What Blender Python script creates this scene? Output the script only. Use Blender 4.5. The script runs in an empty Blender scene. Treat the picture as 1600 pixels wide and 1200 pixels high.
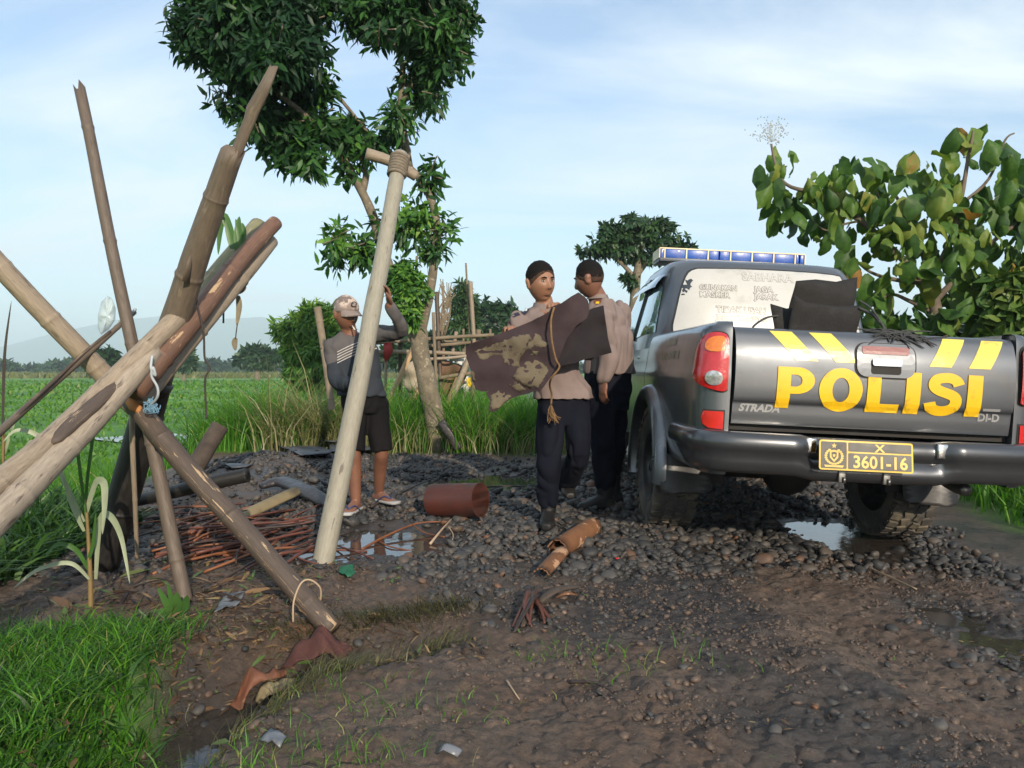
import bpy, bmesh, math, random
import numpy as np
from mathutils import Vector, Matrix, noise as mnoise
from mathutils.geometry import delaunay_2d_cdt

random.seed(7)
RNG = np.random.default_rng(11)
SC = bpy.context.scene
COL = SC.collection
R = math.radians

# ------------------------------------------------------------ camera, sky, sun, exposure
CAMH = 1.06
PITCH = R(1.15)
cam_d = bpy.data.cameras.new('camera')
cam = bpy.data.objects.new('camera', cam_d)
COL.objects.link(cam)
cam.location = (0, 0, CAMH)
cam.rotation_euler = (R(90) - PITCH, 0, 0)
cam_d.sensor_width = 36.0
cam_d.lens = 27.0
cam_d.clip_start = 0.05
cam_d.clip_end = 40000
SC.camera = cam

SUN_EL, SUN_AZ = R(20), R(161)          # azimuth clockwise from +Y: behind the camera, to the right
world = bpy.data.worlds.new('World')
SC.world = world
world.use_nodes = True
wn, wl = world.node_tree.nodes, world.node_tree.links
wn.clear()
def WN(t, **kw):
    n = wn.new(t)
    for k, v in kw.items():
        if k in n.inputs: n.inputs[k].default_value = v
        else: setattr(n, k, v)
    return n
sky = WN('ShaderNodeTexSky', sky_type='NISHITA')
sky.sun_disc = False
sky.sun_elevation = SUN_EL
sky.sun_rotation = SUN_AZ
sky.air_density, sky.dust_density, sky.ozone_density = 1.1, 0.4, 4.0
tc = WN('ShaderNodeTexCoord')
sep = WN('ShaderNodeSeparateXYZ'); wl.new(tc.outputs['Generated'], sep.inputs[0])
zp = WN('ShaderNodeMath', operation='MAXIMUM'); wl.new(sep.outputs['Z'], zp.inputs[0]); zp.inputs[1].default_value = 0.0
zs = WN('ShaderNodeMath', operation='ADD'); wl.new(zp.outputs[0], zs.inputs[0]); zs.inputs[1].default_value = 0.22
dx = WN('ShaderNodeMath', operation='DIVIDE'); wl.new(sep.outputs['X'], dx.inputs[0]); wl.new(zs.outputs[0], dx.inputs[1])
dy = WN('ShaderNodeMath', operation='DIVIDE'); wl.new(sep.outputs['Y'], dy.inputs[0]); wl.new(zs.outputs[0], dy.inputs[1])
cmb = WN('ShaderNodeCombineXYZ'); wl.new(dx.outputs[0], cmb.inputs[0]); wl.new(dy.outputs[0], cmb.inputs[1])
mp = WN('ShaderNodeMapping'); wl.new(cmb.outputs[0], mp.inputs[0])
mp.inputs['Scale'].default_value = (0.62, 1.35, 1); mp.inputs['Location'].default_value = (3.1, 0.6, 0); mp.inputs['Rotation'].default_value = (0, 0, R(-14))
n1 = WN('ShaderNodeTexNoise', Scale=1.15, Detail=7.0, Roughness=0.55, Distortion=0.6); wl.new(mp.outputs[0], n1.inputs['Vector'])
cr = WN('ShaderNodeMapRange'); wl.new(n1.outputs['Fac'], cr.inputs['Value'])
cr.inputs['From Min'].default_value = 0.40; cr.inputs['From Max'].default_value = 0.68
cr.inputs['To Min'].default_value = 0.20; cr.inputs['To Max'].default_value = 1.0
hz = WN('ShaderNodeMapRange'); wl.new(sep.outputs['Z'], hz.inputs['Value'])
hz.inputs['From Min'].default_value = 0.02; hz.inputs['From Max'].default_value = 0.30
hz.inputs['To Min'].default_value = 0.62; hz.inputs['To Max'].default_value = 0.0
mx = WN('ShaderNodeMath', operation='MAXIMUM'); wl.new(cr.outputs[0], mx.inputs[0]); wl.new(hz.outputs[0], mx.inputs[1])
mixc = WN('ShaderNodeMix', data_type='RGBA')
wl.new(mx.outputs[0], mixc.inputs[0]); wl.new(sky.outputs[0], mixc.inputs[6]); mixc.inputs[7].default_value = (5.0, 5.5, 5.9, 1)
bg = WN('ShaderNodeBackground', Strength=0.15); wl.new(mixc.outputs[2], bg.inputs['Color'])
wo = WN('ShaderNodeOutputWorld'); wl.new(bg.outputs[0], wo.inputs['Surface'])

sun_d = bpy.data.lights.new('sun', 'SUN')
sun_d.energy = 5.0
sun_d.angle = R(0.6)
sun_d.color = (1.0, 0.86, 0.68)
sun = bpy.data.objects.new('sun', sun_d); COL.objects.link(sun)
sdir = Vector((math.sin(SUN_AZ) * math.cos(SUN_EL), math.cos(SUN_AZ) * math.cos(SUN_EL), math.sin(SUN_EL)))
sun.rotation_euler = (-sdir).to_track_quat('-Z', 'Y').to_euler()
sun.location = sdir * 60

SC.view_settings.view_transform = 'Standard'
SC.view_settings.look = 'None'
SC.view_settings.exposure = 0.42
SC.view_settings.gamma = 1.0
SC.view_settings.use_curve_mapping = False
SC.render.engine = 'CYCLES'
SC.cycles.max_bounces = 7
SC.cycles.diffuse_bounces = 3
SC.cycles.glossy_bounces = 3
SC.cycles.transmission_bounces = 4
SC.cycles.volume_bounces = 1
SC.cycles.caustics_reflective = False
SC.cycles.caustics_refractive = False
SC.cycles.sample_clamp_indirect = 6.0

# ------------------------------------------------------------ small maths
F = 1200.0
def P(px, py, Y):
    """world point at depth Y on the line of sight measured in the 1600x1200 photograph"""
    dx_, dy_ = (px - 800) / F, (600 - py) / F
    fy, fz = math.cos(PITCH), -math.sin(PITCH)
    uy, uz = math.sin(PITCH), math.cos(PITCH)
    t = Y / (fy + dy_ * uy)
    return Vector((dx_ * t, Y, CAMH + t * (fz + dy_ * uz)))

def V3(p): return np.array(p, dtype=float)
def sst(a, b, t):
    t = np.clip((np.asarray(t, dtype=float) - a) / (b - a), 0, 1)
    return t * t * (3 - 2 * t)

def _h(ix, iy, s):
    n = (ix.astype(np.int64) * 374761393 + iy.astype(np.int64) * 668265263 + s * 2147483647 // 7) & 0x7fffffff
    n = ((n ^ (n >> 13)) * 1274126177) & 0x7fffffff
    return ((n ^ (n >> 16)) & 0xffff) / 65535.0
def vnoise(x, y, s=0):
    x = np.asarray(x, dtype=float); y = np.asarray(y, dtype=float)
    ix, iy = np.floor(x), np.floor(y)
    fx, fy = x - ix, y - iy
    fx = fx * fx * (3 - 2 * fx); fy = fy * fy * (3 - 2 * fy)
    a, b = _h(ix, iy, s), _h(ix + 1, iy, s)
    c, d = _h(ix, iy + 1, s), _h(ix + 1, iy + 1, s)
    return (a * (1 - fx) + b * fx) * (1 - fy) + (c * (1 - fx) + d * fx) * fy
def fbm(x, y, s=0, o=4):
    v, a, t = 0, 0.5, 0
    for k in range(o):
        v = v + a * vnoise(x * 2 ** k + 17.3 * k, y * 2 ** k - 9.1 * k, s + k); t += a; a *= 0.55
    return v / t
def perp(d):
    d = Vector(d).normalized()
    a = d.cross(Vector((0, 0, 1)))
    if a.length < 1e-3: a = d.cross(Vector((0, 1, 0)))
    a.normalize()
    return a, d.cross(a).normalized()

# ------------------------------------------------------------ materials
MATS = {}
def newmat(name):
    m = bpy.data.materials.new(name); m.use_nodes = True
    nt = m.node_tree; nt.nodes.clear()
    out = nt.nodes.new('ShaderNodeOutputMaterial')
    bs = nt.nodes.new('ShaderNodeBsdfPrincipled')
    nt.links.new(bs.outputs[0], out.inputs[0])
    MATS[name] = m
    return m, nt, bs, out
def nd(nt, t, **kw):
    n = nt.nodes.new(t)
    for k, v in kw.items():
        if k in n.inputs: n.inputs[k].default_value = v
        else: setattr(n, k, v)
    return n
def c4(c): return (c[0], c[1], c[2], 1)
def coords(nt, kind, stretch):
    t = nd(nt, 'ShaderNodeTexCoord'); m = nd(nt, 'ShaderNodeMapping')
    m.inputs['Scale'].default_value = stretch
    nt.links.new(t.outputs[kind], m.inputs[0])
    return m.outputs[0]
def ramp(nt, fac, stops):
    r = nd(nt, 'ShaderNodeValToRGB'); e = r.color_ramp.elements
    while len(e) < len(stops): e.new(0.5)
    for i, (p, c) in enumerate(stops):
        e[i].position = p; e[i].color = c4(c)
    nt.links.new(fac, r.inputs[0])
    return r.outputs[0]
def simple(name, c1, c2=None, rough=0.6, metal=0.0, scale=6, bump=0.25, bscale=40, bdist=0.004, coord='Object', stretch=(1, 1, 1), coat=0.0,
           spec=0.5, lo=0.35, hi=0.65, dirt=None, dscale=3.0, dlo=0.52, dhi=0.62, trans=0.0, rvar=0.12, coat_r=0.05):
    m, nt, bs, out = newmat(name)
    v = coords(nt, coord, stretch)
    c2 = c2 or tuple(0.72 * x for x in c1)
    n = nd(nt, 'ShaderNodeTexNoise', Scale=scale, Detail=6.0, Roughness=0.6); nt.links.new(v, n.inputs['Vector'])
    col = ramp(nt, n.outputs['Fac'], [(lo, c1), (hi, c2)])
    if dirt:
        n2 = nd(nt, 'ShaderNodeTexNoise', Scale=dscale, Detail=8.0, Roughness=0.65); nt.links.new(v, n2.inputs['Vector'])
        f = nd(nt, 'ShaderNodeMapRange'); nt.links.new(n2.outputs['Fac'], f.inputs['Value'])
        f.inputs['From Min'].default_value = dlo; f.inputs['From Max'].default_value = dhi
        mxn = nd(nt, 'ShaderNodeMix', data_type='RGBA')
        nt.links.new(f.outputs[0], mxn.inputs[0]); nt.links.new(col, mxn.inputs[6]); mxn.inputs[7].default_value = c4(dirt)
        col = mxn.outputs[2]
    nt.links.new(col, bs.inputs['Base Color'])
    bs.inputs['Metallic'].default_value = metal
    bs.inputs['Specular IOR Level'].default_value = spec
    bs.inputs['Coat Weight'].default_value = coat
    bs.inputs['Coat Roughness'].default_value = coat_r
    rr = nd(nt, 'ShaderNodeMapRange'); nt.links.new(n.outputs['Fac'], rr.inputs['Value'])
    rr.inputs['From Min'].default_value = 0.3; rr.inputs['From Max'].default_value = 0.7
    rr.inputs['To Min'].default_value = max(0.02, rough - rvar); rr.inputs['To Max'].default_value = min(1, rough + rvar)
    nt.links.new(rr.outputs[0], bs.inputs['Roughness'])
    if bump:
        nb = nd(nt, 'ShaderNodeTexNoise', Scale=bscale, Detail=5.0, Roughness=0.6); nt.links.new(v, nb.inputs['Vector'])
        b = nd(nt, 'ShaderNodeBump', Strength=bump, Distance=bdist); nt.links.new(nb.outputs['Fac'], b.inputs['Height'])
        nt.links.new(b.outputs[0], bs.inputs['Normal'])
    if trans:
        tr = nd(nt, 'ShaderNodeBsdfTranslucent'); nt.links.new(col, tr.inputs[0])
        ms = nd(nt, 'ShaderNodeMixShader'); ms.inputs[0].default_value = trans
        nt.links.new(bs.outputs[0], ms.inputs[1]); nt.links.new(tr.outputs[0], ms.inputs[2]); nt.links.new(ms.outputs[0], out.inputs[0])
    return m
def leafmat(name, stops, rough=0.45, trans=0.35, spec=0.4, tcol=(1.25, 1.25, 0.6)):
    """per-leaf colour from the point attribute 'rnd'"""
    m, nt, bs, out = newmat(name)
    a = nd(nt, 'ShaderNodeAttribute', attribute_name='rnd')
    col = ramp(nt, a.outputs['Fac'], stops)
    nt.links.new(col, bs.inputs['Base Color'])
    bs.inputs['Roughness'].default_value = rough; bs.inputs['Specular IOR Level'].default_value = spec
    mul = nd(nt, 'ShaderNodeMix', data_type='RGBA', blend_type='MULTIPLY'); mul.inputs[0].default_value = 1
    nt.links.new(col, mul.inputs[6]); mul.inputs[7].default_value = c4(tcol)
    tr = nd(nt, 'ShaderNodeBsdfTranslucent'); nt.links.new(mul.outputs[2], tr.inputs[0])
    ms = nd(nt, 'ShaderNodeMixShader'); ms.inputs[0].default_value = trans
    nt.links.new(bs.outputs[0], ms.inputs[1]); nt.links.new(tr.outputs[0], ms.inputs[2]); nt.links.new(ms.outputs[0], out.inputs[0])
    return m

# ------------------------------------------------------------ mesh building
class MB:
    def __init__(s): s.v, s.f, s.uv = [], [], []
    def add(s, verts, faces, uvs=None):
        o = len(s.v)
        s.v.extend([tuple(map(float, p)) for p in verts])
        s.f.extend([tuple(i + o for i in f) for f in faces])
        s.uv.extend(uvs if uvs is not None else [(0.0, 0.0)] * len(verts))
        return s
    def tube(s, pts, radii, n=10, caps=True, jag0=0, jag1=0, sq=1.0, ref=None):
        pts = [Vector(p) for p in pts]
        if not hasattr(radii, '__len__'): radii = [radii] * len(pts)
        a = b = None; verts, uvs, faces = [], [], []
        L = 0
        for i, p in enumerate(pts):
            d = (pts[min(i + 1, len(pts) - 1)] - pts[max(i - 1, 0)])
            if d.length < 1e-9: d = Vector((0, 0, 1))
            d.normalize()
            if a is None:
                if ref is not None:
                    a = Vector(ref); a = (a - d * a.dot(d)).normalized(); b = d.cross(a)
                else: a, b = perp(d)
            else:
                a = (a - d * a.dot(d)).normalized(); b = d.cross(a)
            if i: L += (p - pts[i - 1]).length
            for k in range(n):
                t = 2 * math.pi * k / n
                q = p + a * (math.cos(t) * radii[i]) + b * (math.sin(t) * radii[i] * sq)
                if i == 0 and jag0: q -= d * random.uniform(0, jag0)
                if i == len(pts) - 1 and jag1: q += d * random.uniform(0, jag1)
                verts.append(q); uvs.append((k / n, L))
        m = len(pts)
        for i in range(m - 1):
            for k in range(n):
                k2 = (k + 1) % n
                faces.append((i * n + k, i * n + k2, (i + 1) * n + k2, (i + 1) * n + k))
        if caps:
            faces.append(tuple(reversed(range(n)))); faces.append(tuple(range((m - 1) * n, m * n)))
        return s.add(verts, faces, uvs)
    def sphere(s, c, r, nu=14, nv=9, M=None):
        rx, ry, rz = (r, r, r) if not hasattr(r, '__len__') else r
        verts = [(0, 0, rz)]; faces = []
        for j in range(1, nv):
            ph = math.pi * j / nv
            for i in range(nu):
                t = 2 * math.pi * i / nu
                verts.append((rx * math.sin(ph) * math.cos(t), ry * math.sin(ph) * math.sin(t), rz * math.cos(ph)))
        verts.append((0, 0, -rz))
        for i in range(nu): faces.append((0, 1 + i, 1 + (i + 1) % nu))
        for j in range(nv - 2):
            for i in range(nu):
                a0 = 1 + j * nu + i; a1 = 1 + j * nu + (i + 1) % nu
                faces.append((a0, a0 + nu, a1 + nu, a1))
        l = len(verts) - 1
        for i in range(nu): faces.append((l, 1 + (nv - 2) * nu + (i + 1) % nu, 1 + (nv - 2) * nu + i))
        c = Vector(c)
        vs = [(M @ Vector(v) if M is not None else Vector(v)) + c for v in verts]
        return s.add(vs, faces)
    def box(s, c, size, rot=None, bev=0.0):
        bm = bmesh.new(); bmesh.ops.create_cube(bm, size=1)
        for v in bm.verts: v.co = Vector((v.co.x * size[0], v.co.y * size[1], v.co.z * size[2]))
        if bev: bmesh.ops.bevel(bm, geom=bm.edges[:], offset=bev, segments=2, affect='EDGES', profile=0.6)
        M = rot.to_matrix() if rot is not None and hasattr(rot, 'to_matrix') else (rot if rot is not None else Matrix.Identity(3))
        bm.verts.ensure_lookup_table(); bm.verts.index_update()
        vs = [M @ v.co + Vector(c) for v in bm.verts]; fs = [tuple(v.index for v in f.verts) for f in bm.faces]
        bm.free()
        return s.add(vs, fs)
    def grid(s, fn, us, vs, flip=False, closed_u=False):
        nu, nv = len(us), len(vs); verts, uvs, faces = [], [], []
        for v in vs:
            for u in us:
                verts.append(fn(u, v)); uvs.append((u, v))
        for j in range(nv - 1):
            for i in range(nu if closed_u else nu - 1):
                i2 = (i + 1) % nu
                q = (j * nu + i, j * nu + i2, (j + 1) * nu + i2, (j + 1) * nu + i)
                faces.append(q[::-1] if flip else q)
        return s.add(verts, faces, uvs)
    def lathe(s, prof, n=32, axis='z', c=(0, 0, 0)):
        c = Vector(c)
        def fn(t, i):
            r, h = prof[int(i)]; a_, b_ = r * math.cos(t), r * math.sin(t)
            return c + (Vector((a_, b_, h)) if axis == 'z' else Vector((h, a_, b_)))
        us = [2 * math.pi * k / n for k in range(n)]
        return s.grid(fn, us, range(len(prof)), closed_u=True)
    def sheet(s, loops, fn, sp=0.05, th=0.0, nrm=None):
        """fill 2-D loops (even-odd), map through fn(u,v), give it thickness th along the surface normal"""
        pts, edges = [], []
        for lp in loops:
            o = len(pts); lp2 = []
            for i, p in enumerate(lp):
                q = lp[(i + 1) % len(lp)]; d = math.dist(p, q); k = max(1, int(d / sp)) if sp else 1
                for j in range(k): lp2.append((p[0] + (q[0] - p[0]) * j / k, p[1] + (q[1] - p[1]) * j / k))
            pts += lp2
            edges += [(o + i, o + (i + 1) % len(lp2)) for i in range(len(lp2))]
        nb = len(pts)
        B = np.array(pts); E = np.array(edges)
        def inside(q):
            x1, y1 = B[E[:, 0]].T; x2, y2 = B[E[:, 1]].T
            c_ = (y1 > q[1]) != (y2 > q[1])
            with np.errstate(divide='ignore', invalid='ignore'):
                xi = x1 + (q[1] - y1) * (x2 - x1) / (y2 - y1)
            return bool(np.sum(c_ & (q[0] < xi)) % 2)
        if sp:
            (x0, y0), (x1_, y1_) = B.min(0), B.max(0); row = 0
            y = y0 + sp * 0.5
            while y < y1_:
                x = x0 + (sp * 0.5 if row % 2 else 0.1 * sp)
                while x < x1_:
                    if inside((x, y)) and np.min(np.hypot(B[:, 0] - x, B[:, 1] - y)) > 0.55 * sp: pts.append((x, y))
                    x += sp
                y += sp * 0.87; row += 1
        r = delaunay_2d_cdt([Vector(p) for p in pts], edges, [], 0, 1e-6)
        vo, tri = r[0], [tuple(t) for t in r[2]]
        tri = [t for t in tri if inside((sum(vo[i].x for i in t) / 3, sum(vo[i].y for i in t) / 3))]
        top = [Vector(fn(p.x, p.y)) for p in vo]
        uv = [(p.x, p.y) for p in vo]
        if not th: return s.add(top, tri, uv)
        nv_ = [Vector((0, 0, 0)) for _ in top]
        for t in tri:
            n_ = (top[t[1]] - top[t[0]]).cross(top[t[2]] - top[t[0]])
            for i in t: nv_[i] += n_
        bot = [p - n_.normalized() * th if n_.length > 0 else p for p, n_ in zip(top, nv_)]
        cnt = {}
        for t in tri:
            for a_, b_ in ((t[0], t[1]), (t[1], t[2]), (t[2], t[0])): cnt[(a_, b_)] = 1
        N = len(top); fs = list(tri) + [tuple(i + N for i in reversed(t)) for t in tri]
        for (a_, b_) in cnt:
            if (b_, a_) not in cnt: fs.append((b_, a_, a_ + N, b_ + N))
        return s.add(top + bot, fs, uv + uv)
    def mirror_x(s):
        o = MB(); o.v = [(-x, y, z) for x, y, z in s.v]; o.f = [f[::-1] for f in s.f]; o.uv = list(s.uv); return o
    def merge(s, o): return s.add(o.v, o.f, o.uv)
    def build(s, name, mat, parent=None, smooth=True, origin=None, local=False, mats=None, midx=None, auto=None, rnd=None):
        me = bpy.data.meshes.new(name)
        me.from_pydata(s.v, [], s.f)
        uvl = me.uv_layers.new(name='UVMap')
        li = np.empty(len(me.loops), dtype=np.int32); me.loops.foreach_get('vertex_index', li)
        uvl.data.foreach_set('uv', np.array(s.uv, dtype=np.float32)[li].ravel())
        if rnd is not None:
            at = me.attributes.new('rnd', 'FLOAT', 'POINT'); at.data.foreach_set('value', np.asarray(rnd, dtype=np.float32))
        return finish(me, name, mat, parent, smooth, origin, local, mats, midx, auto)

def finish(me, name, mat, parent=None, smooth=True, origin=None, local=False, mats=None, midx=None, auto=None):
    for m in (mats or [mat]):
        me.materials.append(MATS[m] if isinstance(m, str) else m)
    if midx is not None: me.polygons.foreach_set('material_index', np.asarray(midx, dtype=np.int32))
    me.polygons.foreach_set('use_smooth', np.full(len(me.polygons), bool(smooth)))
    ob = bpy.data.objects.new(name, me)
    COL.objects.link(ob)
    if smooth and auto:
        try: me.set_sharp_from_angle(angle=R(auto))
        except Exception: pass
    if parent is not None:
        ob.parent = parent
        if not local:
            off = Vector((0, 0, 0)); q = parent
            while q is not None: off += q.location; q = q.parent
            me.transform(Matrix.Translation(-off))
    elif not local:
        co = np.empty(len(me.vertices) * 3, dtype=np.float32); me.vertices.foreach_get('co', co); co = co.reshape(-1, 3)
        if origin is None:
            lo_, hi_ = co.min(0), co.max(0); origin = ((lo_[0] + hi_[0]) / 2, (lo_[1] + hi_[1]) / 2, lo_[2])
        origin = Vector([float(x) for x in origin])
        me.transform(Matrix.Translation(-origin)); ob.location = origin
    me.update()
    return ob
def npmesh(name, V, FA, mat, parent=None, smooth=False, rnd=None, origin=None, local=False, mats=None, midx=None):
    """V (n,3), FA (m,3|4) arrays"""
    me = bpy.data.meshes.new(name)
    V = np.asarray(V, dtype=np.float32); FA = np.asarray(FA, dtype=np.int32); k = FA.shape[1]
    me.vertices.add(len(V)); me.vertices.foreach_set('co', V.ravel())
    me.loops.add(FA.size); me.loops.foreach_set('vertex_index', FA.ravel())
    me.polygons.add(len(FA)); me.polygons.foreach_set('loop_start', np.arange(0, FA.size, k, dtype=np.int32))
    me.update(calc_edges=True)
    if rnd is not None:
        at = me.attributes.new('rnd', 'FLOAT', 'POINT'); at.data.foreach_set('value', np.asarray(rnd, dtype=np.float32))
    return finish(me, name, mat, parent, smooth, origin, local, mats, midx)
def tag(o, label=None, cat=None, group=None, kind=None):
    if label: o['label'] = label
    if cat: o['category'] = cat
    if group: o['group'] = group
    if kind: o['kind'] = kind
    return o
def empty(name, loc, label=None, cat=None, group=None):
    o = bpy.data.objects.new(name, None); COL.objects.link(o); o.location = loc
    o.empty_display_size = 0.1
    return tag(o, label, cat, group)
def copyobj(o, name=None, parent=None):
    c = o.copy(); COL.objects.link(c)
    if parent is not None: c.parent = parent
    return c
def smoothpath(pts, n=6):
    """Catmull-Rom through pts"""
    pts = [Vector(p) for p in pts]; out = []
    for i in range(len(pts) - 1):
        p0, p1, p2, p3 = pts[max(i - 1, 0)], pts[i], pts[i + 1], pts[min(i + 2, len(pts) - 1)]
        for k in range(n):
            t = k / n
            out.append(0.5 * ((2 * p1) + (p2 - p0) * t + (2 * p0 - 5 * p1 + 4 * p2 - p3) * t * t + (3 * p1 - p0 - 3 * p2 + p3) * t ** 3))
    out.append(pts[-1]); return out
def text_loops(txt, size, bold=0.0, align='CENTER', space=1.0):
    cu = bpy.data.curves.new('txt', 'FONT'); cu.body = txt; cu.size = size; cu.offset = bold; cu.align_x = align; cu.fill_mode = 'FRONT'
    cu.space_character = space; cu.resolution_u = 3
    ob = bpy.data.objects.new('txt', cu); COL.objects.link(ob)
    dg = bpy.context.evaluated_depsgraph_get(); dg.update()
    me = bpy.data.meshes.new_from_object(ob.evaluated_get(dg))
    vs = [tuple(v.co) for v in me.vertices]; fs = [tuple(p.vertices) for p in me.polygons]
    bpy.data.objects.remove(ob); bpy.data.curves.remove(cu); bpy.data.meshes.remove(me)
    return vs, fs
# ------------------------------------------------------------ ground
DITCH = np.array([(-1.25, 1.6), (-1.12, 2.1), (-1.05, 2.5), (-0.95, 2.85), (-0.62, 3.04), (-0.40, 3.12)])
PUDS = [  # x, y, rx, ry, depth of the hollow, water level, label
    (-0.86, 4.72, 0.50, 0.42, 0.075, -0.022, 'grey puddle round the foot of the leaning pole'),
    (-0.22, 7.15, 0.62, 0.50, 0.07, -0.018, 'shiny puddle on the gravel left of the policemen'),
    (2.28, 5.3, 0.42, 0.85, 0.07, -0.095, 'dark puddle between the wheels under the pickup'),
    (2.02, 3.35, 0.20, 0.42, 0.055, -0.092, 'long shallow puddle along the right wheel track'),
    (-1.06, 2.48, 0.26, 0.40, 0.0, -0.205, 'small muddy puddle in the ditch beside the green grass'),
]
def ditch_d(x, y):
    d = np.full(np.shape(x), 9.0)
    for (a, b) in zip(DITCH[:-1], DITCH[1:]):
        ab = b - a; t = np.clip(((x - a[0]) * ab[0] + (y - a[1]) * ab[1]) / (ab @ ab), 0, 1)
        d = np.minimum(d, np.hypot(x - a[0] - t * ab[0], y - a[1] - t * ab[1]))
    return d
def edge_x(y): return -2.75 - 0.16 * np.clip(y - 4.0, 0, 6)
def G(x, y, fine=True):
    x = np.asarray(x, dtype=float); y = np.asarray(y, dtype=float)
    z = 0.05 * (fbm(x * .45, y * .45, 3, 2) - .5)
    z = z - 0.045 * np.clip(x - 0.9, 0, 2.3) * sst(1.5, 3.0, y)
    z = z + 0.17 * np.exp(-(((x + 2.35) / .95) ** 2 + ((y - 7.6) / 1.5) ** 2))
    z = z + 0.075 * np.exp(-(((x - .45) / .5) ** 2 + ((y - 5.4) / .6) ** 2))
    z = z + 0.05 * np.exp(-(((x + 1.15) / .5) ** 2 + ((y - 5.75) / .5) ** 2))
    dd = ditch_d(x, y)
    dep = 0.25 * sst(3.25, 2.75, y)
    z = z - dep * np.exp(-(dd / .25) ** 4)
    near = (np.abs(x) < 6) & (y > 1) & (y < 13)
    for (cx, cy, rx, ry, d, lv, _) in PUDS:
        q = ((x - cx) / rx) ** 2 + ((y - cy) / ry) ** 2
        w = np.exp(-q * q)
        if d: z = z * (1 - w) + (lv - 0.022 + 0.05 * (vnoise(x * 5, y * 5, 8) - .5)) * w
    lf = sst(0.0, 1.5, edge_x(y) - x) * sst(2.6, 4.0, y)
    lf = np.maximum(lf, sst(11.0, 13.5, y) * sst(1.4, 0.2, x))
    far = sst(12, 40, y)
    z = z * (1 - lf) + lf * (-0.50 + 0.1 * (fbm(x * .3, y * .3, 5, 2) - .5))
    z = z * (1 - far) + far * -0.5
    z = z + 0.28 * sst(3.7, 5.2, x) * sst(3, 5.5, y) * (1 - sst(20, 60, y))
    if fine:
        rough = (1 - lf) * near
        z = z + rough * (0.045 * (fbm(x * 4.2, y * 4.2, 21, 5) - .5) + 0.030 * (np.abs(fbm(x * 11, y * 11, 31, 3) - .5) * 2 - .3) * sst(6.5, 3.6, y)
             + sst(5.0, 3.9, y) * (.35 + .9 * vnoise(x * 1.7, y * 1.7, 45)) * (0.018 * (fbm(x * 24, y * 24, 33, 3) - .5) + .012 * (np.abs(vnoise(x * 38, y * 38, 35) - .5) * 2 - .4)))
        bank = np.exp(-((dd - .22) / .16) ** 2) * sst(3.5, 3.0, y) * near
        z = z + bank * 0.06 * (fbm(x * 9, y * 9, 41, 3) - .35)
        trk = np.exp(-((x - 1.55 - 0.12 * np.sin(y * 1.3)) / .22) ** 2) * sst(4.2, 3.2, y) * near
        trk2 = np.exp(-((x - 0.15 - 0.10 * np.sin(y * 1.1 + 1)) / .17) ** 2) * sst(3.9, 3.0, y) * near
        z = z - 0.036 * trk - 0.026 * trk2 + 0.016 * np.exp(-((x - 1.25 - 0.12 * np.sin(y * 1.3)) / .10) ** 2) * sst(4.2, 3.2, y) * near
    return z
def gz(x, y): return float(G(np.array([x]), np.array([y]))[0])
def on(px, py):
    """ground point seen at pixel (px,py)"""
    Y = 3.0
    for _ in range(40):
        p = P(px, py, Y); d = p.z - gz(p.x, p.y)
        Y += d / max(0.06, (py - 575) / F) * 0.6
        Y = min(max(Y, 1.2), 60)
    return P(px, py, Y)

def gravel_d(x, y):
    """share of the surface that loose stones cover"""
    nz = fbm(x * .9, y * .9, 51, 3)
    band = sst(3.75, 4.5, y + 0.9 * (nz - .5)) * sst(9.6, 8.6, y)
    lim = sst(-3.2, -2.5, x) * sst(3.35, 2.6, x + 0.5 * (nz - .5))
    d = band * lim * (0.10 + 0.95 * sst(.34, .50, fbm(x * 1.3 + 4, y * 1.0, 53, 3)))
    for (cx, cy, rx, ry, dp, lv, _) in PUDS[:4]:
        q = ((x - cx) / rx) ** 2 + ((y - cy) / ry) ** 2
        d = d * (1 - 0.93 * np.exp(-(q * 0.9) ** 2))
    d = d * (1 - 0.75 * np.exp(-(((x + 1.45) / .55) ** 2 + ((y - 3.9) / .55) ** 2) ** 2))
    sparse = 0.055 * sst(1.7, 2.4, y) * sst(4.4, 3.6, y) * sst(-.5, 0.1, x) * sst(.42, .62, nz)
    strip = 0.42 * np.exp(-(((x - 1.95) - 0.2 * (y - 3.3)) / .22) ** 2) * sst(2.2, 2.8, y) * sst(5, 4, y) * sst(.40, .55, nz)
    strip2 = 0.7 * np.exp(-((x + .15 + 0.5 * (y - 3.6)) / .20) ** 2) * sst(3.0, 3.3, y) * sst(4.6, 4.2, y)
    return np.clip(np.maximum(np.maximum(d, sparse), np.maximum(strip, strip2)), 0, 1)
def grass_m(x, y):
    nz = fbm(x * 1.2, y * 1.2, 61, 3)
    lf = sst(-0.1, 0.5, edge_x(y) - x + 0.6 * (nz - .5)) * sst(3.4, 4.2, y)
    verge = sst(9.3, 9.9, y + .6 * (nz - .5)) * sst(1.3, 0.6, x)
    right = sst(3.7, 4.1, x - .12 * (y - 7) + .5 * (nz - .5)) * sst(4.6, 5.6, y)
    clump = sst(-1.12, -1.36, x + .25 * (y - 2.5) + .3 * (nz - .5)) * sst(3.25, 2.95, y + .4 * (nz - .5))
    far = sst(14, 22, y) * np.maximum(sst(1.2, .4, x), sst(3.5, 5, x))
    far = np.maximum(far, sst(40, 60, y))
    return np.clip(np.maximum.reduce([lf, verge, right, clump, far]), 0, 1)

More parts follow.
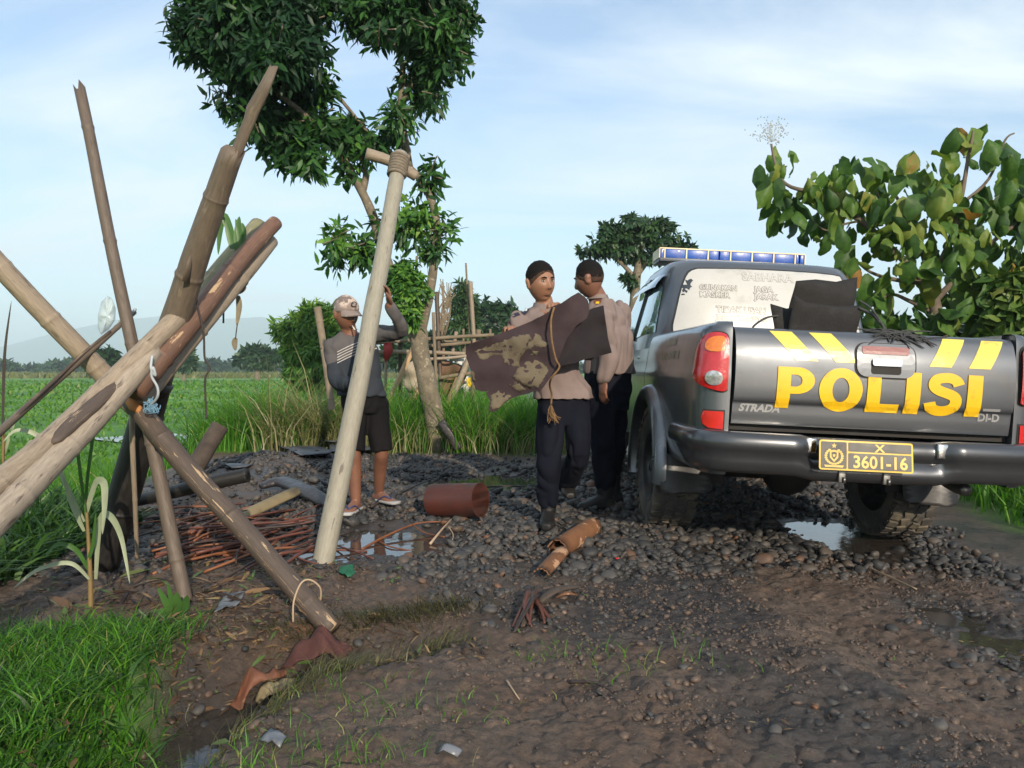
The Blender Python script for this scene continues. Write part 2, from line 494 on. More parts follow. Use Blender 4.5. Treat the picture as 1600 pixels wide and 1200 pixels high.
def axis(lo, a, b, hi, st, g=1.22):
    c = list(np.arange(a, b, st)); s = st; x = a
    left = []
    while x > lo: s *= g; x -= s; left.append(x)
    s = st; x = c[-1]; right = []
    while x < hi: s *= g; x += s; right.append(x)
    return np.array(left[::-1] + c + right)
gx = np.unique(np.concatenate([axis(-9000, -3.6, 4.6, 9000, .030), np.arange(-2.3, 2.3, .0128)]))
gy = np.concatenate([axis(-400, 1.5, 7.0, 7.1, .026), np.arange(1.75, 4.5, .0125), np.arange(7.15, 14, .06), axis(14, 14.1, 14.3, 12000, .08, 1.16)[3:]])
gy = np.unique(gy); gy = gy[np.concatenate([[True], np.diff(gy) > .004])]; gx = gx[np.concatenate([[True], np.diff(gx) > .004])]
XX, YY = np.meshgrid(gx, gy)
ZZ = G(XX, YY)
V = np.stack([XX.ravel(), YY.ravel(), ZZ.ravel()], 1)
nx_, ny_ = len(gx), len(gy)
ii = np.arange(nx_ - 1)[None, :] + (np.arange(ny_ - 1) * nx_)[:, None]
FA = np.stack([ii, ii + 1, ii + nx_ + 1, ii + nx_], -1).reshape(-1, 4)

m, nt, bs, out = newmat('ground')
ga = nd(nt, 'ShaderNodeAttribute', attribute_name='grass'); wa = nd(nt, 'ShaderNodeAttribute', attribute_name='wet'); va = nd(nt, 'ShaderNodeAttribute', attribute_name='grav')
v = coords(nt, 'Object', (1, 1, 1))
na = nd(nt, 'ShaderNodeTexNoise', Scale=1.7, Detail=8.0, Roughness=.62); nt.links.new(v, na.inputs['Vector'])
nb = nd(nt, 'ShaderNodeTexNoise', Scale=30.0, Detail=9.0, Roughness=.78); nt.links.new(v, nb.inputs['Vector'])
mud = ramp(nt, na.outputs['Fac'], [(.30, (.060, .042, .031)), (.44, (.125, .083, .058)), (.53, (.105, .078, .060)), (.62, (.17, .118, .084)), (.74, (.11, .088, .070))])
fine = ramp(nt, nb.outputs['Fac'], [(.36, (.35, .33, .31)), (.5, (.95, .95, .95)), (.64, (1.6, 1.5, 1.42))])
mm = nd(nt, 'ShaderNodeMix', data_type='RGBA', blend_type='MULTIPLY'); mm.inputs[0].default_value = .75
nt.links.new(mud, mm.inputs[6]); nt.links.new(fine, mm.inputs[7])
wetc = nd(nt, 'ShaderNodeMix', data_type='RGBA'); nt.links.new(wa.outputs['Fac'], wetc.inputs[0]); nt.links.new(mm.outputs[2], wetc.inputs[6]); wetc.inputs[7].default_value = (.052, .046, .044, 1)
vor = nd(nt, 'ShaderNodeTexVoronoi', Scale=24.0); nt.links.new(v, vor.inputs['Vector'])
gcol = ramp(nt, vor.outputs['Distance'], [(.1, (.075, .068, .062)), (.6, (.022, .019, .017))])
gm = nd(nt, 'ShaderNodeMix', data_type='RGBA'); nt.links.new(va.outputs['Fac'], gm.inputs[0]); nt.links.new(wetc.outputs[2], gm.inputs[6]); nt.links.new(gcol, gm.inputs[7])
nf = nd(nt, 'ShaderNodeTexNoise', Scale=.35, Detail=9.0, Roughness=.62); nt.links.new(v, nf.inputs['Vector'])
ng = nd(nt, 'ShaderNodeTexNoise', Scale=.035, Detail=6.0, Roughness=.6); nt.links.new(coords(nt, 'Object', (.5, 1.3, 1)), ng.inputs['Vector'])
gr = ramp(nt, nf.outputs['Fac'], [(.3, (.035, .095, .014)), (.48, (.075, .21, .022)), (.62, (.135, .29, .034)), (.78, (.20, .23, .06))])
gr2 = ramp(nt, ng.outputs['Fac'], [(.35, (.6, .75, .6)), (.5, (1, 1, 1)), (.66, (1.5, 1.15, .95))])
gg = nd(nt, 'ShaderNodeMix', data_type='RGBA', blend_type='MULTIPLY'); gg.inputs[0].default_value = .9; nt.links.new(gr, gg.inputs[6]); nt.links.new(gr2, gg.inputs[7])
fm = nd(nt, 'ShaderNodeMix', data_type='RGBA'); nt.links.new(ga.outputs['Fac'], fm.inputs[0]); nt.links.new(gm.outputs[2], fm.inputs[6]); nt.links.new(gg.outputs[2], fm.inputs[7])
nt.links.new(fm.outputs[2], bs.inputs['Base Color'])
rr = nd(nt, 'ShaderNodeMapRange'); nt.links.new(wa.outputs['Fac'], rr.inputs['Value']); rr.inputs['To Min'].default_value = .62; rr.inputs['To Max'].default_value = .22
rm = nd(nt, 'ShaderNodeMath', operation='MAXIMUM'); nt.links.new(rr.outputs[0], rm.inputs[0])
rg = nd(nt, 'ShaderNodeMath', operation='MULTIPLY'); nt.links.new(ga.outputs['Fac'], rg.inputs[0]); rg.inputs[1].default_value = .85; nt.links.new(rg.outputs[0], rm.inputs[1])
nt.links.new(rm.outputs[0], bs.inputs['Roughness'])
ba = nd(nt, 'ShaderNodeTexNoise', Scale=16.0, Detail=12.0, Roughness=.78); nt.links.new(v, ba.inputs['Vector'])
b = nd(nt, 'ShaderNodeBump', Strength=.9, Distance=.03); nt.links.new(ba.outputs['Fac'], b.inputs['Height']); nt.links.new(b.outputs[0], bs.inputs['Normal'])

ground = npmesh('ground', V, FA, 'ground', smooth=True, origin=(0, 0, 0))
gatt = grass_m(XX, YY).ravel()
wn_ = fbm(XX * 1.1, YY * 1.1, 71, 4)
wet = sst(.50, .66, wn_)
for (cx, cy, rx, ry, d, lv, _) in PUDS:
    q = ((XX - cx) / (rx * 1.35)) ** 2 + ((YY - cy) / (ry * 1.35)) ** 2
    wet = np.maximum(wet, np.exp(-q * q))
wet = np.maximum(wet, .75 * np.exp(-(ditch_d(XX, YY) / .22) ** 2) * sst(3.3, 2.9, YY))
wet = np.maximum(wet, .55 * sst(2.4, 3.2, XX) * sst(2.4, 3.6, YY) * sst(.35, .6, wn_))
wet = np.maximum(wet, .6 * sst(3.6, 4.4, YY) * sst(-1.6, -1.0, XX) * sst(0.6, 0.0, XX))
for nm, arr in (('grass', gatt), ('wet', (wet * (1 - grass_m(XX, YY))).ravel()), ('grav', np.clip(gravel_d(XX, YY) * 1.1, 0, .92).ravel())):
    at = ground.data.attributes.new(nm, 'FLOAT', 'POINT'); at.data.foreach_set('value', arr.astype(np.float32))
tag(ground, kind='structure')

# water
m, nt, bs, out = newmat('puddle_water')
bs.inputs['Base Color'].default_value = (.045, .038, .032, 1); bs.inputs['Roughness'].default_value = .05; bs.inputs['Specular IOR Level'].default_value = .6
nn = nd(nt, 'ShaderNodeTexNoise', Scale=7.0, Detail=3.0); nt.links.new(coords(nt, 'Object', (1, 1, 1)), nn.inputs['Vector'])
b = nd(nt, 'ShaderNodeBump', Strength=.12, Distance=.01); nt.links.new(nn.outputs['Fac'], b.inputs['Height']); nt.links.new(b.outputs[0], bs.inputs['Normal'])
for (cx, cy, rx, ry, d, lv, lab) in PUDS:
    mb = MB(); n = 40
    vs = [(cx, cy, lv)] + [(cx + 1.25 * rx * math.cos(2 * math.pi * k / n) * (1 + .12 * math.sin(k * 1.7)), cy + 1.25 * ry * math.sin(2 * math.pi * k / n) * (1 + .1 * math.cos(k * 2.3)), lv) for k in range(n)]
    mb.add(vs, [(0, 1 + k, 1 + (k + 1) % n) for k in range(n)])
    tag(mb.build('puddle', 'puddle_water', smooth=False), lab, kind='structure')
mb = MB(); vs = []
for (x, y) in [(-3.6, 14.5), (-2.6, 15.2), (-3.0, 17.5), (-5.5, 19), (-8, 18.5), (-9.5, 17), (-7.5, 15.6), (-5.2, 15.2)]: vs.append((x, y, -.485))
mb.add(vs, [tuple(range(len(vs)))]); tag(mb.build('field_water', 'puddle_water', smooth=False), kind='structure')

# ------------------------------------------------------------ mountain (fades through the haze)
simple('mountain', (.05, .075, .05), (.075, .085, .06), rough=.95, scale=.007, bump=0)
def ridge(px):
    pts = [(-2600, 590), (-1400, 572), (-700, 566), (-200, 560), (0, 548), (60, 532), (120, 515), (185, 503), (250, 497), (330, 495), (420, 499), (500, 512), (560, 530), (640, 548), (760, 566), (1000, 574), (2200, 590)]
    xs_, ys_ = zip(*pts); return np.interp(px, xs_, ys_)
def mfn(u, w):
    d = 3200 + 900 * (w - .5) * 2
    h = (578 - ridge(u)) / F * 3200
    prof = math.exp(-((w - .5) / .2) ** 2)
    nz = float(fbm(np.array([u * .012]), np.array([w * 6.0]), 91, 4)[0])
    return Vector(((u - 800) / F * 3200, d, -2 + h * prof * (.88 + .24 * nz * (1 - abs(w - .5)))))
mb = MB(); mb.grid(mfn, np.linspace(-2600, 2200, 130), np.linspace(0, 1, 22))
tag(mb.build('mountain', 'mountain'), kind='structure')

# ------------------------------------------------------------ stones
STONE_STOPS = [(0, (.026, .027, .029)), (.35, (.050, .050, .051)), (.62, (.085, .080, .076)), (.84, (.10, .078, .062)), (.95, (.16, .075, .042)), (1, (.26, .24, .21))]
m, nt, bs, out = newmat('stone')
a = nd(nt, 'ShaderNodeAttribute', attribute_name='rnd')
oi = nd(nt, 'ShaderNodeObjectInfo'); ad = nd(nt, 'ShaderNodeMath', operation='ADD'); nt.links.new(a.outputs['Fac'], ad.inputs[0])
ml = nd(nt, 'ShaderNodeMath', operation='MULTIPLY'); nt.links.new(oi.outputs['Random'], ml.inputs[0]); ml.inputs[1].default_value = .9
isz = nd(nt, 'ShaderNodeMath', operation='LESS_THAN'); nt.links.new(a.outputs['Fac'], isz.inputs[0]); isz.inputs[1].default_value = .0005
ml2 = nd(nt, 'ShaderNodeMath', operation='MULTIPLY'); nt.links.new(ml.outputs[0], ml2.inputs[0]); nt.links.new(isz.outputs[0], ml2.inputs[1]); nt.links.new(ml2.outputs[0], ad.inputs[1])
scol = ramp(nt, ad.outputs[0], STONE_STOPS)
nn = nd(nt, 'ShaderNodeTexNoise', Scale=38.0, Detail=6.0, Roughness=.65); nt.links.new(coords(nt, 'Object', (1, 1, 1)), nn.inputs['Vector'])
sc2 = ramp(nt, nn.outputs['Fac'], [(.3, (.55, .53, .5)), (.6, (1.05, 1.03, 1))])
mm = nd(nt, 'ShaderNodeMix', data_type='RGBA', blend_type='MULTIPLY'); mm.inputs[0].default_value = .8; nt.links.new(scol, mm.inputs[6]); nt.links.new(sc2, mm.inputs[7])
nt.links.new(mm.outputs[2], bs.inputs['Base Color']); bs.inputs['Roughness'].default_value = .55; bs.inputs['Specular IOR Level'].default_value = .35
b = nd(nt, 'ShaderNodeBump', Strength=.3, Distance=.004); nt.links.new(nn.outputs['Fac'], b.inputs['Height']); nt.links.new(b.outputs[0], bs.inputs['Normal'])
def ico(sub):
    bm = bmesh.new(); bmesh.ops.create_icosphere(bm, subdivisions=sub, radius=1)
    bm.verts.ensure_lookup_table(); bm.verts.index_update()
    v = np.array([v.co[:] for v in bm.verts]); f = np.array([[q.index for q in p.verts] for p in bm.faces]); bm.free()
    return v, f
def stone_shapes(sub, n, seed):
    v, f = ico(sub); out = []
    r = np.random.default_rng(seed)
    for k in range(n):
        w = v.copy()
        for _ in range(5):
            d = r.normal(size=3); d /= np.linalg.norm(d); lim = r.uniform(.50 if k % 2 else .66, .92)
            h = w @ d; w = w - np.outer(np.maximum(h - lim, 0) * .8, d)
        w *= r.uniform([.85, .65, .45], [1.15, 1.0, .75])
        out.append(w)
    return out, f
def scatter(n, x0, x1, y0, y1, dens, seed):
    r = np.random.default_rng(seed); u = r.random(n)
    y = y0 + (y1 - y0) * u; x = x0 + (x1 - x0) * r.random(n)
    k = r.random(n) < dens(x, y)
    return x[k], y[k]
def stones_mesh(x, y, s, sub, seed, sink=.25):
    shapes, f = stone_shapes(sub, 12, seed); r = np.random.default_rng(seed + 1); n = len(x)
    sh = np.stack(shapes)[r.integers(0, 12, n)] * s[:, None, None]
    a = r.uniform(0, 2 * np.pi, n); ca, sa = np.cos(a), np.sin(a); tl = r.normal(0, .25, (n, 2))
    X = sh[:, :, 0] * ca[:, None] - sh[:, :, 1] * sa[:, None]; Yv = sh[:, :, 0] * sa[:, None] + sh[:, :, 1] * ca[:, None]
    Z = sh[:, :, 2] + X * tl[:, :1] + Yv * tl[:, 1:]
    z = G(x, y)
    V = np.stack([X + x[:, None], Yv + y[:, None], Z + (z + s * (np.where(y < 4.3, .28, .6) - sink * 2 * r.random(n)))[:, None]], -1).reshape(-1, 3)
    k = sh.shape[1]; FA = (f[None] + (np.arange(n) * k)[:, None, None]).reshape(-1, 3)
    rnd = np.repeat(np.clip(r.beta(1.6, 2.2, n), .002, 1), k)
    return V, FA, rnd
def notin(x, y):
    k = np.ones(len(x), bool)
    for (cx, cy, rx, ry, d, lv, _) in PUDS[:4]:
        k &= (((x - cx) / rx) ** 2 + ((y - cy) / ry) ** 2) > (.55 * RNG.random(len(x)) + .25) * (2.6 if cy == 4.72 else 1)
    return k
x, y = scatter(66000, -3.1, 3.4, 1.8, 9.6, gravel_d, 5)
k = notin(x, y); x, y = x[k], y[k]
s = np.clip(RNG.lognormal(math.log(.0175), .46, len(x)), .006, .055)
s = np.where(y < 3.9, s * .66, s)
vis = (np.abs(x) < (y + .6) * .68)
x, y, s = x[vis], y[vis], s[vis]
size = s / y
order = np.argsort(-size)
big = order[:290]; rest = order[290:]
shapes, f = stone_shapes(2, 8, 77); protos = []
for kk, w in enumerate(shapes):
    me = bpy.data.meshes.new('stone'); me.from_pydata([tuple(p) for p in w], [], [tuple(q) for q in f]); me.materials.append(MATS['stone'])
    me.polygons.foreach_set('use_smooth', np.ones(len(f), bool)); protos.append(me)
for j in big:
    o = bpy.data.objects.new('stone', protos[random.randrange(8)]); COL.objects.link(o)
    o.location = (x[j], y[j], gz(x[j], y[j]) + s[j] * (.02 if y[j] < 4.3 else .2)); o.scale = (s[j],) * 3
    o.rotation_euler = (random.gauss(0, .25), random.gauss(0, .25), random.uniform(0, 6.28))
    tag(o, 'rounded loose stone, among the larger ones of the gravel on the muddy road', 'stone', 'larger loose stones of the gravel')
nearm = y[rest] < 5.4
V, FA, rnd = stones_mesh(x[rest][nearm], y[rest][nearm], s[rest][nearm], 2, 9)
tag(npmesh('gravel', V, FA, 'stone', smooth=True, rnd=rnd), kind='stuff')
V, FA, rnd = stones_mesh(x[rest][~nearm], y[rest][~nearm], s[rest][~nearm] * 1.12, 1, 19)
tag(npmesh('gravel', V, FA, 'stone', smooth=True, rnd=rnd), kind='stuff')
def crumb_d(x, y): return np.clip(.55 * sst(.42, .60, fbm(x * 2.2, y * 2.2, 81, 3)) * sst(.35, .6, fbm(x * 7, y * 7, 83, 2)) + .06, 0, 1) * (1 - grass_m(x, y)) * (ditch_d(x, y) > .1)
x, y = scatter(52000, -1.6, 2.6, 1.7, 4.6, crumb_d, 15)
k = notin(x, y) & (np.abs(x) < (y + .4) * .68); x, y = x[k], y[k]
s = np.clip(RNG.lognormal(math.log(.0055), .6, len(x)), .0025, .024)
V, FA, rnd = stones_mesh(x, y, s, 1, 29, .35)
m2 = simple('mud_clod', (.105, .072, .052), (.060, .043, .033), rough=.6, scale=14, bump=.4)
tag(npmesh('mud_crumbs', V, FA, 'mud_clod', smooth=True, rnd=rnd), kind='stuff')

# ------------------------------------------------------------ grass
def leaf_batch(B, D, N, L, W, seed, droop=.25, rnd=None, stations=(0, .3, .65, 1), widths=(.1, 1, .8, .03), fold=.18):
    """many leaves at once: base, direction, face normal, length, half width"""
    r = np.random.default_rng(seed); n = len(B)
    D = D / np.linalg.norm(D, axis=1, keepdims=True); S_ = np.cross(D, N); S_ /= np.linalg.norm(S_, axis=1, keepdims=True) + 1e-9; Nn = np.cross(S_, D)
    t = np.array(stations); w = np.array(widths); ns = len(t)
    C = B[:, None] + D[:, None] * (L[:, None] * t)[..., None] - Nn[:, None] * (L[:, None] * droop * t ** 2)[..., None] * np.sign(Nn[:, 2:3] + 1e-6)[:, None]
    ww = W[:, None] * w
    Lf = C - S_[:, None] * ww[..., None] + Nn[:, None] * (ww * fold)[..., None]; Rt = C + S_[:, None] * ww[..., None] + Nn[:, None] * (ww * fold)[..., None]
    V = np.stack([Lf, C, Rt], 2).reshape(-1, 3)
    b0 = (np.arange(n) * ns * 3)[:, None] + (np.arange(ns - 1) * 3)[None]
    FA = np.concatenate([np.stack([b0, b0 + 1, b0 + 4, b0 + 3], -1).reshape(-1, 4), np.stack([b0 + 1, b0 + 2, b0 + 5, b0 + 4], -1).reshape(-1, 4)])
    rnd = r.random(n) if rnd is None else rnd
    return V, FA, np.repeat(rnd, ns * 3)
GRASS = [(0, (.030, .100, .010)), (.4, (.060, .200, .014)), (.75, (.110, .29, .022)), (.92, (.19, .31, .05)), (1, (.33, .31, .13))]
leafmat('grass_blade', GRASS, trans=.4)
leafmat('dry_grass_blade', [(0, (.09, .10, .035)), (.4, (.19, .20, .075)), (.75, (.34, .31, .17)), (1, (.48, .44, .30))], trans=.35)
leafmat('straw_blade', [(0, (.035, .032, .014)), (.4, (.085, .075, .028)), (.75, (.10, .13, .03)), (1, (.22, .19, .08))], trans=.2)
leafmat('broad_weed', [(0, (.018, .055, .012)), (.5, (.035, .10, .02)), (1, (.085, .17, .035))], trans=.3)
def blades(x, y, h, w, bend, seed, z=None, ns=4, lean=None, droop=1.0):
    r = np.random.default_rng(seed); n = len(x)
    z = G(x, y) if z is None else z
    a = r.uniform(0, 2 * np.pi, n) if lean is None else lean + r.normal(0, .7, n)
    bd = bend * r.uniform(.3, 1.3, n)
    t = np.linspace(0, 1, ns)
    out_ = h[:, None] * (bd[:, None] * t ** 2)
    up = h[:, None] * (t - droop * .45 * bd[:, None] * t ** 2.2)
    cx = x[:, None] + np.cos(a)[:, None] * out_; cy = y[:, None] + np.sin(a)[:, None] * out_; cz = z[:, None] + up - .01
    f_ = r.uniform(0, np.pi, n); px_, py_ = np.cos(f_), np.sin(f_)
    wid = w[:, None] * (1 - t ** 1.6 * .96)
    L = np.stack([cx - px_[:, None] * wid, cy - py_[:, None] * wid, cz], -1); Rr = np.stack([cx + px_[:, None] * wid, cy + py_[:, None] * wid, cz], -1)
    V = np.stack([L, Rr], 2).reshape(-1, 3)
    b0 = (np.arange(n) * ns * 2)[:, None] + (np.arange(ns - 1) * 2)[None]
    FA = np.stack([b0, b0 + 1, b0 + 3, b0 + 2], -1).reshape(-1, 4)
    rnd = np.repeat(np.clip(r.normal(.45, .25, n), 0, 1), ns * 2)
    return V, FA, rnd
def grass_patch(name, mat, n, box, dens, h, w, bend, seed, label=None, **kw):
    x, y = scatter(n, *box, dens, seed); r = np.random.default_rng(seed + 100)
    hh = h * np.clip(r.normal(1, .3, len(x)), .35, 1.8) * (0.7 + .6 * fbm(x * 1.5, y * 1.5, seed, 2))
    ww = w * r.uniform(.6, 1.3, len(x))
    V, FA, rnd = blades(x, y, hh, ww, bend, seed + 200, **kw)
    o = npmesh(name, V, FA, mat, rnd=rnd, smooth=True); tag(o, label, kind='stuff'); return o
def d_clump(x, y): return sst(-1.10, -1.40, x + .25 * (y - 2.5) + .25 * (fbm(x * 3, y * 3, 61, 2) - .5)) * sst(3.18, 2.72, y + .7 * (fbm(x * 2.4, y * 2.4, 62, 2) - .5))
grass_patch('grass', 'grass_blade', 26000, (-2.6, -0.95, 1.7, 3.4), d_clump, .105, .0034, 1.0, 301, 'bright green grass in the lower left corner beside the ditch')
grass_patch('weeds', 'broad_weed', 5200, (-2.6, -1.0, 1.7, 3.3), d_clump, .11, .009, 1.0, 305)
grass_patch('dry_grass', 'straw_blade', 2600, (-2.6, -.9, 1.7, 3.5), lambda x, y: sst(-.95, -1.2, x + .25 * (y - 2.5)) * sst(3.5, 3.0, y), .10, .0022, 1.5, 307)
def d_left(x, y): return sst(-.1, .4, edge_x(y) - x) * sst(3.5, 4.2, y) * (y < 9)
grass_patch('weeds', 'broad_weed', 9000, (-4.6, -2.5, 3.4, 5.2), lambda x, y: sst(-2.35, -2.6, x + .3 * (fbm(x * 2, y * 2, 63, 2) - .5)), .26, .016, 1.0, 311, 'dark broad leaved weeds along the bank left of the bamboo frame')
grass_patch('grass', 'grass_blade', 12000, (-6.5, -2.6, 4.2, 10.5), lambda x, y: sst(.0, .5, edge_x(y) - x), .34, .006, .6, 321, 'light green grass on the bank between the gravel and the field')
grass_patch('grass', 'grass_blade', 26000, (-4.2, 1.0, 9.4, 12.5), lambda x, y: sst(9.55, 10.0, y + .5 * (fbm(x * 2, y * 2, 64, 2) - .5)) * sst(1.0, .5, x), .68, .008, .75, 331, 'tall green grass on the verge behind the men')
grass_patch('dry_grass', 'dry_grass_blade', 2000, (-3.6, -1.9, 9.3, 10.6), lambda x, y: sst(.35, .6, fbm(x * 1.5, y * 1.5, 65, 2)), .95, .009, 1.0, 341, 'pale dry arching grass tuft on the verge left of the man')
grass_patch('dry_grass', 'dry_grass_blade', 900, (-2.0, .8, 9.4, 10.2), lambda x, y: .6 + 0 * x, .55, .006, .9, 345)
grass_patch('grass', 'grass_blade', 15000, (3.6, 7.6, 5.2, 11), lambda x, y: sst(3.75, 4.2, x - .12 * (y - 7)), .40, .008, .8, 351, 'bright grass on the bank right of the pickup')
def field_d(x, y): return sst(14, 17, y) * np.maximum(sst(1, .2, x), sst(4, 5, x)) * (.35 + .65 * sst(.4, .6, fbm(x * .15, y * .3, 66, 3)))
r_ = np.random.default_rng(5); n_ = 42000
yy = 11.5 * (95 / 11.5) ** r_.random(n_); xx = (r_.random(n_) * 1.5 - .95) * yy
k = (field_d(xx, yy) > r_.random(n_)) & (xx < .3) | ((xx < edge_x(np.full(n_, 10.)) - .5) & (yy < 17) & (r_.random(n_) < .8)); xx, yy = xx[k], yy[k]
leafmat('field_leaf', [(0, (.038, .105, .012)), (.4, (.075, .205, .018)), (.75, (.13, .28, .03)), (.92, (.19, .28, .06)), (1, (.32, .30, .14))], trans=.4)
V, FA, rnd = blades(xx, yy, .09 + .0035 * yy * r_.uniform(.5, 1.2, len(xx)), .008 + .0014 * yy, .8, 361, ns=3)
tag(npmesh('field_plants', V, FA, 'field_leaf', rnd=rnd, smooth=True), 'low green plants covering the flat field', kind='stuff')
for (cx, cy, rx, ry, n, hh, sd) in [(.45, 2.75, .35, .2, 60, .085, 371), (.12, 2.9, .2, .12, 70, .06, 372), (-.25, 2.35, .28, .14, 80, .07, 373), (-.42, 2.05, .22, .13, 110, .07, 374), (-.7, 2.05, .14, .2, 120, .08, 375), (-.52, 2.42, .2, .22, 60, .08, 376)]:
    r = np.random.default_rng(sd); x = cx + rx * r.normal(0, .5, n); y = cy + ry * r.normal(0, .5, n)
    V, FA, rnd = blades(x, y, hh * r.uniform(.4, 1.3, n), .0017 * r.uniform(.6, 1.4, n), 1.0, sd)
    tag(npmesh('grass', V, FA, 'grass_blade', rnd=np.clip(rnd + .2, 0, 1), smooth=True), 'sparse grass tuft on the mud', kind='stuff')
# flattened straw along the right lip of the ditch
n = 1500; r = np.random.default_rng(401); t = r.random(n)
cx = np.interp(t, np.linspace(0, 1, 6), [-.98, -.86, -.74, -.62, -.42, -.25]); cy = np.interp(t, np.linspace(0, 1, 6), [1.95, 2.25, 2.5, 2.72, 2.9, 3.05])
x = cx + r.normal(0, .055, n); y = cy + r.normal(0, .05, n)
V, FA, rnd = blades(x, y, .085 * r.uniform(.4, 1.6, n), .0014 * r.uniform(.6, 1.5, n), 1.7, 402, lean=np.full(n, .75), droop=.9, z=G(x, y) + .02 * r.random(n))
tag(npmesh('straw', V, FA, 'straw_blade', rnd=rnd, smooth=True), 'flattened straw strip along the right lip of the ditch', kind='stuff')
n = 900; t = r.random(n)
cx = np.interp(t, [0, .35, .7, 1], [-.95, -.62, -.36, -.2]); cy = np.interp(t, [0, .35, .7, 1], [3.12, 3.22, 3.3, 3.45])
x = cx + r.normal(0, .06, n); y = cy + r.normal(0, .05, n)
V, FA, rnd = blades(x, y, .09 * r.uniform(.4, 1.6, n), .0018 * r.uniform(.6, 1.5, n), 1.6, 403, lean=np.full(n, -2.1), droop=1.3, z=G(x, y) + .02 * r.random(n))
tag(npmesh('straw', V, FA, 'straw_blade', rnd=np.clip(rnd * .6, 0, 1), smooth=True), 'brown matted roots and straw on the bank at the foot of the pole', kind='stuff')
# ------------------------------------------------------------ pickup truck (local x right, y forward, z up)
simple('car_paint', (.115, .122, .134), (.10, .108, .12), rough=.42, metal=.72, scale=2, bump=0, coat=.85, coat_r=.13, dirt=(.15, .13, .11), dscale=2.4, dlo=.55, dhi=.85, rvar=.10)
simple('satin_trim', (.16, .165, .175), rough=.35, metal=.7, scale=5, bump=.05, coat=.3)
simple('black_plastic', (.022, .022, .024), rough=.5, scale=12, bump=.12, dirt=(.09, .075, .06), dlo=.56, dhi=.75)
simple('rubber', (.052, .049, .046), (.085, .078, .07), rough=.8, scale=10, bump=.2, dirt=(.17, .145, .115), dscale=5, dlo=.46, dhi=.66)
simple('tread_mud', (.042, .039, .036), (.085, .072, .057), rough=.85, scale=9, bump=.5, dirt=(.15, .125, .085), dscale=6, dlo=.48, dhi=.6)
simple('under_dark', (.014, .013, .013), (.03, .026, .022), rough=.8, scale=8, bump=.2)
simple('bumper_paint', (.070, .074, .082), rough=.34, metal=.65, scale=3, bump=0, coat=.7, coat_r=.12, dirt=(.07, .06, .05), dlo=.58, dhi=.8, rvar=.06)
simple('decal_yellow', (.80, .48, .012), (.74, .43, .010), rough=.35, scale=5, bump=0, coat=.3, dirt=(.30, .19, .03), dscale=11, dlo=.60, dhi=.78)
simple('stripe_yellow', (.78, .62, .10), (.70, .54, .08), rough=.3, scale=5, bump=0, coat=.5, dirt=(.34, .28, .09), dscale=14, dlo=.58, dhi=.76)
simple('white_film', (.52, .51, .48), (.47, .46, .43), rough=.3, scale=4, bump=.03, coat=.4, dirt=(.36, .35, .32), dscale=3, dlo=.58, dhi=.72)
simple('film_print', (.22, .20, .18), rough=.4, bump=0)
simple('film_print_pale', (.42, .40, .37), rough=.4, bump=0)
simple('chrome', (.62, .62, .62), rough=.18, metal=1, bump=0, rvar=.05)
simple('badge_silver', (.36, .36, .36), rough=.4, metal=.3, bump=0)
simple('side_print', (.30, .27, .19), rough=.4, metal=.3, bump=0)
simple('lens_red', (.50, .012, .012), (.40, .008, .010), rough=.12, scale=60, bump=.35, bscale=90, coat=1)
simple('lens_red_plain', (.62, .015, .012), rough=.15, bump=.15, bscale=120, coat=.8)
simple('lens_amber', (.75, .20, .008), (.6, .13, .005), rough=.12, scale=60, bump=.4, bscale=110, coat=1)
simple('lens_clear', (.62, .62, .62), (.28, .28, .28), rough=.12, metal=.6, scale=55, bump=.5, bscale=70, coat=1)
simple('lens_faded', (.28, .10, .09), rough=.35, bump=.2, coat=.4)
simple('beacon_blue', (.006, .085, .42), (.004, .055, .30), rough=.35, scale=10, bump=.15, bscale=60, coat=.25)
simple('beacon_frame', (.72, .58, .34), rough=.4, bump=0)
simple('beacon_base', (.10, .11, .13), rough=.4, metal=.4, bump=0)
simple('plate_black', (.055, .052, .045), rough=.4, metal=.2, bump=.1, bscale=9, coat=.25, coat_r=.14)
simple('plate_gold', (.80, .52, .08), rough=.35, bump=0, coat=.6)
simple('plate_edge', (.78, .50, .03), rough=.3, bump=0, coat=.5)
simple('steel', (.30, .29, .27), rough=.35, metal=.9, bump=.1)
m, nt, bs, out = newmat('side_glass')
bs.inputs['Base Color'].default_value = (.30, .42, .46, 1); bs.inputs['Roughness'].default_value = .05; bs.inputs['Coat Weight'].default_value = 1; bs.inputs['Metallic'].default_value = .55
m, nt, bs, out = newmat('dark_glass')
bs.inputs['Base Color'].default_value = (.02, .025, .03, 1); bs.inputs['Roughness'].default_value = .05; bs.inputs['Coat Weight'].default_value = 1

TX, TY, TZ = 1.785, 3.75, -0.035
truck = empty('pickup_truck', (TX, TY, TZ), 'dark grey police pickup with yellow stripes and lettering on its tailgate', 'pickup truck')
truck.rotation_euler = (0, R(2.7), R(0.0))
def tp(mb, name, mat, parent=truck, **kw): return mb.build(name, mat, parent, local=True, **kw)

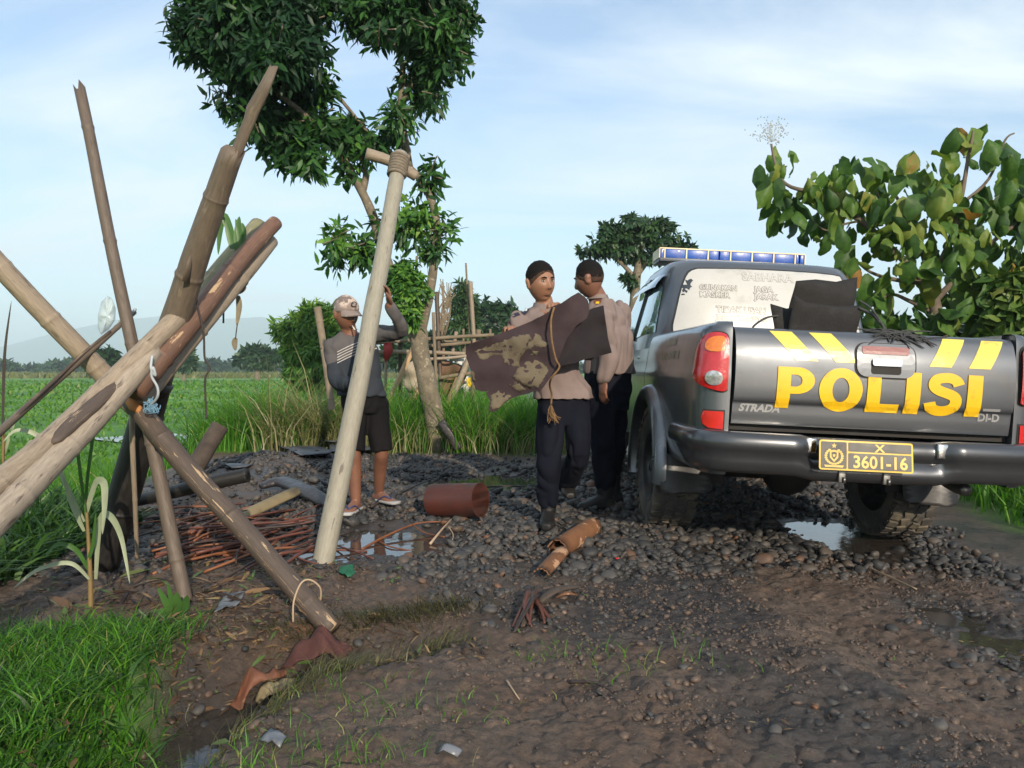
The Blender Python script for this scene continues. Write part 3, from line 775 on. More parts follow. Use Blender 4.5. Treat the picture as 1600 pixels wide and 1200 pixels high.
WZ, WR, WY, FY = .40, .40, 1.45, 4.45
path_r = [(.722, .148), (.77, .150), (.815, .163), (.848, .195), (.868, .25), (.878, .34), (.884, .6), (.888, 1.2), (.888, 1.8), (.885, 2.6), (.882, 3.6), (.875, 4.4), (.86, 4.85), (.815, 5.10), (.70, 5.25), (.42, 5.31), (0.0, 5.33)]
pr = smoothpath([(x, y, 0) for x, y in path_r], 8)
_cum = [0]
for a_, b_ in zip(pr[:-1], pr[1:]): _cum.append(_cum[-1] + (b_ - a_).length)
_cum = np.array(_cum); _px = np.array([p.x for p in pr]); _py = np.array([p.y for p in pr])
def tumble(z):
    return np.interp(z, [.48, .56, .66, .80, .98, 1.02, 1.06, 1.12, 1.20, 1.255, 1.285, 1.300], [.07, .03, .012, .002, -.004, -.006, .004, .010, .020, .032, .050, .085])
def S(u, z):
    """point on the right-hand flank, u metres along the plan outline from the tailgate gap"""
    x, y = float(np.interp(u, _cum, _px)), float(np.interp(u, _cum, _py))
    e = 0.01
    tx, ty = float(np.interp(u + e, _cum, _px)) - x, float(np.interp(u + e, _cum, _py)) - y
    l = math.hypot(tx, ty) or 1
    nx, ny = ty / l, -tx / l
    t = float(tumble(z)); k = min(1, max(0, (u - .02) / .12))
    return Vector((x - nx * t * k, y - ny * t * (.35 + .65 * k), z))
def Sout(u, z, off):
    p = S(u, z); a = S(u + .005, z) - S(u - .005 if u > .005 else 0, z); b = S(u, z + .005) - S(u, z - .005)
    n = b.cross(a)
    if n.x * 1 + n.y * -.2 < 0: n = -n
    if u < .06: n = Vector((n.x, n.y, n.z)); n = n if n.y < 0 else n
    return p + n.normalized() * off
def u_at_y(y):
    k = np.searchsorted(_py[8:], y) + 8
    return float(np.interp(y, _py[8:100], _cum[8:100]))
zs_ = [.52, .55, .58, .61, .64, .67, .70, .73, .76, .79, .82, .85, .88, .91, .94, .97, .995, 1.02, 1.045, 1.07, 1.10, 1.13, 1.16, 1.19, 1.22, 1.245, 1.265, 1.28, 1.292, 1.30]
def flank(u0, u1, zlist, holes, inner=False):
    mb = MB(); n = int((u1 - u0) / .03) + 2; us = np.linspace(u0, u1, n)
    g = MB().grid(lambda u, z: S(u, z), us, zlist, flip=True)
    keep = []
    for f in g.f:
        c = [sum(g.v[i][k] for i in f) / 4 for k in range(3)]
        if any((c[1] - hy) ** 2 + (c[2] - WZ) ** 2 < .47 ** 2 for hy in holes): continue
        keep.append(f)
    # pull the cut edge of the arch on to its circle
    vs = [Vector(v) for v in g.v]; used = {i for f in keep for i in f}
    cnt = {}
    for f in keep:
        for i in f: cnt[i] = cnt.get(i, 0) + 1
    for i in used:
        if cnt[i] < 4:
            for hy in holes:
                d = Vector((0, vs[i].y - hy, vs[i].z - WZ))
                if .40 < d.length < .515:
                    d = d.normalized() * .475; vs[i].y, vs[i].z = hy + d.y, WZ + d.z
    mb.add([tuple(v) for v in vs], keep, g.uv); return mb
BEDU = u_at_y(1.70)
bed = flank(0.0, BEDU, zs_, [WY])
# rail cap and inner wall of the bed side
def railfn(u, k):
    p = S(u, 1.30); inn = [(0, 0), (.02, .006), (.05, .006), (.065, 0), (.07, -.03), (.07, -.46)][int(k)]
    return Vector((p.x - inn[0] * (1 if u > .2 else .35), p.y + (inn[0] if u < .12 else 0), p.z + inn[1]))
bed.grid(railfn, np.linspace(0, BEDU, 60), range(6), flip=True)
# jamb beside the tailgate
bed.grid(lambda k, z: S(0, z) + Vector((-.003, .10 * k, 0)), [0, 1], zs_)
for sgn, b_ in ((1, bed), (-1, bed.mirror_x())): tp(b_, 'bed_side', 'car_paint', auto=40)
mb = MB(); mb.box((0, .95, .84), (1.62, 1.5, .04)); mb.box((0, 1.69, 1.06), (1.62, .03, .46)); tp(mb, 'bed_floor', 'under_dark', smooth=False)
lower = flank(u_at_y(1.715), _cum[-1], [z for z in zs_ if z < 1.20] + [1.20], [FY])
lower.merge(lower.mirror_x()); tp(lower, 'body', 'car_paint', auto=40)
mb = MB(); mb.grid(lambda x, y: Vector((x, y, 1.20 - .10 * max(0, (y - 4.0)) ** 1.3 + .012 * (1 - (x / .85) ** 2))), np.linspace(-.845, .845, 12), np.linspace(3.75, 5.27, 14), flip=False); tp(mb, 'bonnet', 'car_paint')

# tailgate
TGZ = [.785, .80, .84, .875, .895, .905, .925, .98, 1.06, 1.13, 1.18, 1.225, 1.25, 1.268, 1.278, 1.28]
TGY = [.150, .146, .140, .137, .134, .124, .118, .112, .110, .114, .124, .140, .152, .168, .190, .235]
_tgp = smoothpath([(y_, z_, 0) for y_, z_ in zip(TGY, TGZ)], 8); _tz = np.array([p.y for p in _tgp]); _ty = np.array([p.x for p in _tgp])
def TGs(x, z, off=0.0):
    y = float(np.interp(z, _tz, _ty)) + .012 * (abs(x) / .71) ** 3
    dz = .006; dy = float(np.interp(z + dz, _tz, _ty)) - float(np.interp(z - dz, _tz, _ty))
    n = Vector((0, -2 * dz, dy)).normalized()
    return Vector((x, y, z)) + n * off
tzz = sorted(set(list(np.linspace(.785, 1.24, 70)) + TGZ + list(np.linspace(1.24, 1.28, 12))))
tg = MB(); tg.grid(lambda x, z: TGs(x, z), np.linspace(-.708, .708, 30), tzz)
tg.grid(lambda x, k: [TGs(x, 1.28), Vector((x, .262, 1.276)), Vector((x, .27, 1.25)), Vector((x, .27, .80)), Vector((x, .16, .785))][int(k)], np.linspace(-.708, .708, 10), range(5))
for sx in (-.708, .708):
    tg.grid(lambda k, z: TGs(sx, z) * (1 - k) + Vector((sx, .27, z)) * k, [0, 1], tzz, flip=sx < 0)
tailgate = tp(tg, 'tailgate', 'car_paint', auto=50)
def on_tg(loops, name, mat, off=.003, sp=.03, th=.004, parent=tailgate, fn=None):
    mb = MB(); mb.sheet(loops, fn or (lambda u, w: TGs(u, w, off)), sp=sp, th=th); return tp(mb, name, mat, parent, smooth=False)
def arc(cx, cy, rx, ry, a0, a1, n=14): return [(cx + rx * math.cos(R(a0 + (a1 - a0) * k / n)), cy + ry * math.sin(R(a0 + (a1 - a0) * k / n))) for k in range(n + 1)]
def let_P(w=.62): return [[(0, 0), (.25, 0), (.25, .36), (.36, .36)] + arc(.36, .68, .34, .32, -90, 90) + [(0, 1)], [(.25, .53), (.25, .82), (.34, .82)] + arc(.34, .675, .125, .145, 90, -90) ]
def let_O(): return [arc(.42, .5, .42, .53, 0, 360, 30)[:-1], arc(.42, .5, .165, .30, 0, 360, 24)[:-1]]
def let_L(): return [[(0, 0), (.62, 0), (.62, .21), (.25, .21), (.25, 1), (0, 1)]]
def let_I(): return [[(0, 0), (.25, 0), (.25, 1), (0, 1)]]
def let_S():
    c = [(.64, .80), (.52, .89), (.35, .90), (.17, .84), (.13, .72), (.20, .62), (.38, .54), (.56, .46), (.63, .31), (.53, .14), (.35, .10), (.17, .13), (.07, .27)]
    c = [(.655, .735), (.60, .845), (.48, .905), (.34, .905), (.21, .865), (.155, .765), (.175, .665), (.27, .595), (.40, .545), (.54, .485), (.61, .395), (.60, .255), (.51, .145), (.37, .10), (.23, .115), (.125, .19), (.085, .30)]
    p = smoothpath([(x, y, 0) for x, y in c], 3); L_, R_ = [], []
    for i, q in enumerate(p):
        d = (p[min(i + 1, len(p) - 1)] - p[max(i - 1, 0)]).normalized(); n_ = Vector((-d.y, d.x, 0)) * .118
        L_.append(((q + n_).x, (q + n_).y)); R_.append(((q - n_).x, (q - n_).y))
    return [L_ + R_[::-1]]
H = .208; ZB = .876
word = [(let_P(), -.498, .266), (let_O(), -.288, .260), (let_L(), -.045, .265), (let_I(), .148, .296), (let_S(), .250, .250), (let_I(), .460, .30)]
for lp, x0, kx in word:
    on_tg([[(x0 + px_ * kx, ZB + py_ * H) for px_, py_ in l] for l in lp], 'letter', 'decal_yellow', sp=.022, off=.006)
zt, zb = 1.262, 1.118
for x0, sl, dx_ in ((-.535, .125, .112), (-.335, .125, .112), (.345, -.085, .112), (.545, -.085, .112)):
    on_tg([[(x0, zt), (x0 + dx_, zt), (x0 + dx_ + sl, zb), (x0 + sl, zb)]], 'stripe', 'stripe_yellow', sp=.025)
# handle bezel, lamp and handle
def rrect(x0, z0, x1, z1, r, n=5):
    return arc(x1 - r, z0 + r, r, r, -90, 0, n) + arc(x1 - r, z1 - r, r, r, 0, 90, n) + arc(x0 + r, z1 - r, r, r, 90, 180, n) + arc(x0 + r, z0 + r, r, r, 180, 270, n)
HX = .04
on_tg([rrect(HX - .155, 1.045, HX + .155, 1.225, .055)], 'handle_gap', 'under_dark', off=.0035, sp=.03)
on_tg([rrect(HX - .146, 1.053, HX + .146, 1.219, .05)], 'handle_bezel', 'car_paint', off=.010, sp=.03, th=.008)
on_tg([rrect(HX - .120, 1.165, HX + .118, 1.203, .012)], 'brake_lamp', 'lens_faded', off=.014, sp=.03, th=.008)
on_tg([rrect(HX - .075, 1.068, HX + .075, 1.142, .014)], 'handle_recess', 'under_dark', off=.0125, sp=.03, th=.004)
on_tg([rrect(HX - .073, 1.108, HX + .073, 1.141, .010)], 'handle', 'chrome', off=.024, sp=.02, th=.012)
def print_tg(txt, size, x, z, mat, bold=.002, name='lettering', parent=tailgate, fn=None, space=1.0, shear=0.0, off=.003, sx=1.0):
    vs, fs = text_loops(txt, size, bold, space=space); fn = fn or (lambda a, b: TGs(a, b, off))
    return tp(MB().add([fn(x + (v_[0] + shear * v_[1]) * sx, z + v_[1]) for v_ in vs], fs), name, mat, parent, smooth=False)
print_tg('STRADA', .052, -.575, .852, 'badge_silver', .0022, shear=.25, sx=1.05, name='badge')
print_tg('DI-D', .055, .590, .856, 'badge_silver', .0022, sx=1.0, name='badge')
on_tg([[(.55, .908), (.64, .908), (.64, .919), (.55, .919)]], 'badge', 'badge_silver', sp=0)

# lamps on the corners
def lampset(mir):
    def bld(loops, name, mat, off, th, parent, sp=.02, dome=0.0, loc=None):
        mb = MB()
        def fn(u, z):
            o = off
            if dome:
                o += dome * max(0, 1 - ((u - .11) / .14) ** 2) * max(0, 1 - ((z - 1.09) / .17) ** 2)
            return Sout(u, z, o)
        mb.sheet(loops, fn, sp=sp, th=0)
        if mir: mb = mb.mirror_x()
        return tp(mb, name, mat, parent, smooth=True, auto=45)
    out_ = [tuple(p)[:2] for p in smoothpath([(.020, 1.205, 0), (.035, 1.235, 0), (.09, 1.243, 0), (.16, 1.225, 0), (.215, 1.17, 0), (.232, 1.10, 0), (.215, 1.03, 0), (.165, .985, 0), (.10, .957, 0), (.045, .945, 0), (.020, .955, 0)], 3)]
    def sc(k): return [(.118 + (x - .118) * k, 1.095 + (z - 1.095) * k) for x, z in out_]
    hous = bld([sc(1.05)], 'tail_light', 'under_dark', .004, .02, truck)
    bld([out_], 'lens', 'lens_red', .012, .02, hous, dome=.022)
    bld([[tuple(p)[:2] for p in smoothpath([(.038, 1.150, 0), (.038, 1.215, 0), (.08, 1.220, 0), (.118, 1.20, 0), (.126, 1.165, 0), (.105, 1.145, 0), (.07, 1.142, 0), (.038, 1.150, 0)], 3)][:-1]], 'turn_signal', 'lens_amber', .018, .01, hous, dome=.022, sp=.015)
    bld([arc(.080, 1.008, .034, .034, 0, 360, 20)[:-1]], 'reverse_lamp', 'lens_clear', .019, .01, hous, dome=.022, sp=.012)
    bld([[(.030, .752), (.030, .842), (.128, .842), (.142, .81), (.13, .775), (.10, .757)]], 'reflector', 'lens_red_plain', .010, .012, truck, sp=.02)
    bld([[(.022, .744), (.022, .850), (.134, .850), (.152, .81), (.138, .768), (.105, .748)]], 'reflector_surround', 'under_dark', .0035, .01, truck, sp=.02)
lampset(False); lampset(True)

# bumper
bpath = smoothpath([(.905, .62, 0), (.905, .42, 0), (.895, .24, 0), (.86, .12, 0), (.78, .055, 0), (.62, .025, 0), (.36, .008, 0), (.18, .0, 0), (0, .0, 0)], 6)
bpath = bpath + [Vector((-p.x, p.y, 0)) for p in bpath[-2::-1]]
BSEC = [(-.12, .745), (-.02, .752), (.008, .742), (.022, .72), (.027, .69), (.018, .66), (.004, .645), (.002, .61), (-.006, .565), (-.03, .545), (-.12, .54)]
def bump_fn(i, k):
    p = bpath[int(i)]; d = bpath[min(int(i) + 1, len(bpath) - 1)] - bpath[max(int(i) - 1, 0)]; d.normalize()
    n_ = Vector((d.y, -d.x, 0)) * (1 if True else 1)
    if n_.y > 0 and abs(p.x) < .8: n_ = -n_
    if p.x > .8: n_ = Vector((abs(n_.x), -abs(n_.y), 0))
    if p.x < -.8: n_ = Vector((-abs(n_.x), -abs(n_.y), 0))
    o, z = BSEC[int(k)]; r = float(sst(.39, .30, abs(p.x + .02)))
    end = float(sst(.30, .62, p.y)) if abs(p.x) > .85 else 0
    z = z + (-.012 * r if z > .64 else -.02 * r) + (.05 * end if z < .64 else 0)
    return Vector((p.x, p.y, z)) + n_ * o + Vector((0, .062 * r if z > .6 and o > -.1 else 0.02 * r, 0))
bp = MB(); bp.grid(bump_fn, range(len(bpath)), range(len(BSEC)), flip=True)
bumper = tp(bp, 'bumper', 'bumper_paint', auto=55)
for sx in (-1, 1):
    mb = MB(); mb.box((sx * .325 - .02, .036, .70), (.055, .03, .075), bev=.008); tp(mb, 'bumper_bracket', 'chrome', bumper)
for sx in (-.19, .03):
    mb = MB(); mb.box((sx, .02, .555), (.035, .02, .06), bev=.004); mb.box((sx + .008, .004, .54), (.012, .012, .03)); tp(mb, 'towing_lug', 'steel', bumper)
# number plate, tilted a little to the sky
PX, PZ = -.10, .665
def PLs(u, w, off=0):
    return Vector((PX + u, -.036 + (.13 + .10 * u) * w - off, PZ + w))
def plate(loops, mat, off, name, parent, sp=0, th=.003):
    mb = MB(); mb.sheet(loops, lambda u, w: PLs(u, w, off), sp=sp, th=th); return tp(mb, name, mat, parent, smooth=False)
npl = plate([rrect(-.228, -.072, .228, .072, .012)], 'plate_edge', .0, 'number_plate', truck, sp=0)
plate([rrect(-.220, -.064, -.095, .064, .006)], 'plate_black', .0015, 'plate_field', npl)
plate([rrect(-.088, .020, .220, .064, .006)], 'plate_black', .0015, 'plate_field', npl)
plate([rrect(-.088, -.064, .220, .013, .006)], 'plate_black', .0015, 'plate_field', npl)
def pl_text(txt, size, x, z, bold=.0015, sx=1.0):
    vs, fs = text_loops(txt, size, bold); tp(MB().add([PLs(x + v_[0] * sx, z + v_[1], .003) for v_ in vs], fs), 'lettering', 'plate_gold', npl, smooth=False)
pl_text('X', .050, .065, .0235, sx=1.25)
pl_text('3601-16', .082, .067, -.055, .0018, sx=.98)
# crest: shield inside a wreath, star on top
mb = MB(); cx = -.157
mb.sheet([[(cx + a_, b_) for a_, b_ in [(-.022, .020), (0, .026), (.022, .020), (.020, -.012), (0, -.034), (-.020, -.012)]], [(cx + a_, b_) for a_, b_ in [(-.013, .012), (0, .016), (.013, .012), (.012, -.008), (0, -.022), (-.012, -.008)]]], lambda u, w: PLs(u, w, .003), sp=0)
mb.sheet([[(cx + a_, b_) for a_, b_ in [(-.007, .004), (.007, .004), (.005, -.008), (-.005, -.008)]]], lambda u, w: PLs(u, w, .003), sp=0)
for sg in (-1, 1):
    for k in range(9):
        a_ = R(-80 + k * 17); x_, z_ = cx + sg * .040 * math.cos(a_), -.006 + .036 * math.sin(a_)
        mb.sheet([[(x_ + .008 * math.cos(t_) , z_ + .0055 * math.sin(t_)) for t_ in [j * math.pi / 3 for j in range(6)]]], lambda u, w: PLs(u, w, .003), sp=0)
mb.sheet([[(cx - .048, -.048), (cx + .048, -.048), (cx + .042, -.058), (cx - .042, -.058)]], lambda u, w: PLs(u, w, .003), sp=0)
mb.sheet([[(cx + (.014 if k % 2 == 0 else .006) * math.sin(k * math.pi / 5), .045 + (.014 if k % 2 == 0 else .006) * math.cos(k * math.pi / 5)) for k in range(10)]], lambda u, w: PLs(u, w, .003), sp=0)
tp(mb, 'crest', 'plate_gold', npl, smooth=False)

# cab
CZ = [1.10, 1.20, 1.32, 1.52, 1.70, 1.79, 1.85, 1.885, 1.908, 1.922, 1.928]
CHW = [.868, .858, .838, .790, .745, .715, .690, .655, .59, .48, .30]
CYR = [1.74, 1.74, 1.755, 1.80, 1.86, 1.91, 1.96, 2.02, 2.14, 2.30, 2.55]
CYF = [4.20, 4.10, 3.92, 3.66, 3.44, 3.31, 3.22, 3.13, 3.0, 2.86, 2.75]
NE = 5.5
def cabd(z): return float(np.interp(z, CZ, CHW)), float(np.interp(z, CZ, CYR)), float(np.interp(z, CZ, CYF))
def cab_pt(t, z):
    hw, yr, yf = cabd(z); yc, hd = (yr + yf) / 2, (yf - yr) / 2
    c, s_ = math.cos(t), math.sin(t)
    return Vector((hw * math.copysign(abs(c) ** (2 / NE), c), yc + hd * math.copysign(abs(s_) ** (2 / NE), s_), z))
def cab_rear(x, z, off=0):
    hw, yr, yf = cabd(z); yc, hd = (yr + yf) / 2, (yf - yr) / 2
    return Vector((x, yc - hd * (1 - min(.999, abs(x / hw)) ** NE) ** (1 / NE) - off, z - 0 * off))
def cab_side(y, z, sg, off=0):
    hw, yr, yf = cabd(z); yc, hd = (yr + yf) / 2, (yf - yr) / 2
    return Vector((sg * (hw * (1 - min(.999, abs((y - yc) / hd)) ** NE) ** (1 / NE) + off), y, z))
def cab_front(x, z, off=0):
    hw, yr, yf = cabd(z); yc, hd = (yr + yf) / 2, (yf - yr) / 2
    return Vector((x, yc + hd * (1 - min(.999, abs(x / hw)) ** NE) ** (1 / NE) + off, z))
cz = list(np.linspace(1.10, 1.86, 22)) + [1.885, 1.898, 1.908, 1.916, 1.922, 1.926, 1.928]
ts = []
for q in range(4):
    for k in range(24):
        a_ = k / 24; ts.append(q * math.pi / 2 + math.pi / 2 * a_)
cb = MB(); cb.grid(cab_pt, ts, cz, closed_u=True)
n0 = len(ts) * (len(cz) - 1); cb.f.append(tuple(n0 + i for i in range(len(ts))))
cab = tp(cb, 'cab', 'car_paint', auto=50)
def rwin(k, zt_=1.822, zb_=1.20):
    return [tuple(p)[:2] for p in smoothpath([(-.50 * k, zt_ - .012, 0), (0, zt_, 0), (.50 * k, zt_ - .012, 0), (.565 * k, zt_ - .045, 0), (.617 * k, 1.66, 0), (.665 * k, 1.45, 0), (.68 * k, 1.36, 0), (.665 * k, 1.27, 0), (.60 * k, zb_, 0), (0, zb_, 0), (-.60 * k, zb_, 0), (-.665 * k, 1.27, 0), (-.68 * k, 1.36, 0), (-.665 * k, 1.45, 0), (-.617 * k, 1.66, 0), (-.565 * k, zt_ - .045, 0), (-.50 * k, zt_ - .012, 0)], 3)][:-1]
mb = MB(); mb.sheet([rwin(1.018, 1.832, 1.19)], lambda u, w: cab_rear(u, w, .004), sp=.05, th=0); tp(mb, 'window_seal', 'black_plastic', cab)
mb = MB(); mb.sheet([rwin(1.0)], lambda u, w: cab_rear(u, w, .008), sp=.05, th=0); rw = tp(mb, 'rear_window', 'white_film', truck)
def rw_text(txt, size, x, z, mat='film_print', bold=.001, align='LEFT', outline=True):
    vs, fs = text_loops(txt, size, .0042, align)
    tp(MB().add([cab_rear(x + v_[0], z + v_[1], .0095) for v_ in vs], fs), 'lettering', mat, rw, smooth=False)
    vs, fs = text_loops(txt, size, .0006, align)
    tp(MB().add([cab_rear(x + v_[0], z + v_[1], .0105) for v_ in vs], fs), 'lettering', 'white_film', rw, smooth=False)
rw_text('GUNAKAN', .054, -.500, 1.650); rw_text('MASKER', .058, -.500, 1.595)
rw_text('JAGA', .058, -.105, 1.650); rw_text('JARAK', .058, -.105, 1.595)
rw_text('TIDAK USAH', .062, -.385, 1.487); rw_text('JABAT TANGAN', .052, -.388, 1.432)
rw_text('SABHARA', .085, 0, 1.735, 'film_print_pale', align='CENTER')
mb = MB()
for (x_, z_, s_) in [(-.575, 1.70, .030), (-.592, 1.665, .026), (-.60, 1.64, .02), (-.555, 1.715, .015), (-.57, 1.665, .02), (-.612, 1.61, .012), (.60, 1.58, .028), (.615, 1.555, .02)]:
    mb.sheet([[(x_ + s_ * random.uniform(.3, 1.2) * math.cos(t_ + x_ * 9), z_ + s_ * random.uniform(.3, 1.2) * math.sin(t_ + x_ * 9)) for t_ in [j * math.pi / 5 for j in range(10)]]], lambda u, w: cab_rear(u, w, .0095), sp=0)
tp(mb, 'torn_film', 'dark_glass', rw, smooth=False)
# side windows with rain visors
for sg in (-1, 1):
    rear_l = [(1.96, 1.33), (2.50, 1.30), (2.50, 1.755), (2.20, 1.745), (2.05, 1.67)]
    front_l = [(2.58, 1.30), (3.62, 1.28), (3.60, 1.34), (3.20, 1.75), (2.58, 1.765)]
    for lp in (rear_l, front_l):
        mb = MB(); mb.sheet([[(y_ + (.03 if y_ > 2.6 or y_ < 2.5 and y_ > 2.3 else -.02) * 0, z_) for y_, z_ in lp]], lambda u, w: cab_side(u, w, sg, .006), sp=.08, th=0)
        w_ = tp(mb, 'side_window', 'side_glass', truck)
        zt_ = 1.775
    mb = MB(); mb.grid(lambda y_, k: cab_side(y_, 1.78 - .10 * k, sg, .012 + .035 * math.sin(k * 1.5)), np.linspace(2.1, 3.15, 24), np.linspace(0, 1, 6), flip=sg < 0)
    tp(mb, 'rain_visor', 'dark_glass', truck)
    mb = MB(); mb.tube([cab_side(2.54, z_, sg, .002) for z_ in np.linspace(1.28, 1.78, 8)], .022, 6); tp(mb, 'door_pillar', 'black_plastic', truck)
    mb = MB(); mb.sphere((sg * 1.03, 3.75, 1.30), (.10, .05, .085)); mb.tube([(sg * .85, 3.78, 1.24), (sg * .98, 3.76, 1.27)], .025, 8); tp(mb, 'wing_mirror', 'black_plastic', truck)
    for y_ in (1.98, 2.72):
        mb = MB(); mb.tube([cab_side(y_ + .02, 1.14, sg, .0) + Vector((sg * .012, 0, 0)), cab_side(y_ + .1, 1.14, sg, 0) + Vector((sg * .035, 0, 0)), cab_side(y_ + .2, 1.14, sg, 0) + Vector((sg * .012, 0, 0))], .014, 8); tp(mb, 'door_handle', 'chrome', truck)
mb = MB(); mb.sheet([[(-.66, 1.28), (.66, 1.28), (.60, 1.74), (-.60, 1.74)]], lambda u, w: cab_front(u, w, .006), sp=.1); tp(mb, 'windscreen', 'dark_glass', truck)
mb = MB(); mb.box((0, 5.335, .90), (1.0, .03, .22), bev=.01); tp(mb, 'grille', 'black_plastic', truck)
for sg in (-1, 1):
    mb = MB(); mb.sphere((sg * .70, 5.20, .92), (.13, .09, .11)); tp(mb, 'headlight', 'lens_clear', truck)

# light bar
LB = .62; LY = 2.98; LZ = 2.005
mb = MB(); mb.box((0, LY, LZ), (2 * LB, .30, .035), bev=.012)
for sx in (-.45, .45): mb.box((sx, LY, 1.95), (.08, .12, .09), bev=.01)
bar = tp(mb, 'light_bar', 'beacon_base', truck, auto=30)
mods = [(-.615, -.575), (-.560, -.395), (-.385, -.225), (-.215, -.135), (-.128, -.050), (-.040, .115), (.125, .285), (.295, .455), (.47, .615)]
mods = [(-.618, -.585), (-.570, -.40), (-.385, -.215), (-.200, -.115), (-.107, -.022), (-.008, .162), (.176, .346), (.360, .53), (.545, .572), (.58, .618)]
for a_, b_ in mods:
    mb = MB(); mb.box(((a_ + b_) / 2, LY, LZ + .052), (b_ - a_, .30, .075), bev=.008); tp(mb, 'beacon_lens', 'beacon_blue', bar, auto=30)
for x_ in (-.578, -.392, -.207, -.015, .169, .353, .537):
    mb = MB(); mb.box((x_, LY, LZ + .052), (.012, .308, .082)); tp(mb, 'beacon_divider', 'beacon_frame', bar, smooth=False)
mb = MB(); mb.box((-.6215, LY, LZ + .052), (.008, .306, .082)); mb.box((.6215, LY, LZ + .052), (.008, .306, .082)); mb.box((0, LY, LZ + .096), (2 * LB, .29, .010)); tp(mb, 'beacon_rail', 'beacon_frame', bar, smooth=False)

# wheels
def wheel_meshes():
    prof = [(.235, -.115), (.27, -.128), (.33, -.135), (.368, -.128), (.388, -.112), (.393, -.06), (.394, 0), (.393, .06), (.388, .112), (.368, .128), (.33, .135), (.27, .128), (.235, .115)]
    t_ = MB(); t_.lathe(prof, 56, 'x')
    tr = MB(); nb = 34
    for k in range(nb):
        for row, (x_, w_, l_, sk) in enumerate(((-.105, .062, .046, .2), (-.036, .052, .044, -.3), (.036, .052, .044, .3), (.105, .062, .046, -.2))):
            a_ = 2 * math.pi * (k + .5 * (row % 2)) / nb
            M = Matrix.Rotation(a_, 3, 'X') @ Matrix.Rotation(sk, 3, 'Z')
            c = Matrix.Rotation(a_, 3, 'X') @ Vector((x_, 0, .394 if abs(x_) < .1 else .386))
            tr.box(c, (w_, l_, .022), rot=M)
        for sx in (-.131, .131):
            a_ = 2 * math.pi * (k + (.5 if sx > 0 else 0)) / nb
            M = Matrix.Rotation(a_, 3, 'X'); tr.box(M @ Vector((sx, 0, .368)), (.014, .04, .035), rot=M)
    rim = MB(); rim.lathe([(.232, -.118), (.222, -.112), (.205, -.07), (.20, -.03), (.06, -.055), (.055, -.075), (.0, -.078)], 40, 'x')
    for k in range(6):
        a_ = 2 * math.pi * k / 6; M = Matrix.Rotation(a_, 3, 'X')
        rim.box(M @ Vector((-.068, 0, .13)), (.03, .05, .15), rot=M, bev=.008)
    hub = MB(); hub.lathe([(.055, -.075), (.05, -.098), (.03, -.104), (0, -.104)], 20, 'x')
    for k in range(6):
        a_ = 2 * math.pi * (k + .5) / 6; M = Matrix.Rotation(a_, 3, 'X'); hub.lathe([(0, -.088), (.010, -.088), (.010, -.06)], 8, 'x', c=M @ Vector((0, 0, .085)))
    return t_, tr, rim, hub
tm, trm, rimm, hubm = wheel_meshes()
simple('rim_dark', (.05, .05, .052), rough=.4, metal=.5, bump=.1, dirt=(.09, .08, .065), dlo=.5, dhi=.7)
wheel0 = None
for (x_, y_, fl) in ((-.758, WY, 0), (.758, WY, 1), (-.758, FY, 0), (.758, FY, 1)):
    if wheel0 is None:
        w_ = tp(tm, 'wheel', 'rubber', truck, auto=60); kids = [tp(trm, 'tread', 'tread_mud', w_, smooth=False), tp(rimm, 'rim', 'rim_dark', w_, auto=40), tp(hubm, 'hub', 'steel', w_, auto=40)]; wheel0 = (w_, kids)
    else:
        w_ = copyobj(wheel0[0], parent=truck)
        for k_ in wheel0[1]: copyobj(k_, parent=w_)
    w_.location = (x_, y_, WZ); w_.rotation_euler = (random.uniform(0, 1), 0, R(180) if fl else 0)
# flares, liners, mud flaps
for sg in (-1, 1):
    for y_ in (WY, FY):
        sec = [(.455, .86), (.455, .925), (.47, .945), (.505, .945), (.535, .928), (.55, .89), (.55, .87)]
        mb = MB(); mb.grid(lambda a_, k: Vector((sg * (sec[int(k)][1] - .03 * max(0, math.sin(a_) - .75) * 0), y_ + sec[int(k)][0] * math.cos(a_), WZ + sec[int(k)][0] * math.sin(a_))), np.linspace(R(-14), R(186), 50), range(len(sec)), flip=sg > 0)
        tp(mb, 'fender_flare', 'satin_trim', truck)
        mb = MB(); mb.grid(lambda a_, x__: Vector((sg * x__, y_ + .478 * math.cos(a_), WZ + .478 * math.sin(a_))), np.linspace(R(-5), R(185), 30), [.50, .875], flip=sg < 0); tp(mb, 'wheel_liner', 'under_dark', truck)
        def flap(u, w): return Vector((sg * (.735 + u), y_ - .50 - .05 * w - .02 * math.sin(u * 16), .535 - .235 * w))
        mb = MB(); lp = [(-.155, 0), (.165, 0), (.165, .72)] + [(.165 - .05 + .05 * math.cos(t_), .86 + .14 * math.sin(t_)) for t_ in np.linspace(0, math.pi / 2, 5)] + [(-.10, 1.0), (-.155, .88)]
        mb.sheet([lp], flap, sp=.06, th=.012); tp(mb, 'mud_flap', 'black_plastic' if sg < 0 else 'mud_flap_dusty' if 'mud_flap_dusty' in MATS else 'black_plastic', truck)
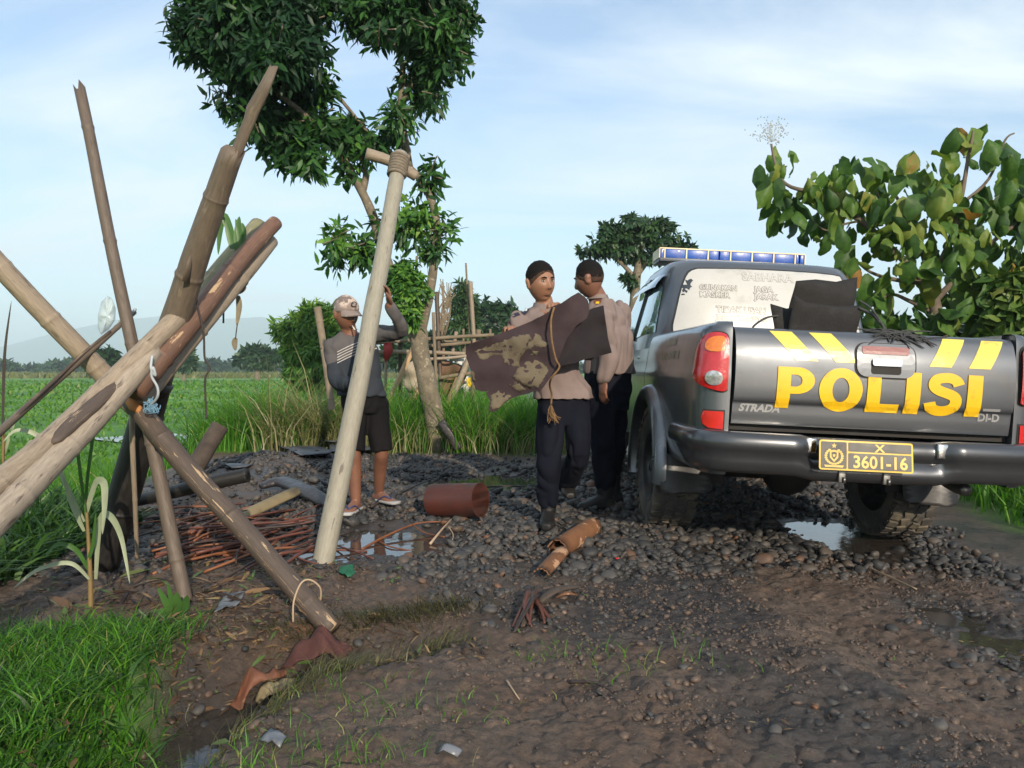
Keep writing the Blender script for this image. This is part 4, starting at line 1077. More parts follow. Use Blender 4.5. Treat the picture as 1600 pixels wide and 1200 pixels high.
# underbody
mb = MB()
for sx in (-.42, .42): mb.box((sx, 2.6, .60), (.09, 5.0, .14), bev=.01)
mb.box((0, .9, .78), (1.6, 1.4, .06)); mb.box((0, 3.1, .62), (1.5, 2.4, .2), bev=.05)
mb.box((0, .20, .62), (1.50, .10, .14), bev=.02)
tp(mb, 'chassis', 'under_dark', truck, auto=30)
mb = MB(); mb.tube([(-.70, WY, WZ), (.70, WY, WZ)], .055, 14); mb.sphere((.06, WY, WZ), (.17, .15, .16)); tp(mb, 'rear_axle', 'under_dark', truck)
mb = MB(); mb.tube(smoothpath([(.42, 3.2, .42), (.45, 2.2, .45), (.50, 1.9, .62), (.52, 1.0, .66), (.58, .45, .50), (.60, .30, .48)], 5), .032, 10); tp(mb, 'exhaust', 'steel', truck)
w_ = copyobj(wheel0[0], parent=truck); w_.name = 'spare_wheel'; w_.location = (-.05, .80, .60); w_.rotation_euler = (0, R(90), 0); w_.scale = (.9, .95, .95)
for k_ in wheel0[1][1:]: copyobj(k_, parent=w_)
# print on the bed side
for sg, t_list in ((-1, [('CALL CENTRE 110', .062, 1.115), ('SABHARA', .060, 1.195)]),):
    for txt, size, z_ in t_list:
        vs, fs = text_loops(txt, size, .003)
        tp(MB().add([(lambda q: Vector((-q.x, q.y, q.z)))(Sout(u_at_y(.95) - v_[0], z_ + v_[1], .003)) for v_ in vs], fs), 'lettering', 'side_print', truck, smooth=False)

# ------------------------------------------------------------ roofing felt standing in the bed, string at the tailgate
simple('felt', (.010, .0095, .010), (.015, .0135, .013), rough=.85, scale=14, bump=.5, bscale=60, bdist=.006)
def TW(p): return Vector((TX, TY, TZ)) + Matrix.Rotation(R(2.7), 3, 'Y') @ Vector(p)
def bedsheet(loop, y0, tilt, label, seed):
    mb = MB()
    loop = [((u_ + .415) * .66 - .455, w_) for u_, w_ in loop]
    def fn(u, w):
        d = w - 1.20
        return TW((u, y0 + tilt * d + .018 * math.sin(u * 9 + seed) + .012 * math.sin(w * 23 + seed * 2 + u * 4), w))
    mb.sheet([loop], fn, sp=.03, th=.008)
    tag(mb.build('felt_sheet', 'felt'), label, 'roofing felt', 'felt sheets loaded in the pickup bed')
bedsheet([(-.32, 1.08), (.25, 1.08), (.285, 1.42), (.325, 1.60), (.13, 1.565), (-.05, 1.57), (-.215, 1.555), (-.255, 1.40)], .42, .05, 'black felt sheet reaching highest above the tailgate, its right corner pointed', 1)
bedsheet([(-.30, 1.08), (.26, 1.08), (.275, 1.30), (.300, 1.435), (.08, 1.425), (-.17, 1.435), (-.265, 1.47), (-.285, 1.33)], .35, .02, 'black felt sheet in front of the others above the tailgate, with a level top edge', 2.3)
bedsheet([(-.36, 1.08), (-.10, 1.08), (-.12, 1.42), (-.28, 1.405), (-.415, 1.425), (-.385, 1.30)], .385, .03, 'small black felt flap sticking out left of the felt stack in the bed', 4.1)
simple('black_string', (.03, .032, .034), (.05, .05, .05), rough=.8, bump=.2)
mb = MB()
mb_ = mb; mb = MB(); mb.tube(smoothpath([TW(p) for p in [(.0, .36, 1.42), (.06, .34, 1.39), (.10, .30, 1.33), (.115, .24, 1.285), (.11, .16, 1.262)]], 5), .008, 6)
tag(mb.build('string', 'black_string'), 'thick black string running from the felt down to the tailgate handle', 'string'); mb = MB()
mb.tube(smoothpath([TW(p) for p in [(.0, .36, 1.46), (.05, .33, 1.42), (.085, .29, 1.35), (.10, .25, 1.285)]], 5), .006, 6)
tag(mb.build('string', 'black_string'), 'thinner black string beside the thick one right of the felt', 'string'); mb = MB()
mb.tube(smoothpath([TW(p) for p in [(-.42, .38, 1.36), (-.49, .36, 1.345), (-.56, .33, 1.30), (-.58, .30, 1.27)]], 5), .006, 6)
tag(mb.build('string', 'black_string'), 'black string hanging out left of the felt in front of the rear window', 'string'); mb = MB()
rr_ = random.Random(4)
for k in range(46):
    a_ = rr_.uniform(0, 6.28); l_ = rr_.uniform(.03, .14); x_ = .09 + rr_.gauss(0.03, .05); z_ = 1.255 + rr_.uniform(-.015, .03)
    def sp_(x, z): 
        if z >= 1.275: return TW((x, .20, min(z, 1.30)))
        return TW(TGs(x, z, .006 + rr_.uniform(0, .012)))
    pts = [sp_(x_, z_), sp_(x_ + .5 * l_ * math.cos(a_) * 1.4, z_ + .5 * l_ * math.sin(a_) * .4 + .006), sp_(x_ + l_ * math.cos(a_) * 1.4, z_ + l_ * math.sin(a_) * .45 - .01)]
    mb.tube(smoothpath(pts, 3), [.004] * 6 + [.002], 5)
tag(mb.build('string', 'black_string'), 'tangled black string ends over the tailgate edge beside its handle', kind='stuff')
# ------------------------------------------------------------ people
from mathutils.bvhtree import BVHTree
simple('skin', (.29, .145, .085), (.235, .112, .066), rough=.5, scale=9, bump=.12, bscale=160, bdist=.002, spec=.45)
simple('skin_dark', (.215, .098, .060), (.165, .074, .046), rough=.5, scale=9, bump=.12, bscale=160, bdist=.002)
simple('hair_black', (.006, .0055, .0055), (.011, .010, .009), rough=.8, spec=.12, scale=60, bump=.6, bscale=260, bdist=.004)
simple('hair_mid', (.014, .010, .009), (.010, .008, .007), rough=.85, spec=.12, scale=70, bump=.4, bscale=260, bdist=.003)
simple('hair_fade', (.075, .043, .030), (.045, .028, .021), rough=.85, spec=.12, scale=70, bump=.4, bscale=260, bdist=.003)
simple('lip', (.20, .075, .06), rough=.5, bump=0)
simple('eye_white', (.55, .50, .46), rough=.25, bump=0)
simple('eye_dark', (.012, .009, .008), rough=.2, bump=0)
simple('uniform_shirt', spec=.12, c1=(.222, .172, .158), c2=(.180, .138, .127), rough=.85, scale=5, bump=.25, bscale=300, bdist=.001)
simple('undershirt', spec=.12, c1=(.27, .165, .125), rough=.9, bump=.1)
simple('uniform_trousers', spec=.08, c1=(.007, .0085, .015), c2=(.011, .012, .019), rough=.9, scale=6, bump=.25, bscale=260, bdist=.001)
simple('boot_leather', (.010, .010, .011), (.02, .019, .018), rough=.5, spec=.3, scale=20, bump=.25, dirt=(.06, .05, .04), dlo=.58, dhi=.75)
simple('belt_black', (.012, .012, .012), rough=.4, bump=.1)
simple('patch_navy', (.02, .022, .045), rough=.8, bump=0)
simple('patch_brown', (.16, .05, .025), rough=.8, bump=0)
simple('badge_white', (.65, .65, .62), rough=.6, bump=0)
simple('badge_yellow', (.75, .50, .03), rough=.4, bump=0)
simple('shorts_black', spec=.08, c1=(.008, .008, .009), c2=(.014, .013, .014), rough=.9, scale=5, bump=.3, bscale=200)
simple('stripe_white', (.62, .60, .57), rough=.85, bump=0)
simple('flipflop_sole', (.42, .42, .42), rough=.7, bump=.1); simple('flipflop_strap', (.03, .045, .12), rough=.55, bump=0)
simple('cap_cloth', (.50, .40, .34), (.24, .19, .17), rough=.9, scale=11, bump=.2, bscale=200, lo=.44, hi=.54, dirt=(.17, .13, .12), dscale=9, dlo=.55, dhi=.58)
simple('cap_dark', (.07, .055, .05), rough=.9, bump=.1)
simple('cigarette_paper', (.8, .78, .72), rough=.8, bump=0); simple('ember', (.16, .15, .14), rough=.9, bump=0)
# two-tone sweater: mid grey yoke and upper sleeves, slate lower body
m = simple('sweater', spec=.12, c1=(.12, .11, .11), c2=(.09, .083, .085), rough=.92, scale=5, bump=.3, bscale=260, bdist=.0015)
nt = m.node_tree; bs = [n for n in nt.nodes if n.type == 'BSDF_PRINCIPLED'][0]
old = bs.inputs['Base Color'].links[0].from_socket
pos = nd(nt, 'ShaderNodeTexCoord'); dt = nd(nt, 'ShaderNodeVectorMath', operation='DOT_PRODUCT'); nt.links.new(pos.outputs['Object'], dt.inputs[0]); dt.inputs[1].default_value = (-.32, 0, .95)
thr = nd(nt, 'ShaderNodeMapRange'); nt.links.new(dt.outputs['Value'], thr.inputs['Value']); thr.inputs['From Min'].default_value = 1.075; thr.inputs['From Max'].default_value = 1.068
mxn = nd(nt, 'ShaderNodeMix', data_type='RGBA'); nt.links.new(thr.outputs[0], mxn.inputs[0]); nt.links.new(old, mxn.inputs[6]); mxn.inputs[7].default_value = (.036, .042, .052, 1)
nt.links.new(mxn.outputs[2], bs.inputs['Base Color'])

def fuse(mb, name, mat, parent, voxel=.008, smooth=3, fold=0.0, ff=(9, 9, 5), seed=0, target=None, fine=0.0):
    """one continuous skin over overlapping closed shapes"""
    me = bpy.data.meshes.new('tmp'); me.from_pydata(mb.v, [], mb.f)
    bm = bmesh.new(); bm.from_mesh(me); bmesh.ops.recalc_face_normals(bm, faces=bm.faces[:]); bm.to_mesh(me); bm.free()
    ob = bpy.data.objects.new('tmp', me); COL.objects.link(ob)
    r = ob.modifiers.new('r', 'REMESH'); r.mode = 'VOXEL'; r.voxel_size = voxel; r.adaptivity = 0
    s_ = ob.modifiers.new('s', 'SMOOTH'); s_.factor = .5; s_.iterations = smooth
    dg = bpy.context.evaluated_depsgraph_get(); dg.update()
    o2 = bpy.data.meshes.new_from_object(ob.evaluated_get(dg))
    bpy.data.objects.remove(ob); bpy.data.meshes.remove(me)
    if fold:
        n = len(o2.vertices); no = np.empty(n * 3, dtype=np.float32); o2.vertices.foreach_get('normal', no); co = np.empty(n * 3, dtype=np.float32); o2.vertices.foreach_get('co', co)
        co = co.reshape(-1, 3); no = no.reshape(-1, 3); d = np.empty(n, dtype=np.float32)
        for i in range(n):
            p = Vector((co[i][0] * ff[0] + seed, co[i][1] * ff[1], co[i][2] * ff[2]))
            q = mnoise.noise(p + 1.6 * mnoise.noise_vector(p * .5))
            d[i] = (abs(q) * 2 - .6) * fold + (fine * mnoise.noise(p * 3.1) if fine else 0)
        co += no * d[:, None]; o2.vertices.foreach_set('co', co.ravel())
    o2.name = name; o2.materials.clear()
    o2.uv_layers.new(name='UVMap')
    return finish(o2, name, mat, parent, True)
def bvh_of(ob):
    off = Vector((0, 0, 0)); q = ob
    while q is not None: off += q.location; q = q.parent
    return BVHTree.FromPolygons([v.co + off for v in ob.data.vertices], [tuple(p.vertices) for p in ob.data.polygons])
def limb(mb, pts, rad, n=16, sm=5):
    pts = [Vector(p) for p in pts]
    if len(pts) > 2:
        q = smoothpath(pts, sm); rr_ = np.interp(np.linspace(0, len(pts) - 1, len(q)), range(len(pts)), rad)
    else: q, rr_ = pts, rad
    mb.tube(q, list(rr_), n)
    for p, r in ((pts[0], rad[0]), (pts[-1], rad[-1])): mb.sphere(p, r * .985, n, 10)
def loft(mb, secs, n=26, e=2.4):
    def fn(t, k):
        c, a, b = secs[int(k)]; ct, st = math.cos(t), math.sin(t)
        return Vector(c) + Vector(a) * math.copysign(abs(ct) ** (2 / e), ct) + Vector(b) * math.copysign(abs(st) ** (2 / e), st)
    o = len(mb.v); ts_ = [2 * math.pi * k / n for k in range(n)]
    mb.grid(fn, ts_, range(len(secs)), closed_u=True)
    mb.f.append(tuple(o + i for i in reversed(range(n)))); l_ = o + n * (len(secs) - 1); mb.f.append(tuple(l_ + i for i in range(n)))
def head_fn(th, ph, grow=0.0):
    d = Vector((math.sin(ph) * math.sin(th), math.sin(ph) * math.cos(th), math.cos(ph)))     # th=0 faces +y
    x, y, z = d.x * .079, d.y * .094, d.z * .117
    if z < 0:
        t = -z / .117
        x *= 1 - .22 * t ** 2.2
        if y < 0: y *= 1 - .40 * t
        else: y *= 1 - .04 * t
    if z > 0: y -= .010 * (z / .117); x *= 1 + .03 * math.sin(math.pi * z / .117)
    g = lambda cx, cz, sx, sz: math.exp(-((x - cx) / sx) ** 2 - ((z - cz) / sz) ** 2)
    if y > 0 and not grow:
        y += .021 * g(0, -.028, .011, .017) + .011 * g(0, -.004, .009, .024) + .006 * (g(.013, -.033, .008, .009) + g(-.013, -.033, .008, .009))
        y -= .012 * (g(.031, .012, .016, .011) + g(-.031, .012, .016, .011)) - .005 * (g(.030, .031, .024, .009) + g(-.030, .031, .024, .009))
        y += .008 * (g(0, -.060, .020, .007) + .9 * g(0, -.073, .018, .006)) - .006 * g(0, -.066, .024, .003)
        y += .009 * g(0, -.098, .018, .014) + .004 * (g(.045, -.02, .018, .02) + g(-.045, -.02, .018, .02)) - .005 * g(0, -.083, .02, .006)
    p = Vector((x, y, z))
    return p + d * grow
class Head:
    def __init__(s, c, face, tilt=0.0, size=1.0):
        f = Vector(face).normalized(); r = f.cross(Vector((0, 0, 1))).normalized(); u = r.cross(f)
        s.M = Matrix((( -r.x * -1, f.x, u.x), (r.y, f.y, u.y), (r.z, f.z, u.z))) @ Matrix.Rotation(tilt, 3, 'Y')
        s.c = Vector(c); s.k = size
    def __call__(s, x, y, z): return s.c + s.M @ (Vector((x, y, z)) * s.k)
    def skull(s, mb):
        mb.grid(lambda t, p: s.c + s.M @ (head_fn(t, p) * s.k), [2 * math.pi * k / 56 for k in range(56)], [.02 + (math.pi - .04) * k / 44 for k in range(45)], closed_u=True)
        n0 = len(mb.v) - 56 * 45
        mb.f.append(tuple(n0 + i for i in range(56))[::-1]); mb.f.append(tuple(n0 + 56 * 44 + i for i in range(56)))
        for sx in (-1, 1):
            mb.sphere(s(sx * .081, -.014, -.004), 1, 10, 8, M=s.M @ Matrix.Rotation(sx * -.35, 3, 'Z') @ Matrix.Diagonal((.012 * s.k, .021 * s.k, .034 * s.k)))
            mb.sphere(s(sx * .088, -.024, .012), 1, 10, 8, M=s.M @ Matrix.Rotation(sx * -.5, 3, 'Z') @ Matrix.Diagonal((.006 * s.k, .018 * s.k, .018 * s.k)))
    def hairshell(s, mb, zf, zb, grow=.010, nz=0.0):
        """closed shell over the scalp; zf/zb are the hairline height at forehead and nape"""
        T = [2 * math.pi * k / 56 for k in range(56)]
        def line(t):
            c = .5 + .5 * math.cos(t); return zb + (zf - zb) * c ** 2.2 + .004 * mnoise.noise(Vector((t * 14, zf * 90, 0))) + .003 * mnoise.noise(Vector((t * 41, zf * 90, 3)))
        def fn(t, k):
            zl = line(t); phl = math.acos(max(-1, min(1, zl / .125))); ph = .03 + (phl - .03) * k
            return s.c + s.M @ (head_fn(t, ph, grow * (1 - k ** 6 * .8) + nz * mnoise.noise(Vector((math.sin(t) * 17, math.cos(t) * 17, k * 19))) * (1 - k ** 4)) * s.k)
        def fi(t, k):
            zl = line(t); phl = math.acos(max(-1, min(1, zl / .125))); ph = .03 + (phl - .03) * k
            return s.c + s.M @ (head_fn(t, ph, -.004) * s.k)
        o = len(mb.v); mb.grid(fn, T, [k / 16 for k in range(17)], closed_u=True); mb.f.append(tuple(o + i for i in range(56))[::-1])
        o2 = len(mb.v); mb.grid(fi, T, [k / 16 for k in range(17)], closed_u=True, flip=True)
        for i in range(56): mb.f.append((o + 16 * 56 + i, o + 16 * 56 + (i + 1) % 56, o2 + 16 * 56 + (i + 1) % 56, o2 + 16 * 56 + i))
    def features(s, parent, hair='hair_black', squint=.55, brow=True):
        for sx in (-1, 1):
            mb = MB(); mb.sphere(s(sx * .031, .0775, .011), 1, 10, 8, M=s.M @ Matrix.Diagonal((.0135 * s.k, .006 * s.k, .0135 * squint * .6 * s.k))); e_ = mb.build('eye', 'eye_white', parent)
            mb = MB(); mb.sphere(s(sx * .031 + .002, .0815, .011), 1, 8, 6, M=s.M @ Matrix.Diagonal((.0062 * s.k, .004 * s.k, .0068 * squint * s.k))); mb.build('iris', 'eye_dark', e_)
            mb = MB(); mb.tube([s(sx * (.031 + dx_), .0795 + (.002 if abs(dx_) < .01 else 0), .0185 - abs(dx_) * .25) for dx_ in (-.014, 0, .014)], [.0016, .0024, .0016], 6); mb.build('eyelid', 'eye_dark', parent)
            if brow:
                mb = MB(); mb.tube([s(sx * .014, .0915, .028), s(sx * .030, .089, .033), s(sx * .046, .078, .029)], [.0035, .0042, .002], 6); mb.build('eyebrow', hair, parent)
            mb = MB(); mb.sphere(s(sx * .0085, .1005, -.0365), 1, 6, 5, M=s.M @ Matrix.Diagonal((.0042 * s.k, .006 * s.k, .0025 * s.k))); mb.build('nostril', 'eye_dark', parent)
        mb = MB(); mb.tube([s(-.024, .0865, -.066), s(-.012, .0955, -.0655), s(0, .0975, -.0655), s(.012, .0955, -.0655), s(.024, .0865, -.066)], [.0012, .0024, .0026, .0024, .0012], 6); mb.build('mouth', 'lip', parent)
def hand(mb, w, d, n, curl=.5, thumb=1, s=1.0, spread=.0):
    w, d, n = Vector(w), Vector(d).normalized(), Vector(n); n = (n - d * n.dot(d)).normalized(); sd = d.cross(n) * thumb
    M = Matrix((sd, d, n)).transposed()
    mb.sphere(w + d * .048 * s, 1, 14, 10, M=M @ Matrix.Diagonal((.041 * s, .054 * s, .0165 * s)))
    mb.sphere(w + d * .075 * s, 1, 12, 8, M=M @ Matrix.Diagonal((.040 * s, .022 * s, .014 * s)))
    mb.sphere(w, .024 * s, 10, 8)
    for i, L in enumerate((.072, .081, .076, .060)):
        b = w + d * (.086 - .004 * abs(i - 1.2)) * s + sd * (.030 - .0195 * i) * s
        v = (d + sd * (spread * (1.2 - i) * .2)).normalized(); pts = [b]; a = curl * (.35 + .1 * i)
        for sg in (.42, .33, .25):
            q = (v * math.cos(a) + n * math.sin(a)); pts.append(pts[-1] + q * L * sg * s); a += curl * .8
        limb(mb, pts, [.0098 * s, .0092 * s, .0085 * s, .0072 * s], 8, 2)
    b = w + d * .022 * s + sd * .030 * s
    v1 = (sd * .7 + d * .65 + n * .35).normalized(); v2 = (sd * .25 + d * .9 + n * (.35 + .3 * curl)).normalized()
    limb(mb, [b, b + v1 * .038 * s, b + v1 * .038 * s + v2 * .032 * s, b + v1 * .038 * s + v2 * .055 * s], [.0135 * s, .0115 * s, .0105 * s, .008 * s], 8, 2)

def boot(mb, ank, toe, sole=.0, s=1.0):
    """ankle joint above the heel, toe direction horizontal"""
    a = Vector(ank); f = Vector(toe); f.z = 0; f.normalize(); sd = Vector((f.y, -f.x, 0)); g = a.z - .095 * s
    def sec(k, w, h0, h1): c = a + f * k * s; return (Vector((c.x, c.y, g + (h0 + h1) / 2 * s)), sd * w * s, Vector((0, 0, (h1 - h0) / 2 * s)))
    loft(mb, [sec(-.075, .022, .0, .05), sec(-.065, .034, 0, .09), sec(-.02, .041, 0, .115), sec(.03, .043, 0, .11), sec(.085, .048, 0, .088), sec(.13, .050, 0, .068), sec(.17, .045, 0, .058), sec(.195, .028, 0, .042)], 18, 2.6)
    limb(mb, [a + Vector((0, 0, .0)), a + Vector((0, 0, .12 * s))], [.050 * s, .058 * s], 14)

# ---------------- policeman carrying the torn sheet
gC = .045
c1 = empty('person', (.27, 5.02, gz(.27, 5.02)), 'policeman in a pinkish tan shirt and black trousers carrying a torn patched sheet', 'person')
F1 = Vector((.30, -.95, 0)).normalized(); R1 = Vector((.95, .30, 0)).normalized()
hd = Head(P(845, 442, 4.98), (.50, -.86, -.08), tilt=R(4), size=1.07)
Jc = dict(sL=P(812, 503, 4.97), eL=P(793, 570, 4.90), wL=P(789, 532, 4.80), sR=P(897, 497, 5.05), eR=P(922, 548, 5.02), wR=P(880, 492, 4.75), pel=P(880, 618, 5.04), kA=P(857, 706, 4.93), aA=P(857, 793, 5.02), hA=P(862, 628, 5.02), hB=P(897, 626, 5.06), kB=P(905, 702, 5.00), aB=P(884, 752, 5.38))
body = MB(); hd.skull(body)
limb(body, [P(850, 470, 5.02), P(853, 498, 5.03)], [.058, .066], 16)
loft(body, [(P(855, 497, 5.03), R1 * .13, F1 * .075), (P(858, 530, 5.03), R1 * .165, F1 * .10), (P(868, 580, 5.04), R1 * .145, F1 * .10), (Jc['pel'], R1 * .155, F1 * .11)])
for a_ in ('L', 'R'): limb(body, [Jc['s' + a_], Jc['e' + a_], Jc['w' + a_]], [.048, .040, .029], 14)
hand(body, Jc['wL'] + Vector((0, -.005, 0)), (.25, -.45, .8), (.1, -.8, -.5), curl=1.15, thumb=1, s=.98)
hand(body, Jc['wR'], (-.55, -.35, .62), (-.35, -.75, -.5), curl=1.0, thumb=-1, s=.98)
for h_, k_, a_ in (('hA', 'kA', 'aA'), ('hB', 'kB', 'aB')): limb(body, [Jc[h_], Jc[k_], Jc[a_]], [.078, .055, .04], 14)
b1 = fuse(body, 'body', 'skin', c1, voxel=.0055, smooth=3)
hd.features(c1)
hb = MB(); hd.hairshell(hb, .068, -.045, .007, .002); hb.build('hair', 'hair_fade', c1)
hb = MB(); hd.hairshell(hb, .073, -.020, .010, .003); hb.build('hair', 'hair_mid', c1)
hb = MB(); hd.hairshell(hb, .078, .022, .017, .006); hb.build('hair', 'hair_black', c1)
sh = MB()
loft(sh, [(P(852, 477, 5.05), R1 * .075, F1 * .062), (P(853, 485, 5.04), R1 * .150, F1 * .085), (P(855, 500, 5.03), R1 * .195, F1 * .11), (P(858, 540, 5.02), R1 * .185, F1 * .128), (P(866, 580, 5.03), R1 * .168, F1 * .128), (P(878, 605, 5.04), R1 * .188, F1 * .140), (P(881, 623, 5.04), R1 * .205, F1 * .152)])
limb(sh, [Jc['sL'], Jc['eL'], Jc['wL'].lerp(Jc['eL'], .22)], [.072, .060, .048], 16); limb(sh, [Jc['sR'], Jc['eR'], Jc['wR'].lerp(Jc['eR'], .2)], [.075, .060, .048], 16)
shirt1 = fuse(sh, 'shirt', 'uniform_shirt', c1, voxel=.008, smooth=4, fold=.015, seed=1.3, fine=.002)
tr = MB()
loft(tr, [(P(880, 608, 5.04), R1 * .172, F1 * .118), (P(880, 640, 5.04), R1 * .178, F1 * .122), (P(880, 662, 5.04), R1 * .16, F1 * .11)])
limb(tr, [Jc['hA'], Jc['kA'], Jc['aA'] + Vector((0, 0, .05))], [.098, .082, .070], 18); limb(tr, [Jc['hB'], Jc['kB'], Jc['aB'] + Vector((0, -.02, -.02))], [.098, .080, .070], 18)
fuse(tr, 'trousers', 'uniform_trousers', c1, voxel=.008, smooth=3, fold=.014, seed=4.1)
bt = MB(); ax = Jc['aA'].copy(); ax.z = gz(ax.x, ax.y) + .095; boot(bt, ax, (-.12, -1, 0)); fuse(bt, 'boot', 'boot_leather', c1, voxel=.006, smooth=3)
bt = MB(); ax = Jc['aB'].copy(); ax.z = max(ax.z, gz(ax.x, ax.y) + .13); boot(bt, ax, (.1, -1, 0)); fuse(bt, 'boot', 'boot_leather', c1, voxel=.006, smooth=3)
# collar, undershirt, tabs
def coll(parent, base, rv, fv, w, mat, up=.05, sg=(-1, 1)):
    for s_ in sg:
        mb = MB()
        mb.grid(lambda a_, k: base + rv * (s_ * math.sin(a_) * (w + .012 * k)) + fv * (math.cos(a_) * (w + .014 * k) * .95 + .030 * max(0, 1 - abs(a_) / 1.0) * k) + Vector((0, 0, up * (1 - .85 * k) - .055 * k * max(0, 1 - abs(a_) / .9) - .010 * (1 - abs(a_) / 3.1))), np.linspace(.28, 3.1, 18), np.linspace(0, 1, 6), flip=s_ < 0)
        mb.build('collar', mat, parent)
coll(c1, P(851, 484, 5.035), R1, F1, .072, 'uniform_shirt')
mb = MB(); mb.sphere(P(851, 494, 4.965), 1, 16, 10, M=Matrix((R1, F1, Vector((0, 0, 1)))).transposed() @ Matrix.Diagonal((.055, .03, .05))); mb.build('undershirt', 'undershirt', c1)
def decal(ob_bvh, parent, name, mat, cpx, cpy, w, h, rot=0, Y=4.0, th=.004, shape=None):
    """cloth patch laid on the garment where the line of sight meets it"""
    c = P(cpx, cpy, Y); o = Vector((0, 0, CAMH)); d = (c - o).normalized()
    hit, nor, _, _ = ob_bvh.ray_cast(o, d)
    if hit is None: return
    if nor.dot(d) > 0: nor = -nor
    x = Vector((0, 0, 1)).cross(nor).normalized(); y = nor.cross(x)
    lp = shape or [(-.5, -.5), (.5, -.5), (.5, .5), (-.5, .5)]
    cr_, sr_ = math.cos(rot), math.sin(rot)
    def fn(u, v_):
        q = hit + x * (u * cr_ - v_ * sr_) + y * (u * sr_ + v_ * cr_)
        h2, n2, _, _ = ob_bvh.ray_cast(q + nor * .03, -nor)
        return (h2 if h2 is not None else q) + nor * th
    mb = MB(); mb.sheet([[(a_ * w, b_ * h) for a_, b_ in lp]], fn, sp=.02, th=0); return mb.build(name, mat, parent, smooth=False)
SHIELD = [(-.5, .45), (0, .55), (.5, .45), (.45, -.1), (0, -.55), (-.45, -.1)]
bv = bvh_of(shirt1)
decal(bv, c1, 'collar_tab', 'patch_navy', 823, 489, .028, .055, R(-20), th=.012); decal(bv, c1, 'tab_emblem', 'badge_white', 823, 487, .014, .018, th=.015)
decal(bv, c1, 'collar_tab', 'patch_navy', 863, 474, .028, .04, R(20), th=.018); decal(bv, c1, 'tab_emblem', 'badge_white', 862, 474, .018, .02, th=.021)
decal(bv, c1, 'name_tag', 'patch_navy', 828, 508, .06, .016, R(14)); decal(bv, c1, 'sleeve_patch', 'patch_brown', 793, 507, .04, .05, shape=SHIELD)
decal(bv, c1, 'pin', 'badge_yellow', 886, 462, .022, .02, th=.012); decal(bv, c1, 'epaulette', 'patch_navy', 806, 492, .05, .03, R(25))
for k, (x_, y_) in enumerate(((847, 512), (845, 500))): decal(bv, c1, 'button', 'badge_white', x_, y_, .009, .009)
decal(bv, c1, 'pocket_flap', 'uniform_shirt', 834, 514, .075, .022, R(12), th=.006)

# ---------------- policeman with his back to the camera
c2 = empty('person', (.66, 5.5, gz(.66, 5.5)), 'policeman seen from behind in a tan shirt and black trousers beside the pickup', 'person')
F2 = Vector((-.80, .60, 0)).normalized(); R2 = Vector((.60, .80, 0)).normalized()
hd = Head(P(921, 437, 5.40), (-.86, .40, -.22), tilt=R(-3), size=1.08)
J2 = dict(sL=P(940, 496, 5.27), eL=P(951, 560, 5.24), wL=P(944, 594, 5.20), sR=P(968, 488, 5.62), eR=P(968, 545, 5.75), wR=P(948, 575, 5.82), pel=P(950, 592, 5.48), hA=P(938, 598, 5.38), kA=P(941, 683, 5.35), aA=P(944, 764, 5.42), hB=P(962, 596, 5.56), kB=P(960, 678, 5.56), aB=P(958, 742, 5.74))
body = MB(); hd.skull(body)
limb(body, [P(929, 455, 5.43), P(940, 480, 5.46)], [.062, .072], 16)
loft(body, [(P(944, 484, 5.46), R2 * .13, F2 * .08), (P(948, 520, 5.47), R2 * .17, F2 * .11), (P(950, 560, 5.48), R2 * .15, F2 * .11), (J2['pel'], R2 * .15, F2 * .11)])
for a_ in ('L', 'R'): limb(body, [J2['s' + a_], J2['e' + a_], J2['w' + a_]], [.048, .042, .030], 14)
hand(body, J2['wL'], (-.10, -.02, -1), (.75, .45, -.1), curl=.45, thumb=-1, s=1.05)
hand(body, J2['wR'], (-.5, .2, -.6), (0, .3, -1), curl=.5, thumb=1)
for h_, k_, a_ in (('hA', 'kA', 'aA'), ('hB', 'kB', 'aB')): limb(body, [J2[h_], J2[k_], J2[a_]], [.08, .056, .042], 14)
fuse(body, 'body', 'skin_dark', c2, voxel=.006, smooth=3)
hd.features(c2)
hb = MB(); hd.hairshell(hb, .066, -.040, .006, .002); hb.build('hair', 'hair_fade', c2)
hb = MB(); hd.hairshell(hb, .070, -.018, .009, .003); hb.build('hair', 'hair_mid', c2)
hb = MB(); hd.hairshell(hb, .074, .022, .013, .005); hb.build('hair', 'hair_black', c2)
sh = MB()
loft(sh, [(P(939, 468, 5.45), R2 * .078, F2 * .072), (P(944, 479, 5.46), R2 * .15, F2 * .095), (P(948, 494, 5.46), R2 * .195, F2 * .125), (P(951, 525, 5.47), R2 * .195, F2 * .150), (P(952, 560, 5.48), R2 * .190, F2 * .162), (P(952, 584, 5.48), R2 * .200, F2 * .172)])
limb(sh, [J2['sL'], J2['eL'], J2['wL'].lerp(J2['eL'], .12)], [.085, .068, .050], 16); limb(sh, [J2['sR'], J2['eR'], J2['wR'].lerp(J2['eR'], .12)], [.085, .066, .050], 16)
shirt2 = fuse(sh, 'shirt', 'uniform_shirt', c2, voxel=.008, smooth=4, fold=.015, seed=8.2, fine=.002)
tr = MB()
loft(tr, [(P(951, 576, 5.48), R2 * .175, F2 * .145), (P(951, 610, 5.48), R2 * .18, F2 * .150), (P(951, 640, 5.48), R2 * .165, F2 * .13)])
limb(tr, [J2['hA'], J2['kA'], J2['aA'] + Vector((0, 0, .05))], [.108, .09, .075], 18); limb(tr, [J2['hB'], J2['kB'], J2['aB'] + Vector((0, 0, .05))], [.108, .088, .074], 18)
fuse(tr, 'trousers', 'uniform_trousers', c2, voxel=.008, smooth=3, fold=.014, seed=14.1)
